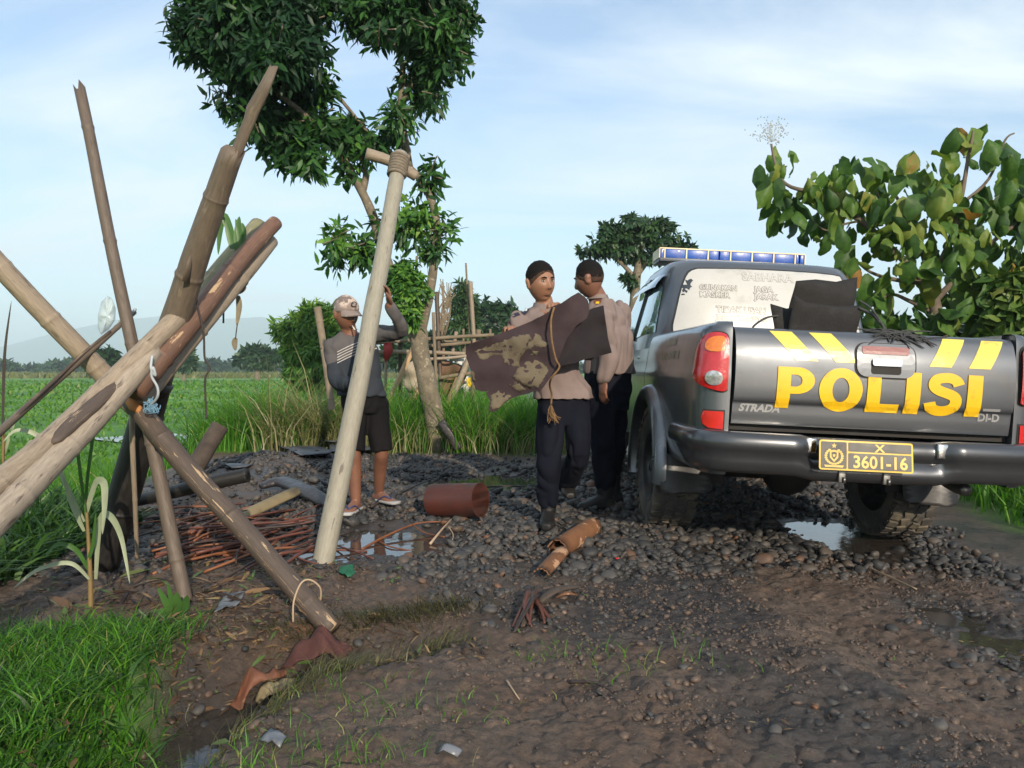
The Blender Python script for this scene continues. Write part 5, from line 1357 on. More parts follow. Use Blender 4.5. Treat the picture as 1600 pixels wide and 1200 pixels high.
for k_, dr in (('aA', (-1, -.35, 0)), ('aB', (-1, .1, 0))):
    bt = MB(); ax = J2[k_].copy(); ax.z = gz(ax.x, ax.y) + .095; boot(bt, ax, dr, s=1.05); fuse(bt, 'boot', 'boot_leather', c2, voxel=.006, smooth=3)
coll(c2, P(934, 468, 5.44), R2, F2, .070, 'uniform_shirt', up=.035)
bv = bvh_of(shirt2)
decal(bv, c2, 'sleeve_patch', 'patch_brown', 934, 473, .055, .05, R(8), shape=SHIELD); decal(bv, c2, 'patch_emblem', 'badge_yellow', 934, 474, .025, .02, th=.007)
decal(bv, c2, 'epaulette', 'uniform_shirt', 943, 462, .05, .09, R(-50), th=.008); decal(bv, c2, 'button', 'badge_yellow', 937, 448, .01, .01, th=.01)

# ---------------- farmer with cap and cigarette
c3 = empty('person', (-1.06, 5.5, gz(-1.06, 5.5)), 'man in a grey striped sweater, black shorts and cap, smoking, holding up the pole', 'person')
F3 = Vector((.38, -.92, 0)).normalized(); R3 = Vector((.92, .38, 0)).normalized()
hd = Head(P(541, 491, 5.40), (.66, -.72, -.20), tilt=R(3), size=.99)
J3 = dict(sL=P(520, 543, 5.42), eL=P(527, 594, 5.30), wL=P(553, 601, 5.02), sR=P(588, 522, 5.46), eR=P(627, 516, 5.30), wR=P(609, 478, 5.13), pel=P(566, 622, 5.48), hA=P(555, 632, 5.46), kA=P(553, 705, 5.40), aA=P(556, 788, 5.44), hB=P(586, 632, 5.52), kB=P(596, 705, 5.50), aB=P(592, 764, 5.70))
body = MB(); hd.skull(body)
limb(body, [P(543, 508, 5.43), P(548, 530, 5.45)], [.055, .062], 16)
loft(body, [(P(552, 532, 5.45), R3 * .12, F3 * .07), (P(556, 560, 5.45), R3 * .15, F3 * .095), (P(562, 600, 5.47), R3 * .13, F3 * .09), (J3['pel'], R3 * .135, F3 * .10)])
for a_ in ('L', 'R'): limb(body, [J3['s' + a_], J3['e' + a_], J3['w' + a_]], [.044, .037, .027], 14)
hand(body, J3['wR'], (-.10, -.16, 1), (-.75, -.45, 0), curl=.55, thumb=1, s=.98)
hand(body, J3['wL'], (.35, -.8, .05), (.8, .45, 0), curl=.6, thumb=-1, s=.98)
feet3 = []
for h_, k_, a_, fd in (('hA', 'kA', 'aA', Vector((-.18, -1, 0))), ('hB', 'kB', 'aB', Vector((.75, -.66, 0)))):
    g_ = gz(J3[a_].x, J3[a_].y); a3 = J3[a_].copy(); a3.z = g_ + .085
    limb(body, [J3[h_], J3[h_].lerp(J3[k_], .5), J3[k_], J3[k_].lerp(a3, .32) - F3 * .012, a3], [.078, .066, .050, .052, .034], 16)
    fd.normalize(); sd = Vector((fd.y, -fd.x, 0)); fz = g_ + .022
    def sec(k, w, h): c = a3 + fd * k; return (Vector((c.x, c.y, fz + h / 2)), sd * w, Vector((0, 0, h / 2)))
    loft(body, [sec(-.06, .02, .04), sec(-.045, .030, .06), sec(0, .033, .085), sec(.05, .036, .07), (sec(.10, .042, .045)), sec(.145, .044, .028), sec(.16, .040, .022)], 16)
    for i in range(5):
        b_ = a3 + fd * (.15 - .006 * i) + sd * (.034 - .0165 * i) * (1 if a_ == 'aA' else -1); b_.z = fz + .011
        r_t = .0125 if i == 0 else .0088
        limb(body, [b_, b_ + fd * (.045 - .005 * i) + Vector((0, 0, -.002))], [r_t, r_t * .85], 8)
    feet3.append((a3, fd, sd, g_))
fuse(body, 'body', 'skin_dark', c3, voxel=.0055, smooth=2)
hd.features(c3, squint=.45)
for a3, fd, sd, g_ in feet3:
    mb = MB(); outl = [(-.075, -.012), (-.06, -.034), (0, -.037), (.08, -.044), (.15, -.050), (.20, -.040), (.215, 0), (.205, .036), (.15, .047), (.08, .041), (0, .036), (-.06, .034), (-.075, .012)]
    outl = [tuple(p)[:2] for p in smoothpath([(x_, y_, 0) for x_, y_ in outl] + [(outl[0][0], outl[0][1], 0)], 3)][:-1]
    mb.sheet([outl], lambda u, w: Vector((a3.x, a3.y, g_ + .022)) + fd * u + sd * w, sp=.03, th=.018); so = mb.build('flip_flop', 'flipflop_sole', c3)
    mb = MB(); c_ = Vector((a3.x, a3.y, 0))
    for s_ in (-1, 1): mb.tube(smoothpath([c_ + fd * .135 + Vector((0, 0, g_ + .055)), c_ + fd * .10 + sd * .030 * s_ + Vector((0, 0, g_ + .072)), c_ + fd * .03 + sd * .040 * s_ + Vector((0, 0, g_ + .03))], 4), [.0065] * 9, 6)
    mb.tube([c_ + fd * .135 + Vector((0, 0, g_ + .055)), c_ + fd * .145 + Vector((0, 0, g_ + .022))], .005, 6); mb.build('strap', 'flipflop_strap', so)
sw = MB()
loft(sw, [(P(546, 521, 5.45), R3 * .068, F3 * .060), (P(550, 529, 5.45), R3 * .13, F3 * .078), (P(553, 542, 5.45), R3 * .178, F3 * .10), (P(556, 570, 5.46), R3 * .172, F3 * .118), (P(562, 600, 5.47), R3 * .165, F3 * .128), (P(566, 619, 5.48), R3 * .178, F3 * .138)])
limb(sw, [J3['sL'], J3['eL'], J3['wL'].lerp(J3['eL'], .15)], [.070, .056, .042], 16); limb(sw, [J3['sR'], J3['eR'], J3['wR'].lerp(J3['eR'], .06)], [.068, .055, .040], 16)
sweater = fuse(sw, 'sweater', 'sweater', c3, voxel=.0075, smooth=4, fold=.012, seed=21.3, fine=.002)
bv = bvh_of(sweater)
for k in range(5):
    mb = MB(); vs = []; o_ = Vector((0, 0, CAMH))
    for i in range(15):
        row = []
        for e_ in (-.62, .62):
            t_ = i / 14; c = P(527 + 62 * t_, 550 + 4.3 * k - 23 * t_ - 3 * math.sin(t_ * 3.1) + e_, 5.0)
            h_, n_, _, _ = bv.ray_cast(o_, (c - o_).normalized())
            if h_ is not None: row.append(h_ - (c - o_).normalized() * .004)
        if len(row) == 2: vs += row
    if len(vs) >= 4: mb.add(vs, [(2 * i, 2 * i + 1, 2 * i + 3, 2 * i + 2) for i in range(len(vs) // 2 - 1)]); mb.build('stripe', 'stripe_white', c3, smooth=False)
mb = MB(); mb.tube([P(546, 521, 5.45) + R3 * (.064 * math.cos(t_)) + F3 * (.058 * math.sin(t_)) + Vector((0, 0, -.012 * math.sin(t_))) for t_ in np.linspace(0, 6.2832, 24)], .009, 8, caps=False); mb.build('collar', 'lip', c3)
st = MB()
loft(st, [(P(566, 610, 5.48), R3 * .150, F3 * .112), (P(568, 634, 5.48), R3 * .160, F3 * .120), (P(569, 645, 5.48), R3 * .14, F3 * .10)])
st.tube([J3['hA'], J3['hA'].lerp(J3['kA'], .5), J3['kA']], [.094, .086, .082], 18); st.tube([J3['hB'], J3['hB'].lerp(J3['kB'], .5), J3['kB']], [.096, .086, .080], 18); st.sphere(J3['hA'], .098); st.sphere(J3['hB'], .1)
fuse(st, 'shorts', 'shorts_black', c3, voxel=.008, smooth=3, fold=.008, seed=31.1, ff=(8, 8, 4))
cp = MB(); hd.hairshell(cp, .038, .012, .019, .002); capo = cp.build('cap', 'cap_cloth', c3)
mb = MB(); mb.grid(lambda a_, k: hd(math.sin(a_) * (.074 + .004 * k), .012 + math.cos(a_) * (.084 + .078 * k), .040 - .022 * k - .020 * (math.sin(a_) ** 2) * k), np.linspace(-1.25, 1.25, 18), np.linspace(0, 1, 6))
mb.grid(lambda a_, k: hd(math.sin(a_) * (.074 + .004 * k), .012 + math.cos(a_) * (.084 + .078 * k), .035 - .022 * k - .020 * (math.sin(a_) ** 2) * k), np.linspace(-1.25, 1.25, 18), np.linspace(0, 1, 6), flip=True)
mb.build('brim', 'cap_cloth', capo)
mb = MB(); mb.tube([hd(.020 * math.cos(t_), .098 + .002 * math.sin(t_), .085 + .016 * math.sin(t_)) for t_ in np.linspace(0, 6.28, 16)], .0035, 6); mb.build('cap_emblem', 'cap_dark', capo)
mb = MB(); mb.tube([hd(.004, .096, -.066), hd(.012, .150, -.088)], .0042, 8); ci = mb.build('cigarette', 'cigarette_paper'); tag(ci, 'short white cigarette in the mouth of the man with the cap', 'cigarette')
mb = MB(); mb.tube([hd(.012, .150, -.088), hd(.0135, .157, -.0905)], .0044, 8); mb.build('ash_tip', 'ember', ci)

# ---------------- torn sheets held by the policeman
m = simple('torn_felt', spec=.12, c1=(.050, .034, .036), c2=(.038, .027, .030), rough=.85, scale=6, bump=.35, bscale=70, bdist=.004)
def px_sheet(loop, Yf, mat, sp, th, name, label):
    mb = MB(); mb.sheet([[(x_, -y_) for x_, y_ in loop]], lambda u, w: P(u, -w, Yf(u, -w)), sp=sp, th=th); return tag(mb.build(name, mat, auto=60), label, 'torn sheet', 'torn sheets carried by the policeman')
def YA(u, w):
    d = ((u - 905) * (640 - 458) - (w - 458) * (750 - 905)) / math.hypot(182, 155)      # distance from the diagonal crease
    return 4.64 + .0011 * (860 - u) * -.25 + .035 * math.exp(-(d / 16) ** 2) + .02 * math.sin(u * .06 + w * .045) + .014 * math.sin(w * .11 - u * .02) + .03 * max(0, (u - 880) / 60) + .022 * mnoise.noise(Vector((u * .035, w * .05, 2))) + .010 * mnoise.noise(Vector((u * .11, w * .11, 5)))
A = [(728, 543), (740, 536), (765, 527), (800, 514), (835, 500), (858, 488), (862, 480), (878, 474), (893, 463), (904, 457), (914, 464), (919, 470), (921, 486), (917, 497), (900, 510), (886, 528), (876, 552), (868, 575), (858, 592), (848, 606), (842, 612), (836, 610), (826, 615), (812, 618), (800, 622), (788, 630), (776, 642), (768, 644), (763, 638), (766, 626), (759, 614), (764, 611), (752, 612), (744, 608), (738, 596), (735, 575), (730, 560)]
px_sheet(A, YA, 'torn_felt', 9, .006, 'torn_sheet', 'torn purplish brown sheet with khaki patches held across the policeman')
simple('felt_khaki', spec=.12, c1=(.145, .120, .082), c2=(.112, .092, .064), rough=.9, scale=8, bump=.35, bscale=70, bdist=.004, dirt=(.08, .06, .05), dscale=9, dlo=.60, dhi=.64)
torn = bpy.data.objects['torn_sheet']; rj = random.Random(17)
for lp in ([(742, 549), (765, 541), (790, 531), (812, 523), (828, 522), (831, 533), (822, 549), (812, 562), (812, 574), (800, 573), (790, 566), (783, 555), (768, 556), (757, 562), (748, 560)],
           [(806, 578), (818, 566), (838, 562), (852, 570), (859, 580), (850, 592), (840, 606), (826, 606), (812, 598), (801, 590)],
           [(766, 618), (778, 611), (790, 616), (799, 619), (790, 627), (779, 637), (770, 641), (766, 634), (769, 626)], [(735, 578), (741, 583), (743, 596), (739, 594), (736, 588)],
           [(836, 521), (846, 524), (849, 533), (858, 538), (846, 543), (836, 541), (830, 548), (820, 546), (826, 536), (833, 530)], [(805, 596), (822, 608), (816, 614), (800, 606), (796, 600)], [(832, 548), (842, 549), (838, 556), (828, 555)]):
    q = []
    for i, a_ in enumerate(lp):
        b_ = lp[(i + 1) % len(lp)]; n_ = max(1, int(math.dist(a_, b_) / 2.6))
        for j in range(n_): q.append((a_[0] + (b_[0] - a_[0]) * j / n_ + rj.gauss(0, 1.0), -(a_[1] + (b_[1] - a_[1]) * j / n_ + rj.gauss(0, 1.0))))
    mb = MB(); mb.sheet([q], lambda u, w: P(u, -w, YA(u, -w) - .0018), sp=5, th=.001); mb.build('patch', 'felt_khaki', torn)
simple('dark_felt', spec=.12, c1=(.020, .017, .020), c2=(.028, .023, .025), rough=.85, scale=9, bump=.35, bscale=60, bdist=.004)
B = [(872, 560), (878, 530), (890, 508), (905, 492), (914, 488), (925, 482), (943, 477), (946, 500), (950, 528), (956, 551), (938, 556), (915, 561), (900, 567), (884, 570), (874, 572)]
px_sheet(B, lambda u, w: 4.72 + .018 * mnoise.noise(Vector((u * .05, w * .06, 8))) + .0012 * (u - 870) + .012 * math.sin(u * .09) + .010 * math.sin(w * .12 + u * .05), 'dark_felt', 9, .006, 'dark_sheet', 'plain dark sheet folded behind the patched one, under the arm of the policeman')
simple('jute', (.21, .125, .055), (.15, .085, .035), rough=.9, scale=40, bump=.5, bscale=120)
mb = MB(); mb.tube(smoothpath([P(x_, y_, Y_) for x_, y_, Y_ in [(866, 480, 4.60), (861, 500, 4.59), (862, 530, 4.58), (868, 560, 4.59), (874, 574, 4.60), (862, 590, 4.62), (859, 602, 4.70), (862, 615, 4.76), (861, 632, 4.77)]], 5), .0065, 7)
rope = mb.build('rope', 'jute'); tag(rope, 'brown jute string hanging down the patched sheet to a frayed tassel', 'string')
rr_ = random.Random(3)
mb = MB()
for k in range(26):
    b_ = P(861, 632, 4.78); mb.tube(smoothpath([b_, b_ + Vector((rr_.uniform(-.02, .02), rr_.uniform(-.02, .02), -.05)), b_ + Vector((rr_.uniform(-.025, .06), rr_.uniform(-.03, .02), rr_.uniform(-.13, -.07)))], 3), .0028, 5)
tf = mb.build('tassel', 'jute', rope); tf['kind'] = 'stuff'
# ------------------------------------------------------------ bamboo frame
def bamboomat(name, c1, c2, patch, plo=.56, phi=.60, rough=.55, pscale=3.0):
    return simple(name, c1, c2, rough=rough, scale=7, bump=.6, bscale=26, bdist=.003, coord='UV', stretch=(4, 2.0, 1), dirt=patch, dscale=pscale, dlo=plo, dhi=phi)
bamboomat('bamboo_tan', (.32, .255, .185), (.22, .17, .12), (.12, .09, .068), .56, .64)
bamboomat('bamboo_pale', (.37, .305, .235), (.26, .21, .155), (.12, .088, .068), .565, .62)
bamboomat('bamboo_brown', (.090, .063, .046), (.066, .047, .036), (.40, .28, .165), .585, .60, pscale=2.2)  # tan patches paint in sunlit flecks on the shaded slanting pole
bamboomat('bamboo_grey', (.150, .115, .084), (.105, .080, .058), (.22, .17, .115), .58, .66)
bamboomat('bamboo_red', (.17, .088, .055), (.115, .062, .042), (.42, .28, .16), .60, .615, pscale=2.4)
bamboomat('bamboo_green', (.22, .21, .11), (.17, .155, .085), (.34, .28, .18), .56, .62)
bamboomat('bamboo_black', (.012, .011, .011), (.022, .019, .017), (.05, .04, .03), .60, .7, rough=.5)
bamboomat('pole_grey', (.30, .275, .215), (.24, .22, .17), (.13, .105, .08), .615, .65, pscale=2.6)
simple('pole_split', (.50, .22, .07), (.42, .17, .05), rough=.8, scale=20, bump=.3, stretch=(1, 1, .3))
simple('dark_bark', (.075, .055, .042), (.045, .034, .028), rough=.9, scale=9, bump=.8, bscale=30, bdist=.012)
simple('inside_dark', (.03, .022, .016), rough=.9, bump=0)
bamboomat('bamboo_upright', (.135, .10, .074), (.09, .066, .049), (.05, .036, .028), .58, .66)
def culm(mb, pts, r0, r1, n=14, node=.30, jag0=0, jag1=0, wob=.004, hollow1=0.0, seed=0, sub=5, ring=.10):
    rr_ = random.Random(seed); pts = [Vector(p) for p in pts]
    q = smoothpath(pts, 14) if len(pts) > 2 else [pts[0].lerp(pts[1], k / 40) for k in range(41)]
    L = [0]
    for a_, b_ in zip(q[:-1], q[1:]): L.append(L[-1] + (b_ - a_).length)
    tot = L[-1]; ss = list(np.arange(0, tot, .055)); nodes = []
    s_ = rr_.uniform(.08, node)
    while s_ < tot - .05: nodes.append(s_); s_ += node * rr_.uniform(.8, 1.2)
    for nd_ in nodes: ss += [nd_ - .02, nd_ - .006, nd_, nd_ + .006, nd_ + .02]
    ss = sorted(set([s for s in ss if 0 <= s <= tot] + [0, tot])); arr = np.array([p[:] for p in q]); P_, R_ = [], []
    for s in ss:
        p = Vector([float(np.interp(s, L, arr[:, k])) for k in range(3)])
        p += Vector((mnoise.noise(Vector((s * 2 + seed, 1, 0))), mnoise.noise(Vector((s * 2 + seed, 7, 3))), mnoise.noise(Vector((s * 2, 3 + seed, 9))))) * wob
        r = r0 + (r1 - r0) * s / tot
        r *= 1 + .03 * mnoise.noise(Vector((s * 5 + seed, 0, 5)))
        for nd_ in nodes:
            d = abs(s - nd_)
            if d < .007: r *= 1 + ring * (1 if d < .001 else .45)
            elif d < .021: r *= .985
        P_.append(p); R_.append(r)
    if hollow1:
        d = (P_[-1] - P_[-2]).normalized()
        mb.tube(P_ + [P_[-1], P_[-1] - d * .12], R_ + [R_[-1] * hollow1, R_[-1] * hollow1], n, jag0=jag0)
    else: mb.tube(P_, R_, n, jag0=jag0, jag1=jag1)
    return mb
GB = 'poles of the collapsed bamboo frame'
def pole(label, pts, r0, r1, mat, group=GB, name='bamboo_pole', cat='bamboo pole', **kw):
    q_ = [p if isinstance(p, Vector) else P(*p) for p in pts]; mb = culm(MB(), q_, r0, r1, **kw); o = mb.build(name, mat, origin=q_[0]); return tag(o, label, cat, group)
# thick snapped culm with a foot coloured black and a long splinter
base = [P(163, 880, 4.02), P(205, 735, 3.88), P(243, 598, 3.74)]
up = [P(243, 598, 3.74), P(303, 410, 3.52), P(352, 268, 3.36), P(360, 246, 3.335)]
mb = culm(MB(), up, .074, .049, n=18, node=.42, jag1=.06, seed=3, ring=.07)
thick = mb.build('bamboo_pole', 'bamboo_grey', origin=base[0]); tag(thick, 'thickest bamboo pole of the frame, snapped, with black foot and upright splinter', 'bamboo pole', GB)
culm(MB(), base, .078, .0755, n=18, node=.5, seed=5).build('black_foot', 'bamboo_black', thick)
mb = MB(); sp_ = [P(358, 262, 3.34), P(372, 232, 3.325), P(390, 188, 3.29), P(395, 172, 3.28), P(412, 140, 3.25), P(425, 110, 3.23)]
d_ = (sp_[-1] - sp_[0]).normalized()
mb.tube(sp_, [.026, .026, .026, .030, .026, .018], 10, sq=.45, ref=(1, 0, 0), jag1=.03); mb.build('splinter', 'bamboo_grey', thick)
mb = MB(); mb.tube([P(290, 440, 3.46), P(296, 412, 3.45), P(299, 395, 3.45)], [.022, .016, .003], 6, sq=.3); mb.build('splinter', 'bamboo_grey', thick)
culm(MB(), [P(246, 592, 3.70), P(236, 606, 3.70)], .085, .085, n=18, node=9).build('wrapping', 'bamboo_black', thick)
# the five poles of the sloping bundle
pole('pale tan front pole of the sloping bundle, its torn tip near the blue cord', [Vector((-1.74, 1.42, -.02)), (-60, 868, 2.42), (60, 745, 2.82), (150, 652, 3.15), (236, 556, 3.46)], .054, .046, 'bamboo_pale', jag1=.05, seed=11, n=16, ring=.055)
pole('tan upper pole of the sloping bundle, with a dark broken hollow in its side', [Vector((-1.86, 1.25, -.02)), (-60, 806, 2.55), (60, 706, 2.9), (160, 612, 3.25), (285, 490, 3.62)], .047, .046, 'bamboo_tan', seed=12, n=16, ring=.055)
tp2 = bpy.data.objects['bamboo_pole.002']; mb = MB()
mb.tube(smoothpath([P(80, 693, 2.915), P(112, 662, 3.03), P(150, 629, 3.155), P(188, 592, 3.295)], 4), [.012, .030, .036, .040, .040, .042, .040, .042, .040, .036, .030, .018, .006], 10, sq=.55); mb.build('broken_hollow', 'bamboo_brown', tp2)
pole('reddish brown pole of the bundle with pale bark patches, its end highest at the right', [(205, 612, 3.38), (300, 500, 3.68), (370, 412, 4.0), (431, 348, 4.28)], .062, .040, 'bamboo_red', seed=13, n=16, node=.6)
pole('greenish pole behind the reddish one on top of the bundle, with strap leaves on it', [(220, 590, 3.62), (310, 470, 3.9), (405, 354, 4.38)], .060, .056, 'bamboo_green', seed=14, n=16, node=.5)
pole('pale blunt pole under the reddish one at the top of the bundle', [(215, 630, 3.5), (330, 490, 3.86), (424, 377, 4.32)], .048, .042, 'bamboo_tan', seed=15, n=14, node=.5)
mb = MB(); mb.sphere(P(120, 632, 3.03), 1, 12, 8, M=Matrix.Rotation(R(35), 3, 'Y') @ Matrix.Diagonal((.022, .03, .12)))
pole('thick tan pole slanting down from the left edge to the crossing of the frame', [(-40, 372, 3.45), (60, 480, 3.58), (150, 572, 3.72), (222, 648, 3.86)], .046, .050, 'bamboo_tan', seed=16, n=16, ring=.06)
lo = pole('dark brown pole with painted sunlit patches slanting down right into the mud bank', [(203, 622, 3.55), (300, 740, 3.42), (400, 850, 3.28), (520, 985, 3.1)], .047, .043, 'bamboo_brown', seed=17, n=16, node=.45)
mb = MB(); mb.tube([P(203, 622, 3.51), P(214, 636, 3.50), P(228, 648, 3.50)], [.035, .045, .010], 10, sq=.6); mb.build('split_end', 'pole_split', lo)
pole('long thin upright pole with a splintered top, leaning left of the thick culm', [(127, 150, 3.78), (163, 330, 3.7), (205, 535, 3.62), (290, 940, 3.48)], .026, .033, 'bamboo_upright', seed=18, n=12, jag0=.08, node=.55)
mb = MB()
st = pole('thin split stick rising right from the lower left edge to the plastic bag', [(-30, 702, 2.9), (80, 603, 3.4), (210, 488, 4.0)], .017, .013, 'bamboo_grey', name='stick', cat='stick', n=8, seed=19, node=.6)
culm(mb, [P(20, 655, 3.12), P(120, 562, 3.57), P(172, 518, 3.8)], .009, .008, n=6, seed=20).build('split_half', 'bamboo_brown', st)
pole('thin brown stick hanging straight down from the crossing of the frame', [(206, 648, 3.62), (209, 740, 3.68), (215, 872, 3.86)], .013, .010, 'bamboo_tan', name='stick', cat='stick', n=8, seed=21)
pole('dark horizontal brace pole with a hollow cut end across the foot of the frame', [(196, 786, 4.2), (290, 764, 4.0), (386, 743, 3.95)], .033, .038, 'bamboo_black', name='brace_pole', seed=22, n=14, hollow1=.6)
pole('short dark log stub leaning behind the gravel', [(296, 745, 6.9), (345, 664, 7.05)], .085, .078, 'dark_bark', group=None, name='log', cat='log', seed=23, n=14, node=.9)
pole('small bent branch lying against the dark brown pole', [(306, 733, 6.0), (325, 742, 5.9), (340, 752, 5.9)], .022, .018, 'dark_bark', group=None, name='branch', cat='branch', seed=24, n=8)
# ties, cords, hanging scraps
simple('cord_blue', (.16, .30, .42), (.10, .20, .30), rough=.7, bump=.2); simple('cord_pale', (.42, .46, .48), rough=.7, bump=.1); simple('wire_tan', (.45, .33, .22), rough=.6, bump=0)
simple('dry_leaf', (.24, .21, .14), (.14, .12, .08), rough=.85, scale=12, bump=.2); simple('vine_dark', (.05, .04, .035), rough=.9, bump=.2)
def cord(label, pts, r, mat, name='cord', cat='cord', n=6, parent=None, grp=None):
    mb = MB(); mb.tube(smoothpath([P(*p) for p in pts], 6), r, n); o = mb.build(name, mat, parent)
    return tag(o, label, cat, grp) if parent is None else o
cord('pale blue cord looped down from the bundle to the dark crossing', [(238, 556, 3.38), (236, 575, 3.36), (243, 587, 3.36), (239, 574, 3.35), (237, 588, 3.36), (246, 605, 3.37), (246, 620, 3.38), (236, 632, 3.42), (232, 626, 3.45)], .006, 'cord_pale')
mb = MB(); rr_ = random.Random(8)
for k in range(26):
    b_ = P(238 + rr_.uniform(-4, 4), 632 + rr_.uniform(-4, 4), 3.43); mb.tube(smoothpath([b_, b_ + Vector((rr_.uniform(-.03, .04), -.02, rr_.uniform(-.03, .03))), b_ + Vector((rr_.uniform(-.02, .035), -.01, rr_.uniform(-.04, .0)))], 3), .0025, 5)
o = mb.build('cord_knot', 'cord_blue'); tag(o, 'frayed blue knot at the crossing of the frame', 'cord', kind='stuff')
cord('dark vine hanging down from the reddish pole right of the thick culm', [(305, 455, 3.62), (309, 480, 3.62), (318, 520, 3.62), (320, 560, 3.62), (328, 575, 3.63), (321, 590, 3.63), (321, 620, 3.64), (323, 655, 3.65)], .005, 'vine_dark', 'vine', 'vine')
cord('short dark vine hanging from the top of the bundle', [(385, 385, 4.1), (378, 430, 4.1), (372, 455, 4.1), (352, 470, 4.1), (349, 505, 4.1)], .005, 'vine_dark', 'vine', 'vine')
cord('thin pale wire bent round the foot of the dark brown pole', [(458, 972, 3.1), (459, 940, 3.1), (470, 912, 3.12), (484, 906, 3.14), (500, 918, 3.16), (501, 938, 3.18)], .004, 'wire_tan', 'wire', 'wire')
for k, (x_, y_, Y_, s_) in enumerate(((330, 748, 3.37, 1), (384, 408, 4.02, 1), (352, 398, 4.1, 1))):
    pass
def ribbon(mb, pts, w, up=None, fold=.25, n=6):
    q = smoothpath(pts, n); m = len(q); vs = []
    for i, p in enumerate(q):
        d = (q[min(i + 1, m - 1)] - q[max(i - 1, 0)]).normalized(); t = i / (m - 1)
        sd = d.cross(Vector(up) if up is not None else Vector((0, -1, .3))).normalized()
        ww = w * (math.sin(math.pi * min(1, .12 + .88 * t)) ** .7 if t < 1 else .03)
        nrm = sd.cross(d)
        vs += [p - sd * ww + nrm * ww * fold, p, p + sd * ww + nrm * ww * fold]
    fs = []
    for i in range(m - 1):
        a_ = 3 * i; fs += [(a_, a_ + 1, a_ + 4, a_ + 3), (a_ + 1, a_ + 2, a_ + 5, a_ + 4)]
    return mb.add(vs, fs)
simple('strap_leaf', (.07, .17, .035), (.045, .11, .025), rough=.45, scale=6, bump=.1, trans=.25); simple('strap_leaf_pale', (.36, .40, .26), (.24, .28, .17), rough=.55, scale=6, bump=.1, trans=.25)
tuft = empty('leaf_tuft', P(368, 398, 4.15), 'tuft of green strap leaves lying on the sloping bundle of poles', 'leaves')
for pts, w in (([(372, 400), (362, 378), (352, 345)], .020), ([(374, 400), (372, 368), (374, 338)], .022), ([(378, 402), (376, 372), (368, 342)], .018), ([(366, 396), (360, 362), (349, 338), (344, 362), (341, 398)], .022), ([(376, 395), (381, 365), (378, 348)], .016)):
    mb = MB(); ribbon(mb, [P(x_, y_, 4.12) for x_, y_ in pts], w).build('leaf', 'strap_leaf', tuft)
hang = empty('leaf_scrap', P(370, 445, 4.1), 'withered leaf scrap dangling from the top of the bundle', 'leaves')
for pts in ([(372, 462), (374, 480), (370, 510)], [(370, 455), (363, 450), (356, 455)], [(372, 458), (380, 452), (384, 446)], [(369, 528), (367, 536), (368, 548)]):
    mb = MB(); ribbon(mb, [P(x_, y_, 4.08) for x_, y_ in pts], .016).build('leaf', 'dry_leaf', hang)
cord('', [(371, 505, 4.08), (369, 520, 4.08), (368, 530, 4.08)], .003, 'vine_dark', 'stem', parent=hang)
# plastic bag
m, nt, bs, out = newmat('plastic_film')
bs.inputs['Base Color'].default_value = (.62, .72, .74, 1); bs.inputs['Roughness'].default_value = .3; bs.inputs['Alpha'].default_value = .62; bs.inputs['Transmission Weight'].default_value = .15
nn = nd(nt, 'ShaderNodeTexNoise', Scale=22.0, Detail=4.0); nt.links.new(coords(nt, 'Object', (1, 1, 1)), nn.inputs['Vector']); b = nd(nt, 'ShaderNodeBump', Strength=.8, Distance=.02); nt.links.new(nn.outputs['Fac'], b.inputs['Height']); nt.links.new(b.outputs[0], bs.inputs['Normal'])
mb = MB()
bagc = [(168, 462), (176, 468), (181, 482), (180, 500), (170, 515), (158, 523), (153, 512), (153, 492), (158, 472)]
cx_, cy_ = 168, 494
def bagf(t, k):
    i = t * len(bagc); a_ = bagc[int(i) % len(bagc)]; b_ = bagc[(int(i) + 1) % len(bagc)]; f_ = i - int(i); x_ = a_[0] + (b_[0] - a_[0]) * f_; y_ = a_[1] + (b_[1] - a_[1]) * f_
    s_ = math.sin(math.pi * k); h = -math.cos(math.pi * k)
    return P(cx_ + (x_ - cx_) * s_, cy_ + (y_ - cy_) * s_, 4.0 + .055 * h + .012 * math.sin(t * 30) * s_)
mb.grid(bagf, [k / 36 for k in range(36)], [.02 + .96 * k / 10 for k in range(11)], closed_u=True)
tag(mb.build('plastic_bag', 'plastic_film'), 'whitish translucent plastic bag caught on the upright pole', 'plastic bag')
mb = MB(); mb.tube(smoothpath([P(186, 503, 3.9), P(205, 490, 3.92), P(211, 484, 3.94)], 4), [.016] * 9, 7, sq=.5); tag(mb.build('rag', 'cord_pale'), 'small grey rag knotted at the upper end of the split stick', 'rag')

# ------------------------------------------------------------ pole held upright by the man
pb, pt = P(507, 868, 4.30), P(626, 241, 5.60)
rootv = pb - (pt - pb).normalized() * .12
gp = culm(MB(), [rootv, pb.lerp(pt, .5) + Vector((.012, 0, 0)), pt], .061, .053, n=20, node=.75, seed=31, ring=.015, wob=.006).build('wooden_pole', 'pole_grey', origin=pb)
tag(gp, 'long pale grey pole standing in the puddle, held up by the man with the cap', 'pole')
simple('rope_grey', (.20, .165, .12), (.15, .12, .09), rough=.9, scale=40, bump=.4)
d_ = (pt - pb).normalized(); a_, b_ = perp(d_)
mb = MB(); wr = []
for k in range(7 * 18 + 1):
    t_ = k / 18 * 2 * math.pi; q = pt - d_ * (.02 + .026 * k / 18); wr.append(q + (a_ * math.cos(t_) + b_ * math.sin(t_)) * .060)
mb.tube(wr, .013, 7); tag(mb.build('rope', 'rope_grey'), 'grey rope wound round the top of the long pale pole', 'rope')
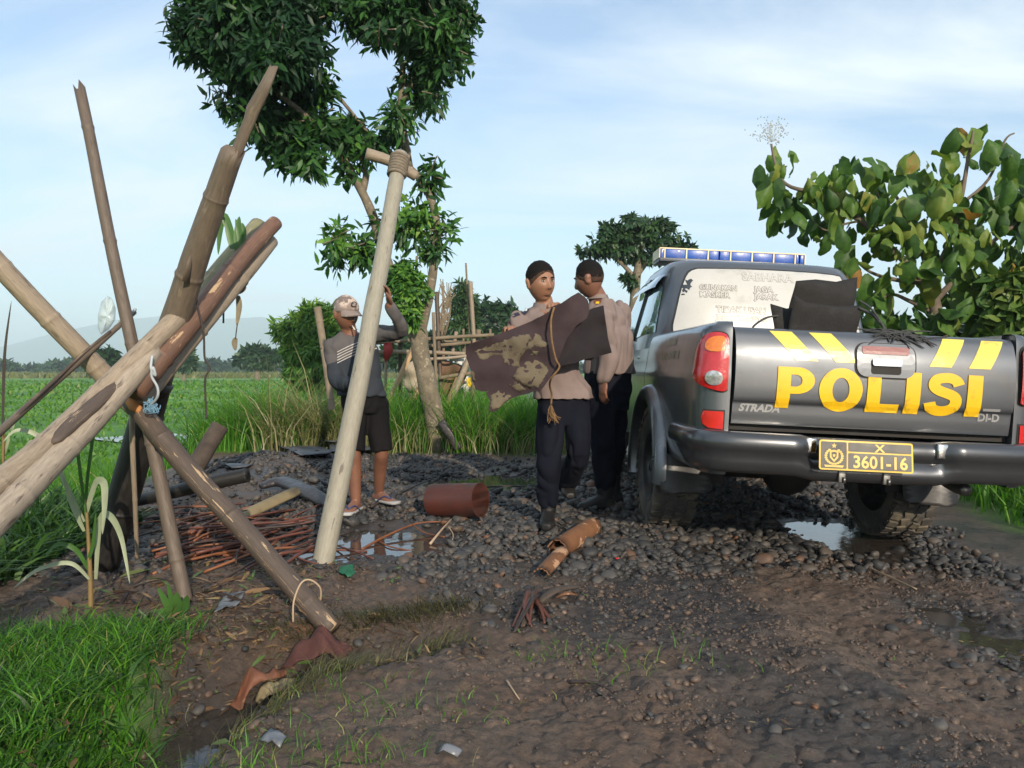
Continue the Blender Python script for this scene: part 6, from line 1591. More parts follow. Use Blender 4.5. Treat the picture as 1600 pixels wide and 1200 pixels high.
cross = pole('short pale crosspiece lashed behind the top of the long grey pole', [(572, 240, 5.66), (610, 252, 5.72), (650, 276, 5.80)], .043, .036, 'bamboo_tan', group=None, name='crosspiece', cat='pole', seed=33, n=14, node=.5)

# ------------------------------------------------------------ things lying about
simple('rusty_wood', (.095, .027, .018), (.060, .022, .017), rough=.45, scale=8, bump=.4, bscale=25, stretch=(.4, 1, 1), dirt=(.05, .03, .024), dscale=5, dlo=.56, dhi=.66)
dr = empty('drum', on(715, 806), 'rusty red open drum lying on its side on the gravel', 'drum')
Yd = 5.38; ca_, cb_ = P(676, 782, Yd + .06), P(751, 781, Yd - .13); ax = (cb_ - ca_).normalized()
q = [ca_.lerp(cb_, k / 12) for k in range(13)]
mb = MB(); mb.tube(q + [cb_, ca_.lerp(cb_, .25)], [.112] + [.116 + (.003 if k in (4, 8) else 0) for k in range(1, 12)] + [.119, .108, .104], 36, ref=(0, 0, 1)); mb.build('shell', 'rusty_wood', dr, auto=40)
mb = MB(); mb.sphere(ca_.lerp(cb_, .28), 1, 20, 8, M=Matrix.Diagonal((.01, .103, .103))); mb.build('bottom', 'inside_dark', dr)
simple('clay', (.20, .092, .042), (.15, .068, .034), rough=.7, scale=10, bump=.3, dirt=(.45, .27, .16), dscale=7, dlo=.57, dhi=.585)
e0, e1 = on(872, 868) + Vector((0, 0, .035)), on(926, 834) + Vector((0, 0, .045)); axv = (e1 - e0).normalized(); sd_ = axv.cross(Vector((0, 0, 1))).normalized(); up_ = sd_.cross(axv)
def shard(mb, c0, c1, r, a0, a1, th, jag=0):
    av = (c1 - c0).normalized(); s_ = av.cross(Vector((0, 0, 1))).normalized(); u_ = s_.cross(av); L = (c1 - c0).length
    for rad, fl in ((r, False), (r - th, True)):
        mb.grid(lambda a__, k: c0 + av * (L * k + (.05 * mnoise.noise(Vector((a__ * 2.3, k * 3, 1))) if k in (0, 1) else 0)) + (s_ * math.cos(a__) + u_ * math.sin(a__)) * rad, np.linspace(a0, a1, 16), np.linspace(0, 1, 8), flip=fl)
    o = len(mb.v) - 2 * 128
    for j in range(7):
        for i in (0, 15): mb.f.append((o + j * 16 + i, o + (j + 1) * 16 + i, o + 128 + (j + 1) * 16 + i, o + 128 + j * 16 + i))
    for i in range(15):
        for j in (0, 7): mb.f.append((o + j * 16 + i, o + j * 16 + i + 1, o + 128 + j * 16 + i + 1, o + 128 + j * 16 + i))
    return mb
tag(shard(MB(), e0, e1, .062, R(-40), R(215), .010).build('clay_pipe', 'clay'), 'broken orange clay pipe with flaking pale patches on the stones', 'pipe')
e2, e3 = on(846, 902) + Vector((0, 0, .0)), on(878, 872) + Vector((0, 0, .02))
tag(shard(MB(), e2, e3, .050, R(20), R(150), .008).build('pipe_shard', 'clay'), 'curved brown shard lying in front of the broken clay pipe', 'shard')
# roofing sheets on the heap of gravel
simple('roof_sheet', (.085, .090, .105), (.06, .064, .075), rough=.5, scale=7, bump=.4, bscale=40, dirt=(.15, .14, .13), dlo=.58, dhi=.68)
def lay(label, loop, lift, tilt=0.0, name='roof_sheet', mat='roof_sheet', cat='roofing sheet', grp='sheets lying on the gravel heap', th=.008, wob=.015):
    w_ = [on(x_, y_) for x_, y_ in loop]; c = sum(w_, Vector((0, 0, 0))) / len(w_)
    zb_ = [gz(p.x, p.y) for p in w_]
    mb = MB()
    A_ = np.array([[p.x, p.y, 1] for p in w_]); sol = np.linalg.lstsq(A_, np.array(zb_), rcond=None)[0]
    mb.sheet([[(p.x, p.y) for p in w_]], lambda u, w: Vector((u, w, sol[0] * u + sol[1] * w + sol[2] + lift + tilt * (w - c.y) + wob * mnoise.noise(Vector((u * 3, w * 3, lift * 50))))), sp=.12, th=th)
    return tag(mb.build(name, mat), label, cat, grp)
lay('wide dark sheet lying lowest on the gravel heap left of the grey pole', [(428, 700), (452, 697), (500, 706), (522, 713), (510, 718), (470, 717), (440, 709)], .06)
lay('dark sheet with a ragged edge overlapping the lower one behind the grey pole', [(468, 689), (500, 687), (560, 693), (560, 703), (520, 707), (478, 702)], .10)
lay('pale lit sheet between the grey pole and the legs of the man', [(515, 702), (560, 705), (586, 704), (584, 712), (540, 716), (515, 714)], .07)
lay('grey sheet sloping down the left end of the gravel heap', [(362, 738), (352, 731), (385, 716), (410, 704), (414, 709), (395, 727), (384, 738)], .03, grp=None)
# dark bent bark, palm sheath, corrugated pipe
simple('wet_bark', (.022, .021, .026), (.04, .034, .034), rough=.4, scale=10, bump=.6, bscale=26, bdist=.01)
def strip(label, pts, r, sq, mat, name, cat, lift=0.0, n=12, jag=0):
    w_ = [on(x_, y_) + Vector((0, 0, l_)) for x_, y_, l_ in pts]; q = smoothpath(w_, 5); rr_ = np.interp(np.linspace(0, len(r) - 1, len(q)), range(len(r)), r)
    mb = MB(); mb.tube(q, list(rr_), n, sq=sq, jag1=jag); return tag(mb.build(name, mat), label, cat)
strip('black wet bark slab bent over the gravel left of the grey pole', [(408, 772, .06), (440, 770, .09), (480, 785, .08), (520, 800, .04)], [.04, .065, .07, .055], .6, 'wet_bark', 'bark_slab', 'bark')
simple('sheath_tan', (.25, .19, .10), (.19, .15, .08), rough=.7, scale=6, bump=.4, bscale=60, stretch=(1, 1, 1), dirt=(.12, .09, .05), dlo=.58, dhi=.68)
c0, c1_ = on(352, 838) + Vector((0, 0, .05)), on(462, 795) + Vector((0, 0, .10))
tag(shard(MB(), c0, c1_, .062, R(15), R(175), .006).build('palm_sheath', 'sheath_tan'), 'tan curved palm sheath lying on the stick heap beside the dark brown pole', 'palm sheath')
simple('ribbed_tan', (.23, .20, .12), (.17, .15, .09), rough=.6, bump=.2)
g0, g1 = on(312, 850) + Vector((0, 0, .06)), on(352, 838) + Vector((0, 0, .06)); mb = MB(); q, rr_ = [], []
for k in range(27):
    q.append(g0.lerp(g1, k / 26)); rr_.append(.056 + .005 * math.cos(k * math.pi))
mb.tube(q[::-1] + [q[0], q[0].lerp(q[-1], .5)], rr_ + [.046, .044], 20); tag(mb.build('ribbed_pipe', 'ribbed_tan'), 'short ribbed tan pipe piece at the left end of the palm sheath', 'pipe')
# stick heap
simple('stick_orange', (.23, .082, .030), (.15, .055, .025), rough=.55, scale=12, bump=.3); simple('stick_red', (.13, .042, .026), (.085, .032, .022), rough=.55, scale=12, bump=.3); simple('stick_dark', (.045, .03, .025), (.03, .022, .02), rough=.6, scale=12, bump=.3)
rr_ = random.Random(12)
for k in range(150):
    x_, y_ = rr_.triangular(250, 500, 360), rr_.triangular(792, 892, 852)
    g = on(x_, y_); a__ = rr_.gauss(R(60), R(32)); L = rr_.uniform(.18, .62); r_ = rr_.uniform(.0045, .010); dv = Vector((math.cos(a__), math.sin(a__), rr_.gauss(.03, .10)))
    hgt = .15 * math.exp(-((x_ - 350) / 95) ** 2 - ((y_ - 850) / 36) ** 2) * rr_.random() + .012
    bend = Vector((-dv.y, dv.x, 0)) * rr_.gauss(0, .03) + Vector((0, 0, rr_.uniform(0, .025)))
    m_ = rr_.choices(['stick_orange', 'stick_red', 'stick_dark'], [.40, .4, .2] if x_ < 390 else [.14, .5, .36])[0]
    c = Vector((g.x, g.y, gz(g.x, g.y) + hgt)); mb = MB(); mb.tube(smoothpath([c - dv * L / 2, c + bend, c + dv * L / 2], 3), [r_, r_, r_, r_ * .9, r_ * .85, r_ * .7, r_ * .5], 6)
    tag(mb.build('stick', m_), {'stick_orange': 'thin orange brown stick in the heap at the foot of the bamboo frame', 'stick_red': 'thin reddish brown stick in the heap at the foot of the bamboo frame', 'stick_dark': 'thin blackish stick in the heap at the foot of the bamboo frame'}[m_], 'stick', 'sticks of the heap at the foot of the bamboo frame')
def twig(label, pts, r, mat, side=()):
    w_ = [on(x_, y_) + Vector((0, 0, l_)) for x_, y_, l_ in pts]; mb = MB(); q = smoothpath(w_, 5); mb.tube(q, list(np.linspace(r, r * .5, len(q))), 7); o = mb.build('branch', mat); tag(o, label, 'branch')
    for sp_ in side:
        w_ = [on(x_, y_) + Vector((0, 0, l_)) for x_, y_, l_ in sp_]; mb = MB(); mb.tube(smoothpath(w_, 4), r * .5, 6); mb.build('twig', mat, o)
twig('long dark red branch across the water at the foot of the grey pole', [(432, 874, .03), (500, 868, .035), (574, 867, .02)], .011, 'stick_red', [[(455, 875, .03), (478, 882, .02), (498, 884, .01)], [(520, 858, .03), (555, 870, .03), (584, 876, .01)]])
twig('bright orange branch reaching from the water to the drum', [(565, 864, .02), (600, 849, .04), (650, 830, .05), (690, 822, .03)], .009, 'stick_orange', [[(590, 852, .03), (612, 860, .02), (650, 864, .01)], [(645, 832, .05), (665, 840, .03), (695, 844, .02)]])
twig('dark stick lying behind the sandals of the man', [(580, 800, .04), (640, 772, .05), (672, 756, .04)], .012, 'stick_dark')
twig('long dark stick in front of the drum pointing to the boots', [(640, 783, .03), (720, 772, .05), (840, 764, .03)], .012, 'stick_dark')
twig('yellow withered stalk on the gravel below the drum', [(672, 855, .02), (690, 840, .05), (706, 822, .05)], .009, 'straw_blade' if False else 'wire_tan', [[(700, 832, .04), (708, 840, .02), (706, 850, .01)]])
twig('thin pale stick on the stones below the right wheel', [(1350, 888, .015), (1385, 905, .02), (1432, 925, .015)], .007, 'wire_tan')
twig('dark twig lying on the mud at the bottom centre', [(890, 1070, .01), (930, 1076, .02), (958, 1086, .01)], .007, 'stick_dark', [[(905, 1085, .01), (880, 1095, .01), (890, 1110, .0)]])
twig('short tan straw on the mud left of the dark twig', [(792, 1068, .01), (803, 1085, .01), (812, 1098, .01)], .004, 'wire_tan')
# root clump
rc = empty('root_clump', on(832, 985), 'clump of dark brown dead roots sticking out of the mud below the clay pipe', 'roots')
for k in range(15):
    t_ = on(834 + rr_.uniform(-10, 12), 938 + rr_.uniform(-6, 8)) + Vector((0, 0, rr_.uniform(.01, .06))); b_ = on(834 + rr_.uniform(-34, 30), rr_.uniform(955, 1000)) + Vector((0, 0, .008)); mid = b_.lerp(t_, rr_.uniform(.4, .7)) + Vector((rr_.gauss(0, .015), 0, rr_.uniform(.0, .03)))
    mb = MB(); mb.tube(smoothpath([b_, mid, t_], 4), list(np.linspace(rr_.uniform(.003, .006), rr_.uniform(.008, .018), 9)), 7, sq=.4, jag1=.03); mb.build('root', rr_.choice(['dark_bark', 'stick_dark', 'bamboo_brown', 'stick_red']), rc)
strip('dark brown bark piece lying right of the dead roots', [(842, 950, .03), (870, 938, .05), (905, 926, .03)], [.02, .028, .018], .4, 'dark_bark', 'bark_piece', 'bark')
strip('curled brown leaf lying between the dead roots and the clay pipe', [(868, 940, .02), (885, 942, .045), (900, 936, .02)], [.012, .026, .010], .3, 'clay', 'dead_leaf', 'dead leaf')
# brown rag, husks, scraps
simple('rag_brown', (.085, .026, .020), (.055, .020, .017), rough=.85, scale=7, bump=.5, bscale=50, bdist=.01); simple('husk_orange', (.17, .060, .027), (.11, .044, .024), rough=.7, scale=8, bump=.4, dirt=(.40, .26, .12), dscale=4, dlo=.56, dhi=.64)
def crumple(label, loop, lift, amp, mat, name, cat, sp=.018, f=14, seed=0):
    w_ = [on(x_, y_) for x_, y_ in loop]; c = sum(w_, Vector((0, 0, 0))) / len(w_); rad = max((p - c).length for p in w_)
    def fn(u, w):
        k = max(0, 1 - math.hypot(u - c.x, w - c.y) / rad); n_ = mnoise.noise_vector(Vector((u * f, w * f, seed))); r2 = abs(mnoise.noise(Vector((u * f * .8 + w * f * .5, w * f * .6, seed + 9))))
        return Vector((u + n_.x * amp * .5, w + n_.y * amp * .5, gz(u, w) + .012 + lift * k ** .5 + amp * (r2 * 1.6 - .1) + .3 * amp * n_.z))
    mb = MB(); mb.sheet([[(p.x, p.y) for p in w_]], fn, sp=sp, th=.004); return tag(mb.build(name, mat), label, cat)
crumple('dark red brown crumpled rag in the ditch above the straw strip', [(440, 1055), (470, 1035), (505, 1022), (540, 1030), (545, 1050), (520, 1072), (480, 1082), (450, 1080)], .13, .07, 'rag_brown', 'rag', 'rag')
crumple('orange brown husk lying in the ditch beside the dark red rag', [(356, 1128), (372, 1100), (410, 1078), (440, 1062), (452, 1075), (430, 1092), (400, 1112), (372, 1134)], .07, .04, 'husk_orange', 'husk', 'husk', seed=4)
crumple('yellowish fibrous husk in front of the dark red rag', [(395, 1108), (425, 1090), (458, 1082), (462, 1090), (430, 1108), (402, 1118)], .06, .03, 'sheath_tan', 'husk', 'husk', seed=6)
simple('plastic_scrap', (.17, .18, .20), (.11, .115, .125), rough=.35, bump=.3)
crumple('small bluish grey plastic scrap on the mud between the two pole feet', [(336, 962), (350, 938), (382, 934), (372, 950)], .015, .02, 'plastic_scrap', 'plastic_scrap', 'scrap', seed=8)
simple('net_green', (.01, .13, .06), rough=.6, bump=.5); crumple('dark green scrap of netting on the mud behind the pole foot', [(530, 905), (536, 890), (552, 893), (556, 904), (545, 909)], .02, .02, 'net_green', 'net_scrap', 'scrap', seed=10)
simple('wood_block', (.15, .075, .042), (.10, .055, .034), rough=.8, scale=10, bump=.4)
mb = MB(); c = on(470, 990); mb.box(c + Vector((0, .0, .02)), (.10, .05, .045), rot=Matrix.Rotation(R(-20), 3, 'Z') @ Matrix.Rotation(R(12), 3, 'Y'), bev=.006); tag(mb.build('wood_block', 'wood_block'), 'small broken wooden block at the foot of the dark brown pole', 'wood block')
mb = MB(); c = on(965, 878) ; mb.box(c + Vector((0, 0, .02)), (.022, .012, .008), bev=.002); tag(mb.build('plastic_scrap', 'lens_red_plain'), 'tiny bright red plastic scrap on the gravel', 'scrap')
for (x_, y_, w_, lab) in ((705, 1186, .07, 'pale flat shell of litter at the bottom centre of the mud'), (428, 1165, .05, 'small grey plastic scrap on the straw at the bottom')):
    crumple(lab, [(x_ - 22, y_), (x_ - 4, y_ - 12), (x_ + 20, y_ - 4), (x_ + 10, y_ + 10)], .01, .015, 'plastic_scrap', 'scrap', 'scrap', seed=x_)

# ------------------------------------------------------------ cane plants at the left
simple('cane_stalk', (.22, .145, .05), (.15, .10, .035), rough=.6, bump=.2)
def cane(label, base_, stalk, leaves, mats, Yd):
    o = empty('cane_plant', base_, label, 'plant'); mb = MB()
    mb.tube(smoothpath([base_ - Vector((0, 0, .03))] + [P(x_, y_, Yd) for x_, y_ in stalk], 5), list(np.linspace(.012, .006, 5 * len(stalk) + 1)), 8); mb.build('stalk', 'cane_stalk', o)
    for k, (pts, w, mt) in enumerate(leaves):
        mb = MB(); ribbon(mb, [P(x_, y_, Yd + .02 * math.sin(k * 2.1) - .03 * i) for i, (x_, y_) in enumerate(pts)], w * .8, fold=.3, n=7); mb.build('leaf', mt, o)
b_ = on(142, 952)
cane('tall cane plant with arching pale leaves in front of the bamboo frame', b_, [(141, 900), (138, 840), (134, 780)], [
    ([(136, 800), (150, 755), (163, 756), (164, 790), (160, 835)], .020, 'strap_leaf_pale'), ([(150, 905), (157, 815), (172, 806), (190, 840), (203, 912)], .018, 'strap_leaf_pale'),
    ([(134, 800), (126, 740), (118, 670), (113, 612)], .010, 'strap_leaf'), ([(132, 815), (105, 760), (70, 690), (30, 672), (5, 690)], .014, 'strap_leaf_pale'), ([(133, 805), (138, 740), (150, 660), (163, 620)], .010, 'strap_leaf'),
    ([(132, 830), (112, 785), (98, 740)], .014, 'strap_leaf_pale'), ([(136, 880), (146, 850), (150, 800)], .012, 'strap_leaf'), ([(138, 890), (120, 860), (92, 850), (70, 870)], .014, 'strap_leaf'), ([(140, 905), (110, 880), (60, 890), (20, 920)], .012, 'strap_leaf_pale')], None, b_.y)
b_ = on(-10, 905)
cane('thin cane plant at the left edge with one upright leaf', b_, [(0, 820), (4, 740), (6, 660)], [([(4, 700), (6, 600), (9, 540), (18, 470)], .011, 'vine_dark'), ([(4, 720), (22, 660), (28, 640)], .012, 'strap_leaf_pale'), ([(3, 740), (-15, 650), (-30, 610)], .012, 'strap_leaf'), ([(2, 770), (30, 720), (48, 690), (60, 700)], .012, 'strap_leaf_pale'), ([(2, 800), (20, 760), (15, 660)], .012, 'strap_leaf')], None, b_.y)
wp = empty('weed', on(272, 960), 'small bright green broad leaved weed at the foot of the thin upright pole', 'plant')
for pts, w in (([(270, 962), (262, 945), (247, 918)], .016), ([(272, 962), (278, 945), (276, 925)], .022), ([(274, 962), (290, 945), (293, 930)], .02), ([(268, 962), (255, 955), (245, 958)], .014), ([(272, 962), (268, 935), (262, 912)], .012)):
    Y_ = wp.location.y; mb = MB(); ribbon(mb, [P(x_, y_, Y_ - .02 * i) for i, (x_, y_) in enumerate(pts)], w).build('leaf', 'strap_leaf', wp)

# rocks lying in the ditch
rr_ = random.Random(55)
for k, (x_, y_, r_) in enumerate(((322, 1140, .030), (338, 1130, .022), (310, 1120, .026), (350, 1112, .02), (296, 1150, .02), (342, 1150, .028), (326, 1105, .018), (362, 1140, .018), (300, 1100, .02), (384, 1062, .022), (560, 1008, .024), (575, 1000, .018), (590, 1012, .02), (474, 970, .020))):
    g = on(x_, y_); o = bpy.data.objects.new('stone', protos[k % 8]); COL.objects.link(o); o.location = (g.x, g.y, gz(g.x, g.y) + r_ * .35); o.scale = (r_,) * 3; o.rotation_euler = (rr_.gauss(0, .3), rr_.gauss(0, .3), rr_.uniform(0, 6))
    tag(o, 'dark rounded stone lying in the muddy ditch beside the green grass' if k < 10 else 'dark rounded stone lying by the foot of the dark brown pole', 'stone', 'stones in the ditch' if k < 10 else 'stones by the pole foot')

# leaf litter, bark bits and snapped straw trodden into the mud
leafmat('litter_bits', [(0, (.020, .014, .011)), (.35, (.075, .042, .026)), (.6, (.15, .085, .040)), (.8, (.26, .17, .085)), (.9, (.07, .13, .03)), (1, (.10, .17, .04))], trans=.1, rough=.6)
r = np.random.default_rng(66)
def litter(n, x0, x1, y0, y1, dens, l0, l1, wr, seed, lab):
    x, y = scatter(n, x0, x1, y0, y1, dens, seed); r = np.random.default_rng(seed + 1); n = len(x); a = r.uniform(0, 6.28, n)
    D = np.stack([np.cos(a), np.sin(a), r.normal(.05, .18, n)], 1); N = np.stack([r.normal(0, .35, n), r.normal(0, .35, n), np.ones(n)], 1); L = r.uniform(l0, l1, n) * r.uniform(.5, 1.3, n)
    B = np.stack([x, y, G(x, y) + .006 + .012 * r.random(n)], 1)
    V, FA, rnd = leaf_batch(B, D, N, L, L * wr * r.uniform(.4, 1.5, n), seed, droop=.15, rnd=r.random(n))
    tag(npmesh('leaf_litter', V, FA, 'litter_bits', rnd=rnd, smooth=True), lab, kind='stuff')
pl_ = lambda x, y: sst(.40, .55, fbm(x * 3, y * 3, 68, 3)) * sst(-.1, -.35, x + .6 * (y - 3.2))
litter(5200, -2.3, -.1, 2.75, 4.3, pl_, .02, .07, .12, 901, 'brown leaf litter and bark bits trodden into the mud round the pole feet')
litter(1400, -1.5, -.3, 2.1, 3.2, lambda x, y: (ditch_d(x, y) < .34) * 1.0, .02, .08, .10, 903, 'brown plant litter lying in the ditch')
litter(1500, -.8, 2.6, 1.9, 4.2, lambda x, y: sst(.50, .62, fbm(x * 2.5, y * 2.5, 69, 3)), .012, .04, .10, 905, 'scattered straw and leaf bits on the muddy road')
litter(500, -2.0, -1.1, 3.3, 4.2, lambda x, y: sst(.45, .6, fbm(x * 3, y * 3, 70, 2)), .08, .18, .06, 907, 'flattened green and brown leaves on the ground round the thin upright pole')
# ------------------------------------------------------------ trees
def whorls(blobs, Yc, k, seed, L, W, per=(8, 13), depth=.8, down=.35, spread=.0):
    """blobs: px ellipses (cx,cy,rx,ry[,tone[,dY]]) at depth Yc filled with whorls of leaves"""
    r = np.random.default_rng(seed); Bs, Ds, Ns, Ls, Ws, Rs = [], [], [], [], [], []
    for bl in blobs:
        cx, cy, rx, ry = bl[:4]; tone = bl[4] if len(bl) > 4 else .35; dY = bl[5] if len(bl) > 5 else 0
        c = np.array(P(cx, cy, Yc + dY)); s = Yc / F; n = max(4, int(k * rx * ry))
        q = r.normal(size=(n, 3)); q /= np.linalg.norm(q, axis=1, keepdims=True); q *= (r.random(n) ** .5 * np.where(r.random(n) < .22, r.uniform(1.0, 1.5, n), 1.0))[:, None]
        ctr = c + q * np.array([rx * s, depth * (rx + ry) * .5 * s, ry * s])
        for i in range(n):
            m = r.integers(*per); ax = q[i] + np.array([0, 0, .15]) + r.normal(0, .35, 3); ax /= np.linalg.norm(ax)
            u = np.cross(ax, [.3, .9, .2]); u /= np.linalg.norm(u); v = np.cross(ax, u)
            a = np.arange(m) * 2.4 + r.uniform(0, 6); el = r.uniform(.05, .9, m)
            d = (np.cos(a) * np.cos(el))[:, None] * u + (np.sin(a) * np.cos(el))[:, None] * v + np.sin(el)[:, None] * ax; d[:, 2] -= down * r.uniform(.3, 1.4, m)
            Bs.append(ctr[i] + d * .015 + r.normal(0, .02 + spread, (m, 3))); Ds.append(d); nn = np.tile(ax, (m, 1)) + r.normal(0, .35, (m, 3)); nn[:, 2] += .5; Ns.append(nn)
            Ls.append(L * r.uniform(.65, 1.25, m)); Ws.append(W * r.uniform(.7, 1.2, m)); Rs.append(np.clip(tone + r.normal(0, .13) + r.normal(0, .10, m), 0, 1))
    cat = np.concatenate
    return cat(Bs), cat(Ds), cat(Ns), cat(Ls), cat(Ws), cat(Rs)
def crown(name, mat, blobs, Yc, k, seed, L, W, parent, kind=None, **kw):
    B, D, N, L_, W_, Rn = whorls(blobs, Yc, k, seed, L, W, **kw)
    V, FA, rnd = leaf_batch(B, D, N, L_, W_, seed, rnd=Rn)
    o = npmesh(name, V, FA, mat, parent, smooth=True, rnd=rnd)
    o['kind'] = 'stuff'
    return o
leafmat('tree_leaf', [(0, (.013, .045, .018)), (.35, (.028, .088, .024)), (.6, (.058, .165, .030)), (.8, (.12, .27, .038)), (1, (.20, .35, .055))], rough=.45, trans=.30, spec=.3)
simple('tree_bark', (.20, .165, .115), (.12, .098, .068), rough=.9, scale=9, bump=.8, bscale=34, bdist=.012, dirt=(.34, .29, .21), dscale=16, dlo=.57, dhi=.66)
TYc = 9.8
tree = empty('tree', on(690, 703), 'leafy tree with a forked pale trunk and a high dark crown behind the man', 'tree')
def branch(pts, r0, r1, name='branch', mat='tree_bark', parent=tree, Yc=TYc, n=10, sm=5):
    q = smoothpath([P(p[0], p[1], Yc + (p[2] if len(p) > 2 else 0)) for p in pts], sm); m = len(q)
    q = [p + Vector((mnoise.noise(p * 3), mnoise.noise(p * 3 + Vector((5, 0, 0))), 0)) * r0 * .25 for p in q]
    mb = MB(); mb.tube(q, [(r0 + (r1 - r0) * i / (m - 1)) * (1 + .10 * mnoise.noise(q[i] * 6)) for i in range(m)], n); return mb.build(name, mat, parent)
branch([(692, 712), (686, 690), (676, 640), (664, 590), (655, 545), (652, 515)], .135, .11, 'trunk', n=16)
branch([(655, 545), (640, 505), (622, 455), (600, 395), (585, 345), (566, 300), (545, 262), (520, 225, -.2), (480, 185, -.4), (440, 150, -.5)], .085, .03, n=12)
branch([(654, 530), (668, 470), (676, 425), (682, 375), (676, 320), (660, 285), (640, 262), (618, 245), (590, 225, .2), (560, 190, .3), (520, 140, .3)], .068, .022, n=12)
branch([(640, 262), (632, 210), (626, 160), (630, 110), (622, 80), (600, 50), (585, 10)], .048, .025)
branch([(626, 160), (650, 120), (680, 80), (700, 40)], .04, .02); branch([(440, 150, -.5), (410, 110, -.5), (380, 60, -.6), (350, 20, -.6)], .045, .02); branch([(440, 150, -.5), (470, 90, -.4), (440, 30, -.3), (430, -40, -.3)], .04, .02)
branch([(600, 395), (570, 385), (545, 378)], .03, .015); branch([(682, 375), (660, 362), (640, 345)], .025, .012); branch([(566, 300), (572, 270), (560, 235)], .05, .03); branch([(645, 500, -.2), (648, 450, -.2), (652, 400, -.2)], .03, .015)
branch([(480, 185, -.4), (430, 190, -.4), (395, 200, -.4)], .03, .012)
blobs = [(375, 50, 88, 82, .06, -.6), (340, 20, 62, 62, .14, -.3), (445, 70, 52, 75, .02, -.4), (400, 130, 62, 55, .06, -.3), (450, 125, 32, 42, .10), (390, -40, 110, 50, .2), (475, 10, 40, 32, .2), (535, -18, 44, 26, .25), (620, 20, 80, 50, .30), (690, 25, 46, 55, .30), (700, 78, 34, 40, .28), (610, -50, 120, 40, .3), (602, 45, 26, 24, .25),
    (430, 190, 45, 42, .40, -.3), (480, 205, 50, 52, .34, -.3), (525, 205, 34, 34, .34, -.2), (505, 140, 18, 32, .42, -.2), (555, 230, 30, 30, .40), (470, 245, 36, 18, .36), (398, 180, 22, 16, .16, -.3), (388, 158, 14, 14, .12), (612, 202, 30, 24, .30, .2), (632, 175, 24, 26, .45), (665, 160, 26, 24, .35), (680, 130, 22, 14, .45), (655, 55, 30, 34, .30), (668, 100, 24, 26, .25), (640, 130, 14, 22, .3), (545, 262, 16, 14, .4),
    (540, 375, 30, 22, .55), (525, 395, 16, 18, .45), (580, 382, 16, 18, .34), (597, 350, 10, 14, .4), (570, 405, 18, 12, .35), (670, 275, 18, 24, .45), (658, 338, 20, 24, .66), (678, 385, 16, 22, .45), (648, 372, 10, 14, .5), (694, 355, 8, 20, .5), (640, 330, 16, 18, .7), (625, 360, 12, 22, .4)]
rb = random.Random(77); sub = []
for b_ in blobs:
    t_, dY_ = b_[4], (b_[5] if len(b_) > 5 else 0)
    if b_[2] < 24: sub.append((b_[0], b_[1], b_[2] * .9, b_[3] * .9, t_, dY_)); continue
    nsub = int(3.2 + b_[2] * b_[3] / 420)
    for k in range(nsub):
        a_ = rb.uniform(0, 6.28); q_ = rb.random() ** .5; f_ = rb.uniform(.26, .46) * (1.25 if b_[2] < 45 else 1)
        sub.append((b_[0] + b_[2] * .82 * q_ * math.cos(a_), b_[1] + b_[3] * .82 * q_ * math.sin(a_), max(12, b_[2] * f_), max(10, b_[3] * f_ * .85), t_ + rb.gauss(0, .07), dY_ + rb.gauss(0, .35)))
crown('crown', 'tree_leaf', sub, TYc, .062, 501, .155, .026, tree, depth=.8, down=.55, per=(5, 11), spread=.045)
mb = MB(); rq = random.Random(91)
for b_ in sub[::2]:
    p_ = P(b_[0], b_[1], TYc + b_[5])
    for k in range(2):
        d_ = Vector((rq.gauss(0, 1), rq.gauss(0, 1), rq.gauss(.2, .8))).normalized() * rq.uniform(.12, .34); mb.tube(smoothpath([p_ - d_, p_ + Vector((0, 0, rq.uniform(-.03, .05))), p_ + d_], 3), [.009] * 3 + [.006] * 3 + [.003], 5)
tw_ = mb.build('twigs', 'tree_bark', tree); tw_['kind'] = 'stuff'
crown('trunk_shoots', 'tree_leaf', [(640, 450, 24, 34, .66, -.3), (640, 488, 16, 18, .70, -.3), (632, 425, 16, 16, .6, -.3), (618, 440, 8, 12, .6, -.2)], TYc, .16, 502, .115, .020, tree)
mb = MB(); mb.box(P(703, 680, 9.55), (.10, .05, .42), rot=Matrix.Rotation(R(-32), 3, 'Y'), bev=.02); tag(mb.build('wood_slab', 'wet_bark'), 'dark slab leaning in the grass at the foot of the tree', 'slab')

# teak at the right
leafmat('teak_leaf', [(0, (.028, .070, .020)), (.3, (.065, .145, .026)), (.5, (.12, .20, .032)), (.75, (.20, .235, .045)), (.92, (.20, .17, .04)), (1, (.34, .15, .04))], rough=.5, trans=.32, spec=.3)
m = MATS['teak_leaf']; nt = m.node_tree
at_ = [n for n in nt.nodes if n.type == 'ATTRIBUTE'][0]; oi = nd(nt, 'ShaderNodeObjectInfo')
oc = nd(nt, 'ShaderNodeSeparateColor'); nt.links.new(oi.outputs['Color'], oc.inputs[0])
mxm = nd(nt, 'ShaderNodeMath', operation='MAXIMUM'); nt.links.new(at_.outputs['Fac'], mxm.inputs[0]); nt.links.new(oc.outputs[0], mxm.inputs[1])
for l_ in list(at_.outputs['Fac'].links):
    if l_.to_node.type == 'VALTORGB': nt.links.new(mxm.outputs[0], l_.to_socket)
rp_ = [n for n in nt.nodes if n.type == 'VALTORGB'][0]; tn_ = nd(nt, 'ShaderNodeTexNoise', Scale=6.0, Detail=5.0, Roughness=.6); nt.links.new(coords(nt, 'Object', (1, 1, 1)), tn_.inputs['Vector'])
ad_ = nd(nt, 'ShaderNodeMath', operation='MULTIPLY_ADD'); nt.links.new(tn_.outputs['Fac'], ad_.inputs[0]); ad_.inputs[1].default_value = .7; ad_.inputs[2].default_value = -.35
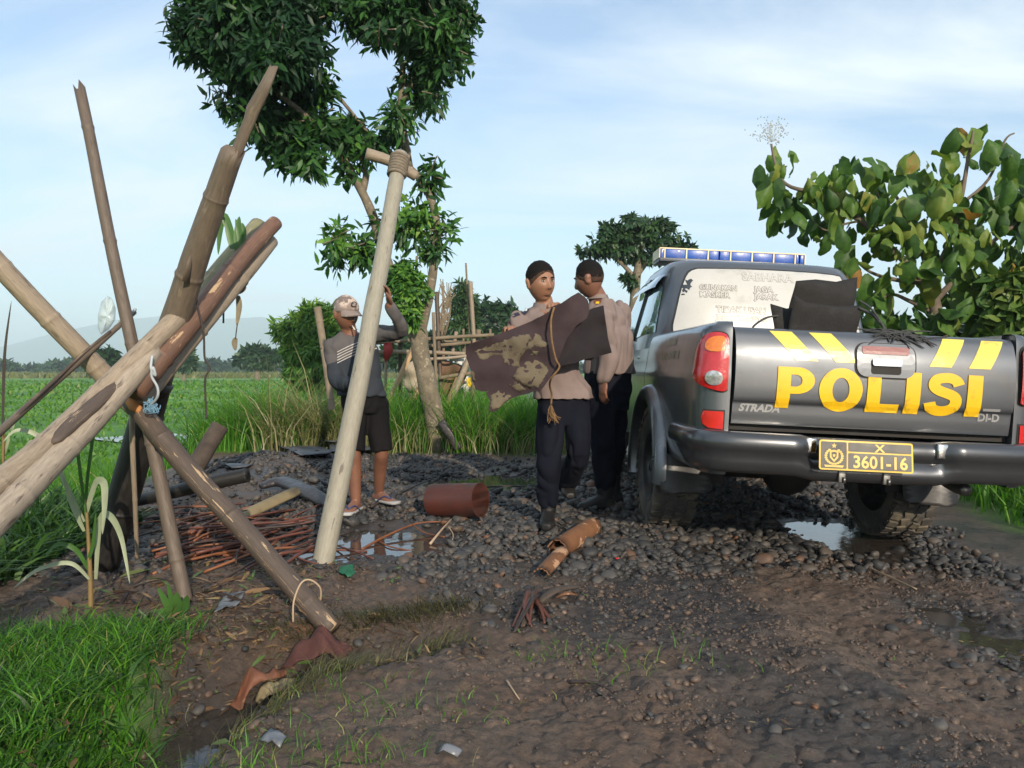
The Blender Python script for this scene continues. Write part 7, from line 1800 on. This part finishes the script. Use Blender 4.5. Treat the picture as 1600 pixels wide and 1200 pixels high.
ad2 = nd(nt, 'ShaderNodeMath', operation='ADD'); nt.links.new(ad_.outputs[0], ad2.inputs[0]); nt.links.new(mxm.outputs[0], ad2.inputs[1]); nt.links.new(ad2.outputs[0], rp_.inputs[0])
KY = 8.6
teak = empty('teak_tree', Vector((P(1478, 700, KY).x, KY, gz(P(1478, 700, KY).x, KY))), 'large leaved tree with hanging broad green and yellowing leaves right of the pickup', 'tree')
simple('teak_bark', (.16, .125, .09), (.10, .08, .06), rough=.9, scale=9, bump=.5, bscale=30)
br = lambda pts, r0, r1, nm='branch': branch(pts, r0, r1, nm, 'teak_bark', teak, KY, 9)
br([(1480, 740), (1476, 620), (1468, 520), (1458, 470), (1452, 430)], .10, .065, 'trunk')
br([(1456, 450), (1430, 425), (1390, 385), (1345, 345), (1300, 315), (1262, 300), (1232, 290), (1215, 270), (1205, 225)], .045, .012)
br([(1452, 430), (1440, 390), (1420, 340), (1395, 300)], .04, .015); br([(1452, 440), (1480, 390), (1500, 320), (1512, 250), (1520, 205)], .045, .012); br([(1500, 320), (1545, 280), (1570, 220), (1585, 208)], .02, .008)
br([(1460, 470), (1510, 420), (1560, 370), (1605, 340)], .04, .015); br([(1452, 442), (1405, 438), (1360, 425), (1330, 400)], .03, .010); br([(1390, 385), (1385, 350), (1370, 300)], .02, .01); br([(1462, 490), (1420, 470), (1390, 460), (1360, 480)], .03, .01)
br([(1345, 345), (1320, 350), (1290, 360), (1265, 340)], .015, .008); br([(1470, 530), (1530, 480), (1590, 440)], .03, .012)
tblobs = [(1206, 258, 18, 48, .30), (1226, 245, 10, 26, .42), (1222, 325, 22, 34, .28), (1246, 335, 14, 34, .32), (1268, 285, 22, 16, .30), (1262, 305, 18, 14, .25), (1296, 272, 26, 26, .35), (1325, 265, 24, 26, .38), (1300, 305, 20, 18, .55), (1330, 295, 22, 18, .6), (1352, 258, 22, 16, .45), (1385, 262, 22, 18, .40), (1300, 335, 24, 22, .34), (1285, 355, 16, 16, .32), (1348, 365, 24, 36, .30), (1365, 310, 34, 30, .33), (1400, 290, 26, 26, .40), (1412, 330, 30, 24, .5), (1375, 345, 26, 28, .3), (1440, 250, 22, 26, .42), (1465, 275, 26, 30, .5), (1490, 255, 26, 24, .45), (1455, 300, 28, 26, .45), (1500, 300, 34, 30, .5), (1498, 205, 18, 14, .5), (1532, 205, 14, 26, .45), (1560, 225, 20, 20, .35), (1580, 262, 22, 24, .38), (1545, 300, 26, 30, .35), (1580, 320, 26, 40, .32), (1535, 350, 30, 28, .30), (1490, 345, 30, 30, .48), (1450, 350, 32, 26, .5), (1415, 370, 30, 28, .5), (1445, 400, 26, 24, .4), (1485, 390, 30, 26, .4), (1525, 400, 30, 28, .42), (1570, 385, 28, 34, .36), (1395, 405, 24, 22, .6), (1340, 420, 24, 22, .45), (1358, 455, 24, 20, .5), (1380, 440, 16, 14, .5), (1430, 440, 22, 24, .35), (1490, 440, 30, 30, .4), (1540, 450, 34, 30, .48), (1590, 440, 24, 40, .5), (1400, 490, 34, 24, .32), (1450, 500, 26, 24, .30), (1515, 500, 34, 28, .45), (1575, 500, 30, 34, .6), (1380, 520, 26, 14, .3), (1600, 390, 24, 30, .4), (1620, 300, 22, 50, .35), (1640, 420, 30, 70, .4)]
rT = random.Random(41)
def teak_leaf_mesh(seed):
    r = random.Random(seed); vs, fs = [], []; nu, nv = 7, 5; L_ = 1.0; ph = r.uniform(0, 6); cv = r.uniform(.35, 1.15); tw = r.uniform(-.7, .7); fo_ = r.uniform(.15, .75); W_ = r.uniform(.26, .36)
    wd = [.12, .72, 1.0, .98, .80, .48, .05]
    for i in range(nu):
        t = i / (nu - 1)
        for j in range(nv):
            s = (j / (nv - 1) - .5) * 2; y = s * W_ * wd[i]; wav = .07 * math.sin(t * 11 + ph + s * 2) * abs(s) + .03 * math.sin(t * 23 + ph * 2) * s * s
            ang = cv * t * 1.5; x = math.sin(ang) / cv / 1.5 * L_ if cv else t; z = -(1 - math.cos(ang)) / cv / 1.5 * L_ - .16 * s * s * wd[i] * (1 if seed % 3 else -.6) + wav - fo_ * .22 * abs(s) * wd[i]
            vs.append((x, y * math.cos(tw * t) , z + y * math.sin(tw * t)))
    for i in range(nu - 1):
        for j in range(nv - 1): fs.append((i * nv + j, i * nv + j + 1, (i + 1) * nv + j + 1, (i + 1) * nv + j))
    return vs, fs
lm = []
for k in range(10):
    vs, fs = teak_leaf_mesh(k); me = bpy.data.meshes.new('leaf'); me.from_pydata(vs, [], fs); me.materials.append(MATS['teak_leaf']); me.polygons.foreach_set('use_smooth', np.ones(len(fs), bool)); lm.append((me, np.array(vs), np.array(fs)))
leafs = []
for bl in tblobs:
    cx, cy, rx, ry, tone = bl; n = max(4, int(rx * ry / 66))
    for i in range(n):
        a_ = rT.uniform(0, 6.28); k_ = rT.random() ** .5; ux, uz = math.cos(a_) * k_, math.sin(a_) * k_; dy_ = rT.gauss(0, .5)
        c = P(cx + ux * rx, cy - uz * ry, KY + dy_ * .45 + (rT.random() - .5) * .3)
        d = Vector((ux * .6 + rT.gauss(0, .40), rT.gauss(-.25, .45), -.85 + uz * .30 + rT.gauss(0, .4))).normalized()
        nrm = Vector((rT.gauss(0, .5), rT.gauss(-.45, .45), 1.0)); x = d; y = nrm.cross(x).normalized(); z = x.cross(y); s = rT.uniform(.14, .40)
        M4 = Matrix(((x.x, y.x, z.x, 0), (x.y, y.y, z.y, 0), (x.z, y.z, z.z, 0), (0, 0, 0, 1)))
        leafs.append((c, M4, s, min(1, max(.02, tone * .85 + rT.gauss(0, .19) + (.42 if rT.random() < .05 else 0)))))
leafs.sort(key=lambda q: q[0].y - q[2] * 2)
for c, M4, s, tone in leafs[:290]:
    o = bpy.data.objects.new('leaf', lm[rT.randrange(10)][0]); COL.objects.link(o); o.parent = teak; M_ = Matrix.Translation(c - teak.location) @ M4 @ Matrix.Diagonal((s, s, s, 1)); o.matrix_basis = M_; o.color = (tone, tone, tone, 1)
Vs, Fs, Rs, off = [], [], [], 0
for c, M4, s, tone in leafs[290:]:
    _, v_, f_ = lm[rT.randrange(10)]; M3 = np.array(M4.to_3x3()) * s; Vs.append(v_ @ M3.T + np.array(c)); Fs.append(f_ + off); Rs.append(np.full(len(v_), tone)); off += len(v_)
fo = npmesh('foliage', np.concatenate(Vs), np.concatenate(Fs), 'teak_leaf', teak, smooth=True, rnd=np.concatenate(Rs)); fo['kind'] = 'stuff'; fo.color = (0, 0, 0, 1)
mb = MB()
for k in range(150):
    c = P(1205 + rT.gauss(0, 13), 205 + rT.gauss(0, 9), KY); mb.sphere(c, .008, 5, 4)
for k in range(14): mb.tube([P(1205, 222, KY), P(1205 + rT.gauss(0, 12), 205 + rT.gauss(-2, 9), KY)], .0025, 4)
fl = mb.build('flower_panicle', 'cord_pale', teak); fl['kind'] = 'stuff'

# shrubs beside the teak
leafmat('bush_leaf', [(0, (.014, .036, .012)), (.4, (.030, .080, .018)), (.7, (.075, .150, .026)), (1, (.17, .22, .05))], trans=.25)
def bush(label, blobs_, Yc, k, L, W, seed, name='shrub', mat='bush_leaf', cat='shrub', grp=None, **kw):
    xs_ = [b[0] for b in blobs_]; X = P(sum(xs_) / len(xs_), 600, Yc).x; g = gz(X, Yc); o = empty(name, (X, Yc, g), label, cat, grp)
    mb = MB(); rr_ = random.Random(seed)
    for bl in blobs_[:6]: t_ = P(bl[0], bl[1], Yc); mb.tube(smoothpath([Vector((X + rr_.gauss(0, .05 * Yc / 9), Yc, g - .05)), Vector((X, Yc, g)).lerp(t_, .5) + Vector((rr_.gauss(0, .08), 0, 0)), t_], 3), list(np.linspace(.035, .01, 7) * Yc / 9), 6)
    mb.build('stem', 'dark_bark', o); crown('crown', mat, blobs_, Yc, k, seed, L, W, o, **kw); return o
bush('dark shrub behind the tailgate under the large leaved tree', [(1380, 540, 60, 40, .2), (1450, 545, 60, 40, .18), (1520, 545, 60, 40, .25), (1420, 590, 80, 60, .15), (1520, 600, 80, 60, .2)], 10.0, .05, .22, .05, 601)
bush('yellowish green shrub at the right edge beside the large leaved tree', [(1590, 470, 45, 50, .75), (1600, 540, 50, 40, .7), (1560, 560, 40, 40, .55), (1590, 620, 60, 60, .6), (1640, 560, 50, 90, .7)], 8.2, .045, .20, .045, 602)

# ------------------------------------------------------------ farther trees
leafmat('far_leaf', [(0, (.012, .034, .014)), (.4, (.026, .068, .022)), (.7, (.055, .115, .030)), (1, (.12, .19, .05))], trans=.2)
leafmat('bamboo_leaf', [(0, (.035, .10, .018)), (.4, (.085, .20, .028)), (.75, (.16, .29, .042)), (1, (.26, .36, .08))], trans=.35)
def far_tree(label, Yc, trunk, blobs_, k, L, W, seed, name='tree', mat='far_leaf', grp=None, r0=.2, twigs=(), **kw):
    b = P(trunk[0][0], trunk[0][1], Yc); g = gz(b.x, b.y); o = empty(name, (b.x, b.y, g), label, 'tree', grp)
    q = [Vector((b.x, b.y, g - .1))] + [P(x_, y_, Yc) for x_, y_ in trunk[1:]]
    mb = MB(); q = smoothpath(q, 4); mb.tube(q, list(np.linspace(r0, r0 * .35, len(q))), 8); mb.build('trunk', 'tree_bark', o)
    for tw in twigs: mb = MB(); w_ = smoothpath([P(x_, y_, Yc) for x_, y_ in tw], 4); mb.tube(w_, list(np.linspace(r0 * .45, r0 * .15, len(w_))), 6); mb.build('branch', 'tree_bark', o)
    crown('crown', mat, blobs_, Yc, k, seed, L, W, o, **kw); return o
far_tree('thin spreading tree with flat layers of leaves behind the police light bar', 26, [(985, 620), (990, 500), (994, 440), (1000, 400), (1008, 365)], [(930, 392, 30, 9, .3), (960, 372, 34, 16, .35), (1000, 358, 40, 20, .35), (1035, 380, 38, 14, .3), (975, 395, 26, 12, .3), (1020, 400, 34, 12, .3), (1040, 352, 18, 10, .35), (985, 440, 12, 12, .25), (950, 355, 12, 8, .4), (1075, 386, 12, 4, .3)], .12, .26, .055, 701, r0=.22, twigs=([(994, 440), (975, 415), (945, 395), (915, 392)], [(996, 430), (1020, 400), (1050, 385), (1075, 385)], [(992, 455), (984, 445), (980, 438)]))
far_tree('wide dark domed tree in the distance behind the bamboo fence', 48, [(770, 590), (770, 545), (768, 510)], [(770, 490, 34, 18, .25), (745, 508, 26, 18, .22), (790, 505, 34, 20, .25), (770, 525, 44, 22, .18), (715, 530, 24, 18, .22), (820, 520, 30, 20, .2), (735, 490, 12, 8, .3)], .13, .60, .16, 702, r0=.5)
far_tree('slender feathery pale tree above the bamboo fence', 34, [(724, 590), (725, 520), (724, 440)], [(724, 448, 9, 10, .5), (716, 465, 12, 10, .45), (734, 470, 12, 10, .45), (722, 488, 18, 12, .45), (712, 508, 12, 10, .4), (738, 505, 12, 10, .4), (726, 525, 20, 12, .4)], .16, .42, .05, 703, r0=.12)
far_tree('bright green clump of bamboo behind the man with the cap', 21, [(485, 600), (488, 560), (490, 510)], [(470, 510, 28, 24, .55), (500, 500, 26, 24, .5), (450, 520, 16, 14, .6), (440, 508, 10, 6, .6), (480, 545, 34, 30, .5), (515, 540, 24, 34, .45), (470, 580, 26, 26, .4), (505, 580, 30, 30, .35), (525, 505, 16, 26, .5), (490, 482, 16, 12, .55), (545, 560, 22, 40, .4)], .19, .27, .034, 704, name='bamboo_clump', mat='bamboo_leaf', r0=.08, down=.6)
far_tree('round dark tree far across the field right of the thick pole', 95, [(402, 582), (402, 568), (402, 556)], [(402, 552, 24, 9, .35), (392, 562, 24, 8, .3), (416, 562, 18, 8, .3), (428, 556, 10, 5, .35)], .35, 1.0, .26, 705, r0=.4)
far_tree('small rounded tree far across the field beside the hanging vine', 90, [(287, 584), (288, 572), (288, 556)], [(288, 556, 10, 8, .4), (292, 566, 12, 8, .35)], .4, .95, .22, 706, r0=.3)
far_tree('dark tree far across the field between the crossed poles', 80, [(165, 590), (166, 575), (166, 560)], [(160, 560, 18, 12, .25), (175, 565, 12, 10, .22), (163, 572, 22, 9, .2)], .3, .95, .25, 707, r0=.35)
far_tree('bushy tree behind the far side of the fence left of the tree trunk', 38, [(640, 600), (640, 560)], [(640, 540, 26, 20, .3), (618, 555, 20, 18, .3), (665, 548, 22, 22, .25), (690, 535, 20, 20, .25)], .12, .5, .12, 708, r0=.15)
r = np.random.default_rng(9); BB, Yt = [], 260
for x_ in np.arange(-420, 640, 9):
    h = 5 + 9 * vnoise(np.array([x_ * .03]), np.array([2.]), 5)[0] + 5 * vnoise(np.array([x_ * .11]), np.array([7.]), 6)[0]
    BB.append((x_ + r.normal(0, 2), 582 - h * .55, 8, h * .62, .30 + r.normal(0, .12), r.normal(0, 20)))
for x_ in np.arange(640, 2100, 14):
    h = 6 + 10 * vnoise(np.array([x_ * .03]), np.array([2.]), 5)[0]; BB.append((x_, 582 - h * .5, 11, h * .7, .3, r.normal(0, 20)))
B, D, N, L_, W_, Rn = whorls(BB, Yt, .45, 801, 2.2, .6, per=(6, 9)); V, FA, rnd = leaf_batch(B, D, N, L_, W_, 802, rnd=Rn)
tag(npmesh('far_treeline', V, FA, 'far_leaf', rnd=rnd, smooth=True), 'low line of trees along the horizon beyond the field', kind='stuff')
# pale dry strip of crops before the treeline
n = 5000; yy = r.uniform(120, 190, n); xx = r.uniform(-.75, -.12, n) * yy
V, FA, rnd = blades(xx, yy, r.uniform(.5, 1.3, n), np.full(n, .28), .6, 803, ns=3); tag(npmesh('far_crops', V, FA, 'dry_grass_blade', rnd=np.clip(rnd * .55, 0, 1), smooth=True), 'strip of pale dry crops at the far side of the field', kind='stuff')

# ------------------------------------------------------------ bamboo fence with tarps behind the tree
FY_ = 11.6
fence = empty('bamboo_fence', Vector((P(680, 640, FY_).x, FY_, gz(P(680, 640, FY_).x, FY_))), 'rickety bamboo fence of crossed poles behind the tree', 'fence')
simple('plank_wood', (.46, .30, .16), (.36, .23, .125), rough=.8, scale=6, bump=.3, stretch=(1, 1, .2)); simple('fence_grey', (.23, .18, .125), (.16, .125, .085), rough=.85, scale=6, bump=.3)
def fp(name, a, b, wpx, mat='fence_grey', dy0=0, dy1=0, plank=False):
    p, q = P(a[0], a[1], FY_ + dy0), P(b[0], b[1], FY_ + dy1); r = wpx / 2 * FY_ / F; mb = MB()
    if plank:
        d = (q - p); L = d.length; rot = d.to_track_quat('Z', 'Y').to_matrix(); mb.box((p + q) / 2, (r * 2, .05, L), rot=rot, bev=.008); mb.build(name, mat, fence, auto=30)
    else: culm(mb, [p, (p + q) / 2 + Vector((0, 0, random.uniform(-.02, .02))), q], r, r * .9, n=9, node=.5, seed=random.randrange(99)); mb.build(name, mat, fence)
for a, b, w, mt, d0 in (((585, 536), (772, 523), 6, 'fence_grey', -.06), ((585, 550), (727, 553), 7, 'bamboo_tan', -.10), ((660, 541), (765, 531), 6, 'fence_grey', .08), ((668, 561), (730, 556), 5, 'bamboo_pale', -.16), ((686, 591), (740, 583), 6, 'fence_grey', -.12), ((690, 534), (770, 538), 5, 'fence_grey', .2)):
    fp('rail', a, b, w, mt, d0, d0)
for a, b, w, mt, d0 in (((682, 456), (690, 640), 7, 'bamboo_brown', 0), ((677, 488), (683, 640), 5, 'fence_grey', -.2), ((735, 440), (741, 540), 7, 'bamboo_tan', 0), ((728, 411), (735, 540), 3, 'fence_grey', .1), ((625, 520), (626, 650), 7, 'dark_bark', 0), ((693, 514), (693, 640), 5, 'fence_grey', .15), ((748, 515), (736, 640), 8, 'fence_grey', .1), ((713, 518), (692, 640), 6, 'bamboo_tan', .2), ((724, 514), (724, 620), 4, 'fence_grey', .25), ((766, 514), (766, 640), 4, 'fence_grey', .2), ((604, 535), (601, 650), 5, 'bamboo_tan', .1)):
    fp('post', a, b, w, mt, d0, d0)
fp('brace', (646, 543), (596, 650), 13, 'plank_wood', -.3, -.5, True); fp('brace', (655, 605), (620, 680), 10, 'plank_wood', -.3, -.5, True); fp('brace', (733, 560), (700, 640), 10, 'bamboo_tan', -.2, -.3); fp('brace', (716, 590), (700, 630), 9, 'plank_wood', -.2, -.3, True)
rr_ = random.Random(6); mb = MB()
for k in range(22): b_ = P(690, 500, FY_); mb.tube(smoothpath([b_ + Vector((rr_.gauss(0, .05), 0, rr_.uniform(-.35, .0))), b_ + Vector((rr_.uniform(-.05, .15), 0, rr_.uniform(.1, .25))), b_ + Vector((rr_.uniform(-.05, .24), 0, rr_.uniform(.3, .62)))], 3), .007, 5)
tw = mb.build('twig_bundle', 'fence_grey', fence); tw['kind'] = 'stuff'
simple('tarp_brown', (.17, .095, .055), (.13, .075, .045), rough=.8, scale=5, bump=.4, bscale=14, bdist=.02); simple('tarp_white', (.62, .62, .60), (.50, .49, .47), rough=.7, scale=5, bump=.4, bscale=14, bdist=.02); simple('cloth_red', (.30, .025, .02), rough=.85, bump=.2); simple('cloth_yellow', (.75, .5, .02), rough=.8, bump=.2); simple('sack_beige', (.40, .34, .26), (.32, .27, .2), rough=.85, scale=5, bump=.4, bscale=14, bdist=.02)
def hangc(label, loop, dY, mat, name, cat):
    mb = MB(); mb.sheet([[(x_, -y_) for x_, y_ in loop]], lambda u, w: P(u, -w, FY_ + dY + .06 * math.sin(u * .16 + w * .05) + .04 * math.sin(w * .22)), sp=4, th=.006); tag(mb.build(name, mat), label, cat)
hangc('brown tarp hung on the bamboo fence right of the tree', [(688, 566), (697, 562), (712, 568), (726, 572), (732, 580), (724, 600), (714, 612), (700, 622), (690, 618)], .05, 'tarp_brown', 'tarp', 'tarp')
hangc('white tarp hung over the fence above the brown tarp', [(692, 558), (710, 555), (745, 556), (745, 568), (735, 572), (722, 571), (705, 562)], -.02, 'tarp_white', 'tarp', 'tarp')
hangc('pale beige sack leaning at the fence left of the tree trunk', [(632, 572), (640, 566), (654, 560), (656, 600), (650, 614), (638, 614), (630, 600)], .1, 'sack_beige', 'sack', 'sack')
hangc('pale sheet standing behind the braces at the right end of the fence', [(720, 590), (742, 586), (738, 606), (722, 622), (708, 630)], .3, 'tarp_white', 'sheet', 'sheet')
hangc('red cloth hanging on the fence rail beside the man', [(600, 536), (612, 535), (614, 548), (609, 560), (602, 567), (599, 555)], -.2, 'cloth_red', 'cloth', 'cloth')
hangc('small yellow rag low on the fence left of the policeman', [(729, 592), (735, 589), (737, 600), (734, 606), (730, 602)], -.2, 'cloth_yellow', 'rag', 'rag')
pole('thin grey stake standing in the field behind the shoulder of the man', [(496, 480, 9.0), (504, 530, 9.0), (519, 640, 9.0)], .045, .04, 'fence_grey', group=None, name='stake', cat='stake', seed=44, n=9)

# ------------------------------------------------------------ haze
m = bpy.data.materials.new('haze'); m.use_nodes = True; nt = m.node_tree; nt.nodes.clear()
out = nt.nodes.new('ShaderNodeOutputMaterial'); pv = nt.nodes.new('ShaderNodeVolumePrincipled'); pv.inputs['Color'].default_value = (.74, .87, 1, 1); pv.inputs['Density'].default_value = .00055; nt.links.new(pv.outputs[0], out.inputs['Volume']); MATS['haze'] = m
mb = MB(); mb.box((0, 2600, 119), (14000, 6800, 242)); hz_ = mb.build('haze', 'haze', smooth=False, origin=(0, 0, 0)); tag(hz_, kind='stuff'); hz_.display_type = 'WIRE'
